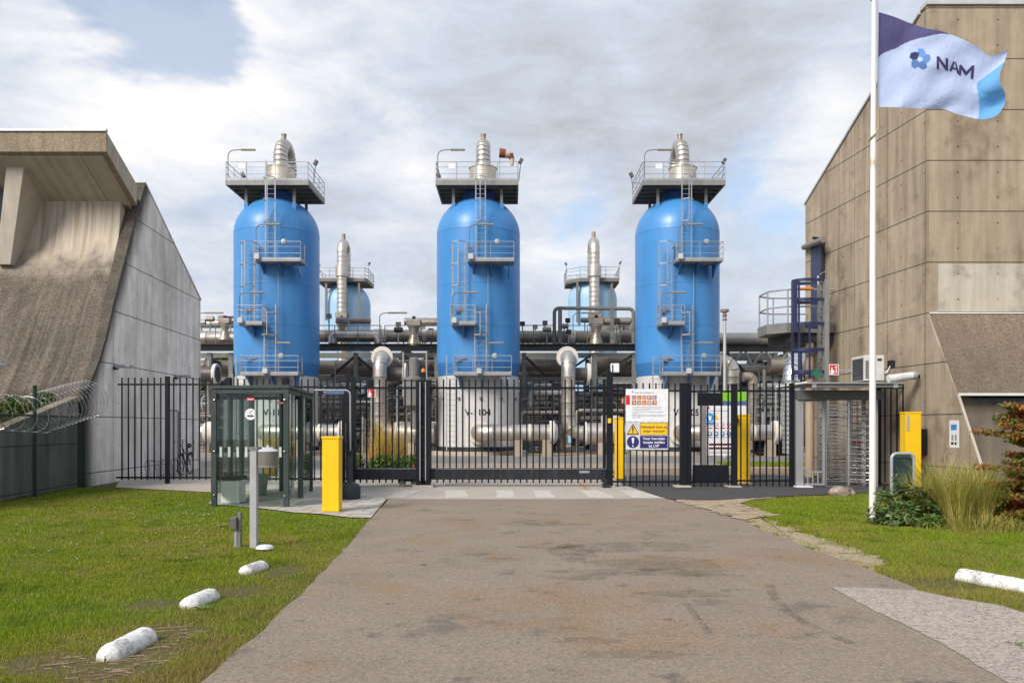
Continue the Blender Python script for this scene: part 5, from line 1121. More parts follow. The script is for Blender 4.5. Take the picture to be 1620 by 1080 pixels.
letter([((1481.5, 89.5), (1485.4, 90), (1485.4, 110), (1481.5, 109.5)), ((1485.4, 90), (1485.4, 96.6), (1495.6, 111.2), (1495.6, 104.6)), ((1495.6, 92.3), (1499.6, 93), (1499.6, 112.6), (1495.6, 111.6))])
letter([((1507.6, 97.6), (1510.6, 98.2), (1505, 113.2), (1501, 112.2)), ((1510.6, 98.2), (1512.2, 98.6), (1517.6, 117.4), (1513.4, 116)), ((1506.4, 106.6), (1512.2, 108.2), (1513, 111.2), (1505.4, 109.4))])
letter([((1517.6, 103), (1521.2, 103.4), (1519.8, 120.4), (1515.9, 118.6)), ((1521.2, 103.4), (1528.4, 114), (1527.6, 120.2), (1520.8, 110.6)), ((1528.4, 114), (1537.2, 104.2), (1536.4, 111.2), (1527.6, 120.2)), ((1537.2, 104.2), (1541.2, 103.6), (1539.4, 126), (1535.2, 124.6))])

# ------------------------------------------------------------------ gas columns
def railing(root, pts, z, h=1.05, close=False, m=None, r=.022, rails=(.36, .72, 1.0), every=1.25, kick=True, gaps=()):
    """posts and rails along a path of (x, y); every handrail side and post is its own part"""
    m = m or galv; segs = list(zip(pts, pts[1:] + (pts[:1] if close else [])));
    if not close: segs = segs[:len(pts) - 1]
    done = set()
    for k, (a, b) in enumerate(segs):
        if k in gaps: continue
        mb = MB(); a_, b_ = Vector((*a, 0)), Vector((*b, 0))
        for f in rails: mb.bar((a[0], a[1], z + h * f), (b[0], b[1], z + h * f), r if f > .9 else r * .75, 6)
        if kick: mb.sbar((a[0], a[1], z + .06), (b[0], b[1], z + .06), .012, .12)
        n = max(1, round((b_ - a_).length / every))
        for i in range(n + 1):
            q = a_.lerp(b_, i / n); key = (round(q.x, 2), round(q.y, 2))
            if key in done: continue
            done.add(key); mb.bar((q.x, q.y, z), (q.x, q.y, z + h), r, 6)
        mb.o('railing', m, root, sm=40)

def ladder(root, x, y, z0, z1, w=.52, cage=True, m=None, out=.62):
    m = m or galv; lad = MB()
    for s_ in (-1, 1): lad.sbar((x + s_ * w / 2, y, z0), (x + s_ * w / 2, y, z1), .06, .035, (0, 1, 0))
    n = int((z1 - z0) / .28)
    for i in range(n): lad.bar((x - w / 2, y, z0 + .2 + i * .28), (x + w / 2, y, z0 + .2 + i * .28), .013, 5)
    lo = lad.o('ladder', m, root, sm=0)
    if cage:
        mb = MB(); zz = z0 + 2.2; zs = []
        while zz < z1 + .1: zs.append(zz); zz += 1.25
        for zz in zs:
            pts = [(x - w / 2, y, zz), (x - w / 2 - .02, y - out * .6, zz), (x, y - out, zz), (x + w / 2 + .02, y - out * .6, zz), (x + w / 2, y, zz)]
            for p0, p1 in zip(pts, pts[1:]): mb.sbar(p0, p1, .012, .06)
        if len(zs) > 1: mb.sbar((x, y - out - .01, zs[0]), (x, y - out - .01, zs[-1]), .045, .012, (0, 1, 0))
        mb.o('cage', m, lo, sm=0)

lamp_head_m = paint('lamp_head', (.26, .24, .19), .5, dirt_amt=.2)
def gooseneck(root, x, y, z, h, reach, head=.75, sgn=1):
    mb = MB(); mb.tube(fillet([(x, y, z), (x, y, z + h), (x + sgn * reach, y, z + h + .06)], .35, 6), .028, 8); lm = mb.o('lamp', galv_dark, root)
    mb = MB(); mb.cbox((x + sgn * (reach + head / 2), y, z + h + .05), (head, .16, .10)); mb.o('lamp_head', lamp_head_m, lm, sm=0, bevel=.03)
def flood(root, x, y, z, rz, h=1.25):
    mb = MB(); mb.bar((x, y, z), (x + .12 * math.cos(rz), y, z + h), .025, 6); lm = mb.o('lamp', galv_dark, root)
    mb = MB(); mb.cbox((x + .12 * math.cos(rz), y, z + h + .08), (.2, .24, .32), ry=.5 * math.cos(rz)); mb.o('lamp_head', paint('flood_head', (.1, .1, .1), .5), lm, sm=0, bevel=.03)

def column(xc, yc, tagno, label, dxs, right):
    v = thing('gas_column', label, 'gas column', (xc, yc, 0), 'blue gas columns')
    r = 2.52
    mb = MB(); mb.lathe([(3.0, 0), (3.0, .22), (0, .22)], (xc, yc, 0), 48); mb.o('plinth', conc_ground, v)
    mb = MB(); n = 36; mb.lathe([(2.44, .22), (2.44, 4.66)], (xc, yc, 0), n)
    for i in range(n):                                   # lapped sheet seams and fixing brackets of the skirt
        a = 2 * math.pi * i / n; ca, sa = math.cos(a), math.sin(a)
        if i % 2 == 0: mb.sbar((xc + 2.445 * ca, yc + 2.445 * sa, .25), (xc + 2.445 * ca, yc + 2.445 * sa, 4.62), .03, .012, (ca, sa, 0))
    sko = mb.o('skirt', skirt_m, v, sm=20)
    for i in range(0, n, 3):
        a = 2 * math.pi * (i + .5) / n; ca, sa = math.cos(a), math.sin(a)
        if sa > .3: continue
        mb = MB(); mb.cbox((xc + 2.48 * ca, yc + 2.48 * sa, 3.3), (.14, .12, .16), rz=a); mb.o('bracket', galv_dark, sko, sm=0)
    mb = MB(); mb.lathe([(2.50, .22), (2.50, .48)], (xc, yc, 0), 48); mb.o('base_ring', dark_m, v)
    mb = MB()
    prof_ = [(2.38, 4.64), (2.44, 4.95), (2.515, 5.42), (r, 5.45), (r, 7.55), (r + .006, 7.57), (r + .006, 7.61), (r, 7.63), (r, 9.98), (r + .006, 10.0), (r + .006, 10.04), (r, 10.06), (r, 13.2), (r + .008, 13.22)]
    prof_ += [(r * math.cos(a), 13.24 + 2.28 * math.sin(a)) for a in np.linspace(.02, 1.26, 20)]
    mb.lathe(prof_, (xc, yc, 0), 96); sh_ = mb.o('shell', blue, v, sm=9)
    mb = MB(); mb.lathe([(2.392, 4.60), (2.455, 4.95), (2.53, 5.40), (2.53, 5.44)], (xc, yc, 0), 96, caps=False); mb.o('lower_band', blue_band, sh_)
    mb = MB(); mb.lathe([(.95, 15.2), (.95, 15.82)], (xc, yc, 0), 40); mb.o('neck', blue_dark, v)
    # platform
    zp = 15.74; pf = MB(); x0, x1, y0, y1 = xc - 2.42, xc + 2.42, yc - 2.1, yc + 2.1
    def fx_(a, b): pf.box(a, b)
    fx_((x0, y0, zp), (x1, y0 + .1, zp + .28)); fx_((x0, y1 - .1, zp), (x1, y1, zp + .28)); fx_((x0, y0 + .1, zp), (x0 + .1, y1 - .1, zp + .28)); fx_((x1 - .1, y0 + .1, zp), (x1, y1 - .1, zp + .28))
    plo = pf.o('platform', paint('platform_grey', (.24, .24, .235), .5, .2), v, sm=0)
    mb = MB(); mb.box((x0 + .1, y0 + .1, zp + .2), (x1 - .1, y1 - .1, zp + .26)); mb.o('grating', dark_m, plo, sm=0)
    for f in (.2, .4, .6, .8):
        mb = MB(); yq = y0 + (y1 - y0) * f; mb.box((x0 + .1, yq - .05, zp + .02), (x1 - .1, yq + .05, zp + .2)); mb.o('beam', galv_dark, plo, sm=0)
    for sx in (-1, 1):
        for sy in (-1, 1):
            px_, py_ = xc + sx * 1.42, yc + sy * 1.42; hd = 13.24 + 2.28 * math.sqrt(max(0, 1 - (2 * 1.42 ** 2) / r ** 2))
            mb = MB(); mb.sbar((px_, py_, hd + .25), (px_, py_, zp), .16, .16); lg = mb.o('support_leg', galv_dark, plo, sm=0)
            mb = MB(); mb.sbar((px_, py_, hd - .35), (px_, py_, hd + .25), .22, .2); mb.o('support_pad', blue, lg, sm=0)
    railing(plo, [(x0 + .03, y0 + .03), (x1 - .03, y0 + .03), (x1 - .03, y1 - .03), (x0 + .03, y1 - .03)], zp + .28, 1.08, True)
    gooseneck(v, x0 + .12, y0 + .1, zp + .28, 1.75, .75, .85)
    flood(v, x1 + .02, y0 + (.9 if right else 1.2), zp + .5, 0, 1.1); flood(v, x0 - .02, y1 - .6, zp + .5, math.pi, 1.1)
    mb = MB(); mb.box((x0 + .75, y0 + .0, zp + .95), (x0 + 1.15, y0 + .02, zp + 1.25)); mb.o('notice', signwhite, v, sm=0)
    # vent drum and U-shaped pipe
    xd_ = xc + .28; mb = MB(); mb.lathe([(.82, zp + .26), (.82, zp + 1.46), (.86, zp + 1.47), (.86, zp + 1.52), (.3, zp + 1.53)], (xd_, yc - .3, 0), 36); mb.o('vent_drum', paint('drum_cladding', (.66, .60, .50), .42, .7, dirt=(.4, .3, .15), dirt_amt=.3), v)
    yf, yb, zt = yc - .3, yc + 1.85, zp + 2.05; rad = (yb - yf) / 2
    pts = [(xd_, yf, zp + .26), (xd_, yf, zt)] + [(xd_, yf + rad - rad * math.cos(a), zt + rad * 1.08 * math.sin(a)) for a in np.linspace(.12, math.pi - .12, 14)] + [(xd_, yb, zt), (xd_, yb, zp + .5)]
    mb = MB(); clad(mb, [], .385) if False else None
    P_ = [Vector(q) for q in pts]; L_ = [0.0]
    for a, b in zip(P_, P_[1:]): L_.append(L_[-1] + (b - a).length)
    ring = []; d_ = 0
    while d_ < L_[-1]:
        for i in range(len(P_) - 1):
            if d_ <= L_[i + 1]: ring.append((P_[i].lerp(P_[i + 1], (d_ - L_[i]) / (L_[i + 1] - L_[i])), d_)); break
        d_ += .06
    mb.tube([q for q, _ in ring], [.40 * (1.05 if (k % 4 == 0 and zp + 1.6 < q.z) else 1.0) for k, (q, _) in enumerate(ring)], 28)
    for i in range((len(ring) - 1) * 28):
        if (i // 28) % 4 == 0 and zp + 1.7 < ring[i // 28][0].z: mb.m[i] = 1  # shadow gaps between the pipe's sheets, painted darker
    mb.o('vent_pipe', alu, v, sm=30)
    mb = MB(); zz = zt + rad * 1.08 + .30; mb.lathe([(.145, -.1), (.145, .27), (.165, .28), (.165, .36), (0, .36)], (xd_, yf + rad * .72, zz), 18); mb.o('vent_stub', alu_dull, v)
    # ladders and landings on the front
    yl = yc - r
    xl = xc + .17 + dxs
    ladder(v, xl, yl - .22, 11.2, zp + 1.25, .55)
    xt = xl
    for (dx0, dx1, zd, nm) in ((-.72, 1.92, 11.02, 0), (-1.66, -.26, 7.42, 1), (-1.50, 1.78, 4.56, 2)):
        ya_ = yl - .95; xa, xb = xt + dx0, xt + dx1
        mb = MB(); mb.box((xa, ya_, zd), (xb, yl + .42, zd + .1)); ld = mb.o('landing', paint('landing_grey', (.27, .27, .265), .5, .2), v, sm=0)
        nb = 2 if nm != 1 else 1
        for k in range(nb + 1 if nb > 1 else 1):
            xq = xa + .3 + (xb - xa - .6) * (k / nb if nb > 1 else .5); mb = MB(); mb.prismx([(ya_ + .1, zd), (yl + .4, zd), (yl + .4, zd - .75), (yl + .1, zd - .62)], xq - .035, xq + .035); mb.o('bracket', blue_band, ld, sm=0)
        railing(ld, [(xa, yl), (xa, ya_ + .02), (xb, ya_ + .02), (xb, yl)], zd + .1, 1.02, False, every=1.3 if nm != 1 else .8, r=.02)
        gooseneck(v, xa + (.1 if nm != 2 else 1.45), ya_ + .06, zd + .1, 1.95 if nm == 0 else 1.7, .55, .85)
        mb = MB(); mb.cbox((xa + (.2 if nm != 2 else 1.45), ya_ - .1, zd + .25), (.28, .16, .3)); mb.o('junction_box', paint('box_pale', (.5, .52, .52), .5), ld, sm=0, bevel=.02)
        if nm != 1:
            mb = MB(); mb.lathe([(.0, -.1), (.14, -.08), (.16, .05), (.1, .1), (0, .1)], (xb - .95, ya_ + .02, zd + 1.12), 14, 'Y'); mb.o('floodlight', galv, ld)
        mb = MB()
        for k in range(2): mb.cbox((xa + .25 + k * .3, yl + .1, zd + 1.0 + .06 * k), (.2, .2, .1)); 
        mb.bar((xa - .1, yl + .05, zd + 1.02), (xa + .8, yl + .05, zd + 1.0), .03, 6); mb.o('valve', paint('rusty_valve', (.3, .19, .13), .7), ld, sm=0)
    ladder(v, xt - 1.25, yl - .3, 7.5, 12.25, .72)
    ladder(v, xt - .02 + .02, yl - .3, 4.7, 8.7, .66, m=galv)
    mb = MB(); xt2 = xt + .12; mb.bar((xt2 + .3, yl - .1, 4.7), (xt2 + .3, yl - .1, 11.0), .022, 6); mb.o('conduit', galv, v)
    mb = MB(); mb.sbar((xt - 1.95, yl - .25, .3), (xt - 1.95, yl - .25, 5.75), .06, .05); mb.sbar((xt - 1.4, yl - .25, .3), (xt - 1.4, yl - .25, 5.0), .06, .05)
    for i in range(17): mb.bar((xt - 1.95, yl - .25, .5 + i * .3), (xt - 1.4, yl - .25, .5 + i * .3), .014, 5)
    mb.o('ladder', galv, v, sm=0)
    mb = MB()                                            # lettering wrapped on the skirt
    def wrap(a, b, xo=0):
        an = (a + xo) / 2.46; return (xc + 2.46 * math.sin(an), yc - 2.46 * math.cos(an), 2.32 + b)
    text(mb, tagno, 0, 0, 0, .52, bold=.012, fn=lambda a, b: wrap(a, b, .05 if dxs < .2 else .62)); text(mb, '5 85', 0, 0, 0, .26, fn=lambda a, b: (wrap(a, b - .42, .0)))if False else None
    mb.o('lettering', signblack, v, sm=0, recalc=False)
    return v
YV = 50.0
column(X(438.5, YV), YV, 'V-1103', 'tall blue gas column on a pale skirt, behind the glass shelter', .22, False)
column(X(757, YV), YV, 'V-1104', 'tall blue gas column on a pale skirt, the one carrying the windsock', .06, True)
column(X(1071, YV), YV, 'V-1105', 'tall blue gas column on a pale skirt, behind the sign boards', -.16, True)

wsk = thing('windsock', 'faded orange and white windsock drooping on a thin pole on the column platform', 'windsock', (X(790, 48), 48, 16.0))
zt = Z(242, 48); xw = X(790.5, 48)
mb = MB(); mb.bar((xw, 48, 16.02), (xw, 48, zt + .3), .02, 8); mb.o('pole', galv, wsk)
path = [(xw, 48, zt), (xw + .35, 48, zt - .05), (xw + .6, 48, zt - .1), (xw + .72, 48, zt - .35), (xw + .72, 48, zt - .72)]; rr = [.27, .25, .20, .15, .09]
wm = [plain('sock_orange', (.20, .055, .028), .8), plain('sock_white', (.52, .46, .38), .8)]
for i in range(4):
    mb = MB(); a, b = Vector(path[i]), Vector(path[i + 1]); mb.tube([a, a.lerp(b, .5), b], [rr[i], (rr[i] + rr[i + 1]) / 2, rr[i + 1]], 16, i == 3); mb.o('sock_band', wm[i % 2], wsk)

# paler columns far behind
def far_column(xc, yc, label, s_):
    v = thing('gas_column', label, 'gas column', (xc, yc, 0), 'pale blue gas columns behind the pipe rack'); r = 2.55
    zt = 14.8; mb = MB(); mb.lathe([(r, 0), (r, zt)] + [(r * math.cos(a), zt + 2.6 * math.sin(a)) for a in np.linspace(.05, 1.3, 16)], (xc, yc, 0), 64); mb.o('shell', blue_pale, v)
    zp = Z(442, yc - 2); x0, x1, y0, y1 = xc - 2.6, xc + 2.6, yc - 2.6, yc + 2.0; mb = MB(); ch = 1.1
    poly = [(x0 + ch * (s_ > 0), y0), (x1 - .2, y0), (x1, y0 + 1), (x1, y1), (x0 - .2, y1), (x0 - .2, y0 + 1.4)]
    mb.prismz(poly, zp - .3, zp); plo = mb.o('platform', galv_dark, v, sm=0); railing(plo, poly, zp, 1.15, True, r=.035, every=1.4)
    for sx in (-1, 1): mb = MB(); mb.sbar((xc + sx * 1.75, y0 + .3, zp - 4.4), (xc + sx * 1.75, y0 + .3, zp - .3), .22, .22); mb.o('support_leg', galv_dark, plo, sm=0)
    mb = MB(); xp_ = xc - s_ * .08; yf = y0 - .45; zt2 = zp + 2.75
    pts = [(xp_, yf, 7.6), (xp_, yf, zt2)] + [(xp_, yf + 1.0 - 1.0 * math.cos(a), zt2 + 1.0 * math.sin(a)) for a in np.linspace(.2, math.pi - .2, 10)] + [(xp_, yf + 2.0, zt2), (xp_, yf + 2.0, zp)]
    P_ = [Vector(q) for q in pts]; ring = []
    for a, b in zip(P_, P_[1:]):
        k = max(1, int((b - a).length / .12)); ring += [a.lerp(b, i / k) for i in range(k)]
    mb.tube(ring, [.52 * (1.05 if k % 4 == 0 else 1) for k in range(len(ring))], 20); mb.o('vent_pipe', alu, v, sm=30)
    mb = MB(); mb.lathe([(.68, zp + .1), (.68, zp + 1.2), (.5, zp + 1.25)], (xp_, yf, 0), 24); mb.o('pipe_sleeve', alu, v)
    mb = MB(); mb.lathe([(.2, zt2 + 1.4), (.2, zt2 + 2.05), (0, zt2 + 2.05)], (xp_, yf + .85, 0), 14); mb.o('vent_stub', alu_dull, v)
    mb = MB(); mb.box((xp_ - .6, yf - .6, Z(503, yf)), (xp_ + .6, yf + .6, Z(495, yf))); mb.o('pipe_clamp', alu_dull, v, sm=0)
    flood(v, x1, y0 + 1, zp + .9, 0, .8); flood(v, x0 - .1, y0 + 1.6, zp + .9, math.pi, .8)
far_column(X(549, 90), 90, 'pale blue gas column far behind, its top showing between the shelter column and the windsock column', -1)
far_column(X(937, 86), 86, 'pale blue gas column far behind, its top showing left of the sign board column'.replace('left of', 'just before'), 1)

# ------------------------------------------------------------------ pipe rack and pipework
Y1, Y2 = 55.0, 60.5
rk = thing('pipe_rack', 'long dark steel pipe rack with a walkway behind the blue columns', 'pipe rack', (0, 57, 0))
xL, xR = -24.0, 19.5
def Zr(py, Y=Y1): return Z(py, Y)
for Y in (Y1, Y2):
    mb = MB(); mb.box((xL, Y - .14, Zr(555)), (xR, Y + .14, Zr(546.5))); mb.o('deck_beam', rack_m, rk, sm=0)
    mb = MB(); mb.box((xL, Y - .1, Zr(602)), (xR, Y + .1, Zr(596))); mb.o('lower_beam', rack_m, rk, sm=0)
    mb = MB(); mb.box((xL, Y - .08, Zr(633)), (xR, Y + .08, Zr(629))); mb.o('lower_beam', rack_m, rk, sm=0)
mb = MB(); mb.box((xL, Y1 - .9, Zr(547) + .003), (xR, Y1 + .4, Zr(545.6))); mb.o('walkway', dark_m, rk, sm=0)
cols_px = [332, 366, 563, 691, 829, 941, 1003, 1146, 1226]
for px in cols_px:
    for Y in (Y1, Y2):
        mb = MB(); x = X(px, Y1); mb.box((x - .14, Y - .2 if Y == Y2 else Y - .17, 0), (x + .14, Y + .2 if Y == Y2 else Y - .145 + .33, Zr(558))); mb.o('column', paint('column_grey', (.20, .205, .19), .55, .1) if Y == Y1 else dark_m, rk, sm=0)
    mb = MB(); mb.box((x - .1, Y1 + .19, Zr(574)), (x + .1, Y2 - .21, Zr(568))); mb.o('cross_beam', dark_m, rk, sm=0)
for a, b, p0, p1 in ((520, 563, 600, 562), (563, 610, 562, 604), (563, 640, 630, 602), (829, 875, 562, 606), (870, 935, 606, 562), (941, 1000, 600, 562), (850, 880, 630, 690), (640, 688, 562, 604), (845, 900, 690, 634), (1150, 1190, 560, 600)):
    mb = MB(); mb.sbar((X(a, Y1), Y1 + .03, Zr(p0)), (X(b, Y1), Y1 + .03, Zr(p1)), .16, .16); mb.o('brace', dark_m, rk, sm=0)
segs = [(X(a, Y1), X(b, Y1)) for a, b in ((317, 380), (498, 606), (612, 702), (812, 875), (885, 1012))]
for a, b in segs: railing(rk, [(a, Y1 - .88), (b, Y1 - .88)], Zr(545.6), 1.2, False, rack_m, .03, (.5, 1.0), 1.55, False)
for px, sg in ((604, 1), (905, 1), (318, 1)):
    gooseneck(rk, X(px, Y1), Y1 - .9, Zr(545), 1.95, .55, 1.25, sg)
mb = MB(); mb.tube(fillet([(X(877, 54.5), 54.5, Zr(545)), (X(877, 54.5), 54.5, Zr(489)), (X(1002, 54.5), 54.5, Zr(490)), (X(1002, 54.5), 54.5, Zr(545))], .3, 4), .12, 10); mb.o('portal_frame', galv_dark, rk)
for px in (886, 968):
    mb = MB(); x = X(px, 54.5); mb.box((x - .13, 54.35, Zr(545)), (x + .13, 54.6, Zr(491))); mb.o('portal_post', galv_dark, rk, sm=0)

PG = 'clad pipes on and under the rack'
def pipe(label, pts, r, m=None, step=1.1, loc=None, bend=None, n=24, caps=(), group=None, name='pipe', lip=.03):
    """one clad pipe as a thing; caps are (point, axis) pale insulation rings"""
    base = Vector(pts[0]); base.z = min(q[2] for q in pts); pi = thing(name, label, 'pipe', tuple(base), group)
    mb = MB(); clad(mb, pts, r, step, n, bend, lip=lip); mb.o('cladding', m or alu, pi, sm=30)
    for q, ax, rr_, th in caps:
        mb = MB(); mb.lathe([(r * .9, -th / 2), (rr_, -th / 2), (rr_ * 1.02, 0), (rr_, th / 2), (r * .9, th / 2)], q, 32, ax); mb.o('end_ring', insul, pi)
    return pi
def hp(label, a, b, py, Y, r, m=None, **k): return pipe(label, [(X(a, Y), Y, Z(py, Y)), (X(b, Y), Y, Z(py, Y))], r, m, **k)
# upper runs
hp('thick brown clad pipe on the rack deck between the smooth wall and the shelter column', 300, 384, 535, 56, .48, alu)
hp('thick clad pipe on the rack deck between the shelter column and the windsock column', 488, 712, 531.5, 56, .42, alu_dull, caps=((P(602, 531.5, 56), 'X', .47, .9), (P(672, 531.5, 56), 'X', .46, .3)))
hp('thick clad pipe on the rack deck between the windsock column and the sign board column', 800, 1020, 533, 56, .43, alu_dull, caps=((P(905, 533, 56), 'X', .47, .4), (P(975, 533, 56), 'X', .45, .3)))
hp('smaller clad pipe raised above the deck beside the yoke valve', 640, 705, 509, 57, .28, alu)
hp('smaller clad pipe raised above the rack deck behind the sign board column', 935, 1010, 524, 57.5, .42, alu_dull)
hp('smaller clad pipe raised above the deck by the smooth wall', 300, 372, 512, 57.5, .30, alu)
pipe('bent clad pipe looping on the deck below the far pale column', [(X(527, 54.6), 54.6, Z(543, 54.6)), (X(527, 54.6), 54.6, Z(531, 54.6)), (X(596, 54.6), 54.6, Z(531, 54.6)), (X(600, 54.6), 54.6, Z(543, 54.6))], .3, alu, bend=.55)
# lower runs
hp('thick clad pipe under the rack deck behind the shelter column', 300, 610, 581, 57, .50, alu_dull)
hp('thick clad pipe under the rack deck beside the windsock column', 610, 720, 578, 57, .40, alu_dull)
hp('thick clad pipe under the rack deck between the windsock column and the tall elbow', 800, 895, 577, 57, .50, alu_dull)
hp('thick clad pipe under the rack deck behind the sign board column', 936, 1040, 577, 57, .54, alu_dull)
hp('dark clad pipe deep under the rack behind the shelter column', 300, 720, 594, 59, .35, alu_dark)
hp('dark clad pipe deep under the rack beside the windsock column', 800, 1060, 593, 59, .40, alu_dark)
# actuated valves on the deck
def valve(px, py, Y, label, s_=1.0):
    v = thing('valve', label, 'valve', P(px, py, Y), 'actuated valves on the rack deck'); x, y, z = P(px, py, Y)
    mb = MB(); mb.lathe([(.52 * s_, -.75 * s_), (.50 * s_, -.6 * s_), (.30 * s_, -.1 * s_), (.26 * s_, .1 * s_), (.42 * s_, .55 * s_), (.42 * s_, .62 * s_)], (x, y, z), 20); mb.o('yoke', paint('yoke_bronze', (.40, .35, .27), .4, .6), v)
    mb = MB(); mb.cbox((x, y, z + .85 * s_), (1.0 * s_, .7 * s_, .45 * s_)); mb.o('gearbox', alu_dull, v, sm=0, bevel=.05)
    mb = MB(); mb.lathe([(.2 * s_, .5), (.26 * s_, .52), (.26 * s_, 2.4 * s_), (.2 * s_, 2.45 * s_), (0, 2.45 * s_)], (x, y, z + .88 * s_), 18, 'X'); mb.o('actuator', alu_dull, v)
    mb = MB(); mb.bar((x, y - .1, z + 1.05 * s_), (x, y - .1, z + 1.3 * s_), .12 * s_, 10); mb.o('stem', dark_m, v)
valve(655, 530, 54.6, 'bronze valve with a gearbox on the rack deck beside the windsock column', .95)
valve(943, 528, 54.6, 'bronze valve with a long actuator below the far pale column by the portal frame', .95)
valve(541, 524, 56.0, 'bronze valve under the far pale column by the shelter column', .8)
valve(356, 524, 55.6, 'bronze valve on the deck close to the smooth wall', .8)
# tall down pipes
def downpipe(px, label, drum_px, Y=49.5, top=563, bot=684, r=.42):
    z1, z0 = Z(top, Y), Z(bot, Y); x = X(px, Y)
    pipe(label, [(x, Y + 6, z1), (x, Y, z1), (x, Y, z0), (x + 1.6, Y, z0)], r, alu, .75, bend=.85, caps=(((x, Y + .9, z1), 'Y', .66, .22),))
    d = thing('pipe_drum', 'wide pale clad drum lying low ' + ('beside the flower bed' if px < 700 else 'behind the catch post' if px < 1000 else 'behind the pedestrian gate'), 'drum', (x + 1.2, Y, 0)); x1_ = X(drum_px, Y)
    mb = MB(); clad(mb, [(x + 1.0, Y, z0 - .06), (x1_, Y, z0 - .06)], .66, .9); mb.o('cladding', alu, d, sm=30)
    mb = MB(); mb.lathe([(.5, -.03), (.70, -.02), (.72, .08), (.66, .1)], (x + 1.0, Y, z0 - .06), 32, 'X'); mb.o('end_ring', insul, d)
    for q in (x + 1.9, x1_ - .5): mb = MB(); mb.box((q - .18, Y - .4, 0), (q + .18, Y + .4, z0 - .6)); mb.o('saddle', conc_ground, d, sm=0)
    mb = MB(); mb.box((x + 2.0, Y - .55, z0 + .1), (x + 3.0, Y + .3, z0 + 1.02)); mb.o('insulation_box', paint('pale_box', (.56, .54, .50), .5), d, sm=0, bevel=.03)
downpipe(601, 'tall clad down pipe with a ringed elbow, the one above the flower bed', 688)
downpipe(899, 'tall clad down pipe with a ringed elbow between the windsock column and the sign boards', 992)
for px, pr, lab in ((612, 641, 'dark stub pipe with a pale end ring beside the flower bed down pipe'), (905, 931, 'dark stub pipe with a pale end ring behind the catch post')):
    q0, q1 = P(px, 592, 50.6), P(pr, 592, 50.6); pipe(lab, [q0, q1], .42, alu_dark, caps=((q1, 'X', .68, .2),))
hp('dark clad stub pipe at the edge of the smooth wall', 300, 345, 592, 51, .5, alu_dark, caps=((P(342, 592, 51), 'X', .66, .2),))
hp('pale clad pipe with a bulky end low beside the smooth wall', 296, 334, 684, 47, .5, alu, caps=((P(333, 684, 47), 'X', .62, .5),))
# outlet pipes at the foot of the columns
for px, x1p, lab in ((413, 541, 'low clad outlet pipe with a disc end behind the glass shelter'), (757, 873, 'low clad outlet pipe with a disc end below the windsock column'), (1083, 1226, 'low clad outlet pipe with a domed end behind the pedestrian gate')):
    Y = 46.2; z = Z(684, Y); x = X(px, Y)
    op = pipe(lab, [(x, 47.9, z), (x, Y, z), (X(x1p, Y), Y, z)], .46, alu, .95, bend=.7, caps=(((x, 47.35, z), 'Y', .68, .2), ((X(x1p, Y), Y, z), 'X', .66, .25), ((X(x1p - 35, Y), Y, z), 'X', .475, .12)))
    mb = MB(); mb.lathe([(.60, 0), (.52, .12), (.3, .22), (0, .26)], (X(x1p, Y) + .12, Y, z), 28, 'X'); mb.o('domed_end', insul, op)
    for q in (x1p - 8, px + 62): mb = MB(); xx = X(q, Y); mb.box((xx - .25, Y - .3, 0), (xx + .25, Y + .3, z - .4)); mb.o('support_block', paint('support_block', (.34, .28, .22), .8), op, sm=0)
# pipe bridge and pipes beside the right building
br_ = thing('pipe_bridge', 'pale grey pipe bridge with a truss running behind the balcony', 'pipe bridge', (X(1200, 58), 58, 0)); Y = 58
mb = MB(); mb.box((X(1136, Y), Y - .3, Z(556, Y)), (X(1330, Y), Y + .3, Z(545, Y))); mb.o('top_chord', paint('bridge_grey', (.30, .30, .285), .5, .2), br_, sm=0)
mb = MB(); mb.box((X(1136, Y), Y - .2, Z(570, Y)), (X(1330, Y), Y + .2, Z(564, Y))); mb.o('bottom_chord', galv_dark, br_, sm=0)
mb = MB(); mb.box((X(1146, Y), Y - .45, Z(579.5, Y)), (X(1330, Y), Y - .25, Z(576, Y))); mb.o('cable_tray', galv, br_, sm=0)
for a, b in ((1160, 1172), (1190, 1178), (1190, 1205), (1228, 1210), (1228, 1246), (1262, 1248)):
    mb = MB(); mb.sbar((X(a, Y), Y - .15, Z(577, Y)), (X(b, Y), Y - .15, Z(556, Y)), .12, .12); mb.o('truss_bar', galv, br_, sm=0)
for px in (1150, 1243): mb = MB(); mb.box((X(px - 3, Y), Y - .15, 0), (X(px + 3, Y), Y + .15, Z(556, Y))); mb.o('bridge_leg', galv_dark, br_, sm=0)
mb = MB(); mb.sbar((X(1180, Y), Y - .4, Z(570, Y)), (X(1228, Y), Y - .4, Z(612, Y)), .16, .16); mb.o('truss_brace', galv, br_, sm=0)
hp('broad pale pipe lying along the top of the pipe bridge', 1130, 1340, 535, 58, .40, paint('pale_clad', (.55, .53, .49), .5, .5), step=3)
hp('dark pipe running under the pipe bridge', 1172, 1330, 586, 56, .36, alu_dull)
hp('brown clad pipe section thicker than its neighbour under the pipe bridge', 1217, 1250, 577, 54.5, .5, alu_dull)
pipe('broad clad elbow pipe turning down beside the sign board column', [(X(1128, 50), 50, Z(573, 50)), (X(1157, 50), 50, Z(573, 50)), (X(1157, 50), 50, .3)], .46, alu, .42, bend=1.15, caps=((P(1134, 573, 50), 'X', .62, .3),))
pipe('small clad elbow pipe turning down behind the safety board', [(X(1176, 49), 49, Z(596, 49)), (X(1191, 49), 49, Z(596, 49)), (X(1191, 49), 49, .3)], .28, alu_dull, .4, bend=.5)
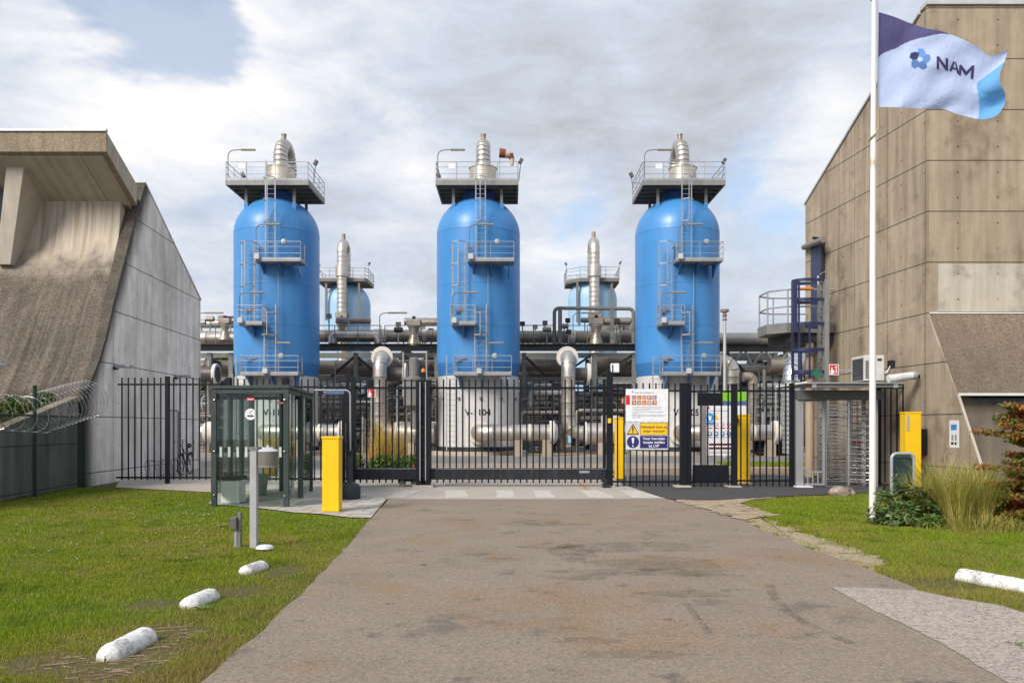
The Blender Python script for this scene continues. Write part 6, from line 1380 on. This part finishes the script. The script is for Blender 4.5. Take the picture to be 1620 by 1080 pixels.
pipe('bright new silver elbow pipe bending down behind the turnstile', [(X(1300, 42), 44, Z(567, 42)), (X(1251, 42), 42, Z(567, 42)), (X(1251, 42), 42, .3)], .42, alu_new, .24, bend=1.25, lip=.02)
mast = thing('vent_mast', 'thin grey mast with a stubby fitting on top beside the sign board column', 'mast', (X(1146, 44), 44, 0)); x = X(1146.5, 44)
mb = MB(); mb.tube([(x, 44, 0), (x, 44, Z(507, 44))], .085, 12); mb.o('pole', paint('mast_grey', (.5, .5, .48), .45, .3), mast)
mb = MB(); zz = Z(507, 44); mb.lathe([(.1, 0), (.14, .05), (.09, .12), (.09, .22), (.15, .27), (.09, .33), (.09, .42), (.22, .46), (.24, .58), (.1, .62), (0, .62)], (x, 44, zz), 16); mb.o('fitting', alu_dull, mast)

# the tangle of small pipes, valves and frames at ground level
rnd = random.Random(21)
zones = [(300, 372), (500, 590), (612, 694), (822, 890), (912, 1006), (1136, 1270), (1190, 1250)]
TG = 'thin pipes in the tangle under the rack'
for k in range(215):
    a, b = rnd.choice(zones); Y = rnd.uniform(51.5, 60); w_ = rnd.uniform(.35, 1.0) * (b - a); s0 = rnd.uniform(a, b - w_); py = rnd.uniform(600, 700); r_ = rnd.choice([.05, .06, .08, .12, .17])
    q0, q1 = P(s0, py, Y), P(s0 + w_, py, Y); pts = [q0, q1]
    if rnd.random() < .6: pts = [q0, q1, (q1[0], q1[1], max(.2, q1[2] - rnd.uniform(.8, 2.5)))]
    if rnd.random() < .35: pts = [(q0[0], q0[1], max(.2, q0[2] - rnd.uniform(.6, 2.5)))] + pts
    mb = MB(); mb.tube(fillet(pts, .25, 4), r_, 8)
    mb.o('thin_pipe', rnd.choice([galv, galv_dark, alu, alu_dull, dark_m, galv_dark]), None, pts[0], label='thin pipe run low in the tangle under the pipe rack', cat='pipe', group=TG)
for k in range(100):                                      # slender uprights among them
    a, b = rnd.choice(zones); Y = rnd.uniform(50.5, 59); px = rnd.uniform(a, b); zt_ = rnd.choice([rnd.uniform(1.2, 3.2), rnd.uniform(3, 6.2)]); x = X(px, Y); r_ = rnd.choice([.04, .05, .07, .1])
    mb = MB(); mb.bar((x, Y, 0), (x, Y, zt_), r_, 7)
    if rnd.random() < .5: mb.bar((x, Y, zt_ * .7), (x + rnd.choice([-1, 1]) * rnd.uniform(.4, 1.4), Y, zt_ * .7), r_ * .8, 7)
    mb.o('thin_upright', rnd.choice([galv, galv, galv_dark, alu, rack_m]), None, (x, Y, 0), label='slender upright pipe standing in the tangle under the pipe rack', cat='pipe', group='slender uprights under the rack')
for k in range(30):                                      # instruments on stands along the deck
    a, b = rnd.choice([(318, 371), (506, 600), (612, 690), (824, 876), (886, 1000)]); Y = rnd.uniform(54.2, 58); px = rnd.uniform(a, b); x, z0_ = X(px, Y), Zr(545.6); h_ = rnd.uniform(.7, 2.1)
    ins = thing('instrument_stand', 'small instrument on a stand up on the pipe rack deck', 'instrument', (x, Y, z0_), 'instruments on the rack deck')
    mb = MB(); mb.bar((x, Y, z0_), (x, Y, z0_ + h_), .045, 6); mb.o('stand', rnd.choice([galv_dark, galv]), ins)
    mb = MB()
    if k % 2: mb.cbox((x, Y, z0_ + h_), (.34, .2, .3))
    else: mb.lathe([(.1, -.3), (.18, -.26), (.18, .26), (.1, .3)], (x, Y, z0_ + h_), 12, 'X')
    mb.o('gauge', rnd.choice([galv, galv_dark, alu_dull, dark_m]), ins, sm=30)
sk_lbl = 'dark steel valve station with a hand wheel under the pipe rack'
for k in range(21):
    a, b = zones[k % 7]; px = rnd.uniform(a + 6, b - 6); Y = rnd.uniform(52, 59); x = X(px, Y); w_ = rnd.uniform(.8, 1.6); h_ = rnd.uniform(1.6, 4.2)
    e = thing('valve_station', sk_lbl, 'valve station', (x, Y, 0), 'valve stations in the tangle under the rack')
    for sx in (-1, 1): mb = MB(); mb.box((x + sx * w_ / 2 - .05, Y - .05, 0), (x + sx * w_ / 2 + .05, Y + .05, h_)); mb.o('upright', rnd.choice([rack_m, galv_dark]), e, sm=0)
    for f in (.45, .98): mb = MB(); mb.box((x - w_ / 2 + .05, Y - .04, h_ * f - .05), (x + w_ / 2 - .05, Y + .04, h_ * f + .03)); mb.o('crossbar', galv_dark, e, sm=0)
    mb = MB(); zz = h_ * rnd.uniform(.5, .75); mb.lathe([(.12, -.4), (.2, -.38), (.2, -.3), (.12, -.28), (.16, 0), (.12, .28), (.2, .3), (.2, .38), (.12, .4)], (x, Y - .1, zz), 12, 'X'); mb.o('valve_body', rnd.choice([galv_dark, alu_dull, dark_m]), e)
    mb = MB(); mb.bar((x, Y - .1, zz), (x, Y - .1, zz + .45), .035, 6); mb.lathe([(.2, .44), (.22, .46), (.2, .48)], (x, Y - .1, zz), 14); mb.o('hand_wheel', rnd.choice([dark_m, galv]), e)
for k, (px, w_, h_, Y) in enumerate(((335, 4.4, 3.6, 63), (530, 5.5, 4.3, 63), (655, 4.5, 4.6, 62.5), (850, 3.4, 4.2, 63), (960, 5.2, 4.4, 63), (1200, 8.5, 4.2, 63))):  # dark boxes added to block horizon light and stand for the rack's shade
    x = X(px, Y); e = thing('shade_backdrop', 'dark louvred box added to darken the gaps beneath the rack', 'backdrop box', (x, Y, 0), 'dark backdrop boxes added beneath the rack')
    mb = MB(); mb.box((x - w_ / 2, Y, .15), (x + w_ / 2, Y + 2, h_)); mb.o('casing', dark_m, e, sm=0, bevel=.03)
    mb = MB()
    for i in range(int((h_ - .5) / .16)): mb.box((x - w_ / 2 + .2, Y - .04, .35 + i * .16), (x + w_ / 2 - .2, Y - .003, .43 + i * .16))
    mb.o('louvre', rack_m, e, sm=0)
for k, px in enumerate((1207, 1233)):
    Y = 47; x = X(px, Y); e = thing('cooler_drum', 'black finned cooler drum stack low behind the bar fence', 'cooler', (x, Y, 0), 'black cooler drums'); 
    mb = MB(); mb.lathe([(.34, .05)] + [(.62 if i % 2 else .48, .12 + i * .075) for i in range(18)] + [(.3, 1.5), (0, 1.5)], (x, Y, 0), 24); mb.o('drum', dark_m, e)
    mb = MB(); mb.bar((x, Y, 1.5), (x, Y, 2.5), .07, 8); mb.o('stem', galv, e); railing(e, [(x - .9, Y + .6), (x + .9, Y + .6)], 1.5, 1.3, False, galv, .03, (.3, .65, 1.0), .6, False)
fl_ = thing('filter_vessel', 'upright grey filter vessel with a flanged head behind the gate', 'filter vessel', (X(655, 48), 48, 0)); x = X(655, 48)
mb = MB(); mb.lathe([(.22, 1.5), (.22, 2.6), (.62, 2.9), (.64, 4.4), (.3, 4.6), (.3, 5.6), (.2, 5.7), (0, 5.7)], (x, 48, 0), 28); mb.o('vessel', galv_dark, fl_)
mb = MB(); mb.lathe([(.72, 4.35), (.72, 4.5)], (x, 48, 0), 28); mb.o('flange', galv_dark, fl_)
for sx in (-.45, .45): mb = MB(); mb.bar((x + sx, 48, 0), (x + sx, 48, 3.2), .06, 8); mb.o('leg', galv_dark, fl_)
for sx in (-.6, .75): mb = MB(); mb.bar((x + sx, 47.8, 3.4), (x + sx, 47.8, 6.0), .05, 8); mb.o('side_pipe', galv, fl_)
# orange end lamp on a small post is on the gate; site kerb
sheet('kerb_strip', [(-60, 33.4), (60, 33.4), (60, 33.7), (-60, 33.7)], .0075, conc_ground)

# ------------------------------------------------------------------ trees and plants
def leaf_faces(mb, c, rad, n, size, rnd, long=1.6, up=.3, hollow=.35):
    for _ in range(n):
        while True:
            q = Vector((rnd.uniform(-1, 1), rnd.uniform(-1, 1), rnd.uniform(-1, 1)))
            if hollow < q.length <= 1: break
        p = Vector((c[0] + q.x * rad[0], c[1] + q.y * rad[1], c[2] + q.z * rad[2])); d = (Vector((rnd.gauss(0, 1), rnd.gauss(0, 1), rnd.gauss(0, .7))) + q * .8).normalized()
        s_ = d.cross(Vector((rnd.gauss(0, 1), rnd.gauss(0, 1), rnd.gauss(up, 1)))).normalized(); l = size * rnd.uniform(.6, 1.3) * long / 2; w_ = size * rnd.uniform(.6, 1.2) / 2
        mb.add([p - d * l, p + s_ * w_, p + d * l, p - s_ * w_], [(0, 1, 2, 3)])
tree_leaf = leafmat('tree_leaf', [(0, (.022, .04, .012)), (.5, (.045, .075, .02)), (1, (.09, .12, .035))], .6, .2)
bark = ground_mat('bark', [(.06, .045, .03), (.12, .095, .07)], 3, 20, .4)
def tree(x, y, h, w_, seed, label):
    rnd = random.Random(seed); tr = thing('broadleaf_tree', label, 'tree', (x, y, 0), 'trees beyond the plant'); mb = MB(); tips = []
    mb.tube([(x, y, 0), (x + rnd.uniform(-.2, .2), y, h * .3), (x + rnd.uniform(-.4, .4), y, h * .6), (x, y, h * .9)], [.28, .22, .13, .04], 8)
    for i in range(7):
        a = rnd.uniform(0, 6.28); z0 = h * rnd.uniform(.2, .6); e = (x + math.cos(a) * w_ * .7, y + math.sin(a) * w_ * .7, z0 + h * .25); mb.tube([(x, y, z0), ((x + e[0]) / 2, (y + e[1]) / 2, z0 + h * .16), e], [.11, .07, .03], 6); tips.append(e)
    mb.o('trunk', bark, tr); mb = MB()
    for i in range(26):
        a = rnd.uniform(0, 6.28); f = rnd.uniform(.12, .97); rr_ = w_ * math.sqrt(rnd.random()) * (1 - .65 * abs(f - .45)); s_ = rnd.uniform(.5, 1.1) * w_ * .34
        leaf_faces(mb, (x + math.cos(a) * rr_, y + math.sin(a) * rr_, h * f), (s_ * 1.2, s_ * 1.2, s_ * .8), 150, .42, rnd, 1.3)
    mb.o('crown', tree_leaf, tr, sm=0, recalc=False); return tr
t0 = tree(0, 105, 10.5, 3.6, 1, 'low dark green tree glimpsed beyond the pipe rack'); t1 = tree(8, 108, 9.6, 4.2, 2, 'low dark green tree glimpsed beyond the pipe rack')
rnd = random.Random(9)
for i in range(34):
    x = -46 + i * 2.9 + rnd.uniform(-1, 1)
    if abs(x) < 2.2 or abs(x - 8) < 2.2: continue
    dup(t0 if i % 2 else t1, (x, rnd.uniform(102, 112), 0), rnd.uniform(0, 6.28), sc=rnd.uniform(.85, 1.1))

def grass_clump(mb, x, y, n, h, spread, rnd, wd=.008, lean=.55, seg=5):
    for _ in range(n):
        a = rnd.uniform(0, 6.28); rr_ = spread * math.sqrt(rnd.random()); b0 = Vector((x + math.cos(a) * rr_ * .45, y + math.sin(a) * rr_ * .45, 0)); a += rnd.gauss(0, .8); hh = h * rnd.uniform(.55, 1.15); ln = lean * rnd.uniform(.15, 1.1) * hh
        d = Vector((math.cos(a), math.sin(a), 0)); s_ = Vector((-d.y, d.x, 0)); vs = []
        for i in range(seg + 1):
            f = i / seg; c = b0 + d * (ln * f ** 1.9) + Vector((0, 0, hh * (f - .22 * f ** 3 * lean * 1.2))); k = wd * (1 - f) ** .7 * .5 + .0008
            vs += [c - s_ * k, c + s_ * k]
        mb.add(vs, [(2 * i, 2 * i + 1, 2 * i + 3, 2 * i + 2) for i in range(seg)])
orn = leafmat('ornamental_grass', [(0, (.17, .19, .03)), (.45, (.34, .34, .06)), (.75, (.48, .41, .10)), (1, (.62, .5, .24))], .6, .3)
orn2 = leafmat('rusty_grass', [(0, (.2, .2, .04)), (.4, (.5, .37, .06)), (.8, (.75, .47, .11)), (1, (.8, .6, .26))], .6, .3)
rnd = random.Random(31); YQ = 13.6
gspots = ((X(1500, YQ), 13.3, 1.12, 640), (X(1540, YQ), 13.45, 1.1, 620), (X(1478, YQ), 14.2, .95, 380), (X(1568, YQ), 14.0, 1.15, 420), (X(1520, YQ), 14.3, 1.2, 380))
for i, (x, y, h_, n) in enumerate(gspots):
    mb = MB(); grass_clump(mb, x, y, n, h_, .42, rnd, .009); lab = ['tall yellow green ornamental grass clump close to the rounded shrub', 'tall yellow green ornamental grass clump before the red leaved shrub', 'shorter ornamental grass tuft beneath the yellow cabinet', 'ornamental grass clump rising behind the red leaved shrub', 'ornamental grass clump at the foot of the brown wall'][i]
    mb.o('ornamental_grass', orn, None, (x, y, 0), sm=0, recalc=False, label=lab, cat='grass clump', group='ornamental grasses in the planted bed')
mb = MB(); grass_clump(mb, X(1545, 13.0), 13.0, 420, .35, 1.0, rnd, .008, .9); grass_clump(mb, X(1600, 13.0), 13.0, 260, .3, .8, rnd, .008, .9); grass_clump(mb, X(1480, 13.4), 13.4, 200, .28, .7, rnd, .008, .9)
mb.o('bed_grass', orn, None, (X(1545, 13), 13, 0), sm=0, recalc=False, label='short dry grass along the front of the planted bed', kind='stuff')
sheet('bed_soil', rough_edge([G(1385, 829), G(1440, 834), G(1560, 838), G(1660, 834), (14, 15), (13, 19.2), (9.4, 19.2), G(1400, 800)], .3, .08, 7), .006, ground_mat('bed_earth', [(.05, .04, .025), (.10, .08, .05)], 2, 30, .5))
def whorl_shrub(name, c, rad, n_tw, leaf, wd, m, seed, label, cat='shrub', clump=9, droop=.25, stem_m=None, group=None):
    """woody stems from one root, each tip carrying a whorl of leaves"""
    rnd = random.Random(seed); r = thing(name, label, cat, (c[0], c[1], 0), group); st = MB(); lf = MB()
    for i in range(n_tw):
        while True:
            q = Vector((rnd.uniform(-1, 1), rnd.uniform(-1, 1), rnd.uniform(-.15, 1)))
            if .45 < q.length < 1: break
        p = Vector((c[0] + q.x * rad[0], c[1] + q.y * rad[1], max(.06, c[2] + q.z * rad[2])))
        if i % 3 == 0: st.tube([(c[0] + q.x * .1, c[1] + q.y * .1, 0), (c[0] + q.x * rad[0] * .5, c[1] + q.y * rad[1] * .5, p.z * .45), p], [.014, .009, .004], 5)
        ax = (q + Vector((0, 0, .7))).normalized(); a0 = rnd.uniform(0, 6.28)
        for k in range(clump):
            a = a0 + k * 2.4; u = ax.orthogonal().normalized(); v_ = ax.cross(u); d = (u * math.cos(a) + v_ * math.sin(a) + ax * rnd.uniform(-.2, .7)).normalized(); d.z -= droop * rnd.random(); d.normalize()
            l = leaf * rnd.uniform(.6, 1.2); s_ = d.cross(ax + Vector((rnd.gauss(0, .3), rnd.gauss(0, .3), 0))).normalized(); nn = d.cross(s_); w_ = wd * rnd.uniform(.8, 1.2); b = p + Vector((rnd.gauss(0, .02), rnd.gauss(0, .02), rnd.gauss(0, .02)))
            lf.add([b, b + d * l * .5 + s_ * w_ / 2 + nn * w_ * .12, b + d * l - Vector((0, 0, l * .12)), b + d * l * .5 - s_ * w_ / 2 + nn * w_ * .12], [(0, 1, 2, 3)])
    st.o('stem', stem_m or bark, r); lf.o('foliage', m, r, sm=0, recalc=False); return r
rhodo = leafmat('rhodo_leaf', [(0, (.025, .05, .014)), (.4, (.05, .09, .022)), (.8, (.09, .145, .035)), (1, (.18, .22, .07))], .35, .12)
whorl_shrub('evergreen_shrub', (X(1427, 13.9), 13.9, .02), (.55, .5, .76), 150, .135, .048, rhodo, 3, 'rounded evergreen shrub with dull leaves at the foot of the flagpole')
whorl_shrub('evergreen_shrub', (X(1473, 13.5), 13.5, .02), (.28, .28, .38), 46, .13, .05, leafmat('young_leaf', [(0, (.03, .07, .014)), (.5, (.06, .12, .02)), (1, (.13, .2, .04))], .35, .2), 4, 'small brighter green shrub between the rounded shrub and the tall grass')
whorl_shrub('evergreen_shrub', (X(1578, 13.9), 13.9, .02), (.42, .4, .62), 110, .06, .025, leafmat('dark_leaf', [(0, (.008, .02, .012)), (.6, (.016, .035, .018)), (1, (.03, .06, .03))], .5, .1), 5, 'very dark low shrub beneath the red leaved shrub')
maple = leafmat('autumn_leaf', [(0, (.05, .09, .018)), (.38, (.11, .16, .03)), (.52, (.26, .21, .04)), (.66, (.46, .18, .04)), (.82, (.45, .075, .05)), (1, (.55, .12, .16))], .5, .3, noise=3.2)
def tier_shrub(c, seed, label):
    rnd = random.Random(seed); r = thing('autumn_shrub', label, 'shrub', (c[0], c[1], 0)); st = MB(); lf = MB()
    for i in range(50):
        z_ = .2 + 1.85 * ((i * .618) % 1); a = rnd.uniform(1.8, 5.0) if rnd.random() < .6 else rnd.uniform(0, 6.28); L_ = rnd.uniform(.45, 1.05) * (1.1 - .25 * abs(z_ - 1.1)); e = Vector((c[0] + math.cos(a) * L_, c[1] + math.sin(a) * L_ * .7, z_))
        st.tube([(c[0], c[1], max(0, z_ - .55)), (c[0] + math.cos(a) * L_ * .5, c[1] + math.sin(a) * L_ * .35, z_ + .05), e], [.016, .010, .004], 5)
        for k in range(9): 
            f = .35 + .65 * k / 8; p = Vector((c[0], c[1], z_ - .1)).lerp(e, f); leaf_faces(lf, p, (.16, .16, .05), 26, .05, rnd, 1.5, 1.2, 0)
    st.tube([(c[0], c[1], 0), (c[0] + .02, c[1], 1.0), (c[0], c[1], 1.9)], [.035, .025, .01], 7)
    st.o('stem', bark, r); lf.o('foliage', maple, r, sm=0, recalc=False)
tier_shrub((X(1652, 13.4), 13.4), 7, 'red and green leaved shrub in tiers at the edge of the planted bed')
# planting behind the mesh fence
bushm = leafmat('bank_leaf', [(0, (.03, .06, .01)), (.5, (.07, .13, .02)), (1, (.16, .2, .05))], .5, .25)
for i, (px, y, z_, rx, rz_, lab) in enumerate(((70, 21.9, 1.85, .42, .55, 'bright green bush on the planter wall under the razor wire'), (22, 21.0, 1.6, .6, .7, 'loose green bush on the low end of the planter wall'), (-50, 20.0, 1.4, .6, .8, 'green bush at the far low end of the planter wall'))):
    x = X(px, y); r = thing('planter_bush', lab, 'bush', (x, y, z_ - .25)); rnd = random.Random(40 + i); mb = MB(); leaf_faces(mb, (x, y - .05, z_ + .35), (rx, .26, rz_ * .75), 900, .075, rnd, 1.7, .4, 0); mb.o('foliage', bushm, r, sm=0, recalc=False)
    mb = MB(); [mb.tube([(x, y, z_ - .3), (x + rnd.uniform(-.3, .3), y, z_ + .6)], [.014, .004], 5) for _ in range(7)]; mb.o('stem', bark, r)
mb = MB(); rnd = random.Random(77); [grass_clump(mb, X(px, 21.9), 21.9, 110, .9, .5, rnd, .012) for px in (-30, -5, 10, 30, 48)]; v_ = mb.v; mb.v = [(x, y, z + 1.6) for x, y, z in v_]
mb.o('rusty_grass', orn2, None, (X(20, 21.9), 21.9, 1.6), sm=0, recalc=False, label='reddish grass growing on the planter wall', cat='grass clump')
# flower bed behind the gate
YFb = 26.5; rnd = random.Random(50)
for i, (px, n, h_) in enumerate(((606, 360, 2.05), (628, 320, 1.75), (592, 200, 1.5))):
    mb = MB(); x = X(px, YFb); grass_clump(mb, x, YFb + .2, n, h_, .5, rnd, .014, .35); mb.o('plume_grass', orn2, None, (x, YFb, 0), sm=0, recalc=False, label=['tallest rusty grass clump in the flower bed behind the gate', 'rusty grass clump in the flower bed beside the gate post', 'smaller rusty grass clump in the flower bed near the fire sign'][i], cat='grass clump', group='rusty grasses behind the gate')
rose_leaf = leafmat('rose_leaf', [(0, (.04, .08, .015)), (.5, (.09, .17, .025)), (1, (.2, .27, .05))], .45, .2); petal = plain('rose_petal', (.5, .10, .09), .6)
for i, (px, w_) in enumerate(((575, .55), (605, .6), (640, .5), (655, .3))):
    x = X(px, 26.0); r = thing('rose_bush', ['rose bush with pink blooms by the gate support post', 'rose bush below the rusty grass behind the gate', 'rose bush beside the guide posts behind the gate', 'small rose bush just behind the orange lamp post'][i], 'rose bush', (x, 26.0, 0)); mb = MB(); rnd = random.Random(60 + i)
    for k in range(7): leaf_faces(mb, (x + rnd.uniform(-w_, w_) * .7, 26 + rnd.uniform(-.2, .3), rnd.uniform(.18, .6)), (w_ * .5, .3, .25), 130, .075, rnd, 1.4, .4, .2)
    mb.o('foliage', rose_leaf, r, sm=0, recalc=False); mb = MB(); [mb.tube([(x, 26, 0), (x + rnd.uniform(-.4, .4), 26, .7)], [.012, .005], 5) for _ in range(5)]; mb.o('stem', bark, r)
    for k in range(3):
        mb = MB(); mb.lathe([(.0, -.02), (.035, -.01), (.042, .02), (.02, .035), (0, .03)], (x + rnd.uniform(-w_, w_), 25.65, rnd.uniform(.35, .85)), 8); mb.o('bloom', petal, r)
sheet('flower_bed', [G(560, 758), G(665, 758), G(668, 745), G(560, 745)], .0165, ground_mat('bed_earth_gate', [(.06, .045, .03), (.1, .08, .05)], 2))
for px, lab in ((428, 'rusty grass clump seen through the glass shelter'),):
    mb = MB(); x = X(px, 27.5); grass_clump(mb, x, 27.5, 260, 1.6, .5, rnd, .014, .35); mb.o('plume_grass', orn2, None, (x, 27.5, 0), sm=0, recalc=False, label=lab, cat='grass clump')

# boulder, weed, leaf
m, t = mat('boulder_stone'); p = t.pos(); c = t.ramp(t.noise(p, 7, 7, .65), [(.3, (.09, .065, .045)), (.5, (.25, .19, .14)), (.7, (.48, .42, .37))]); t.out(c, .85, 0, t.bump(t.noise(p, 12, 6, .65), .8, .03)); stone = m
bmx = bmesh.new(); bmesh.ops.create_icosphere(bmx, subdivisions=4, radius=1); rnd = random.Random(6)
from mathutils import noise as mnoise
x, y = G(1331, 784); mb = MB(); vs_ = []
for v_ in bmx.verts:
    k = 1 + .22 * mnoise.noise(v_.co * 1.6 + Vector((3, 1, 2))) + .06 * mnoise.noise(v_.co * 5); q = v_.co * k; vs_.append((x + q.x * .30, y + q.y * .24, .06 + max(q.z, -.6) * .19))
mb.add(vs_, [tuple(v_.index for v_ in f_.verts) for f_ in bmx.faces]); bmx.free()
mb.o('boulder', stone, None, (x, y, 0), sm=60, label='rough brown boulder on the lawn edge before the turnstile', cat='boulder')
weed = leafmat('weed_leaf', [(0, (.06, .13, .03)), (1, (.2, .3, .08))], .5, .2)
def rosette(px, py, s_, label, n=11):
    x, y = G(px, py); mb = MB(); rnd = random.Random(px)
    for i in range(n):
        a = i * 2.4; d = Vector((math.cos(a), math.sin(a), .35)).normalized(); sd = Vector((-d.y, d.x, 0)); l = s_ * rnd.uniform(.6, 1.1); b = Vector((x, y, .025))
        mb.add([b, b + d * l * .55 + sd * l * .16, b + d * l - Vector((0, 0, l * .2)), b + d * l * .55 - sd * l * .16], [(0, 1, 2, 3)])
    mb.o('weed', weed, None, (x, y, 0), sm=0, recalc=False, label=label, cat='weed')
rosette(321, 966, .10, 'small green weed rosette at the foot of a kerb block'); rosette(1606, 1024, .10, 'torn green leaf lying on the pale chip path', 4)
rosette(1340, 868, .07, 'tiny weed on the sand strip beside the driveway'); rosette(1290, 848, .06, 'tiny weed at the narrow end of the sand strip')

# ------------------------------------------------------------------ bicycle and rack by the smooth wall
def bike(x, y, rz_):
    b = thing('bicycle', 'black upright bicycle parked against the smooth concrete wall', 'bicycle', (x, y, 0)); Mx = Matrix.Translation((x, y, .014)) @ Matrix.Rotation(rz_, 4, 'Z')
    def W(q): return tuple(Mx @ Vector(q))
    for yy in (-.55, .55):
        mb = MB(); ring = [(0, yy + .34 * math.cos(a), .36 + .34 * math.sin(a)) for a in np.linspace(0, 2 * math.pi, 29)]; mb.tube([W(q) for q in ring], .022, 7, False); wh = mb.o('wheel', black_m, b)
        mb = MB(); [mb.bar(W((0, yy, .36)), W((0, yy + .32 * math.cos(a), .36 + .32 * math.sin(a))), .003, 3) for a in np.linspace(0, 6.28, 17)[:-1]]; mb.o('spoke', galv, wh, sm=0)
        mb = MB(); ring = [(0, yy + .39 * math.cos(a), .36 + .39 * math.sin(a)) for a in np.linspace(.3, 2.8, 12)]; mb.tube([W(q) for q in ring], .03, 6); mb.o('mudguard', black_m, b)
    mb = MB()
    for q0, q1 in (((0, -.36, .98), (0, -.05, .34)), ((0, -.36, .88), (0, .22, .62)), ((0, -.05, .34), (0, .28, .92)), ((0, -.05, .34), (0, .55, .36)), ((0, .2, .72), (0, .55, .36)), ((.05, -.38, .9), (.05, -.55, .36)), ((-.05, -.38, .9), (-.05, -.55, .36)), ((0, -.36, .95), (0, -.33, 1.18))): mb.bar(W(q0), W(q1), .018, 7)
    mb.o('frame', black_m, b)
    mb = MB(); mb.tube([W(q) for q in fillet([(-.31, -.1, 1.12), (-.28, -.22, 1.16), (-.1, -.34, 1.2), (.1, -.34, 1.2), (.28, -.22, 1.16), (.31, -.1, 1.12)], .08, 4)], .015, 7); hb = mb.o('handlebar', chrome, b)
    for s_ in (-1, 1): mb = MB(); mb.bar(W((s_ * .31, -.1, 1.12)), W((s_ * .285, -.2, 1.155)), .02, 7); mb.o('grip', signyellow if s_ < 0 else black_m, hb)
    mb = MB(); mb.tube([W((0, .18, .98)), W((0, .3, 1.0)), W((0, .42, 1.0))], [.03, .08, .09], 8); mb.o('saddle', black_m, b)
    mb = MB(); mb.lathe([(.05, -.04), (.06, 0), (0, .02)], W((0, -.44, 1.02)), 10, 'Y'); mb.o('headlamp', galv, b)
    mb = MB(); mb.sbar(W((0, .35, .76)), W((0, .8, .76)), .14, .02); mb.o('carrier', black_m, b, sm=0)
bike(X(288, 27.6), 27.9, .10)
for i, px in enumerate((213, 232, 252)):
    yq = 25.2 + .7 * i; x = fl(yq) + .75 + .15 * i; rkk = thing('bike_rack', ['bent tube cycle stand, the one farthest along from the bicycle', 'bent tube cycle stand in the middle by the smooth wall', 'bent tube cycle stand next to the parked bicycle'][i], 'cycle stand', (x, yq, 0), 'cycle stands by the smooth wall')
    for dx_ in (0, .12): mb = MB(); mb.tube(fillet([(x + dx_, yq - .1, .012), (x - .1 + dx_, yq, .62), (x + .14 + dx_, yq + .05, .62), (x + .3 + dx_, yq + .1, .012)], .1, 5), .018, 7); mb.o('hoop', galv, rkk)
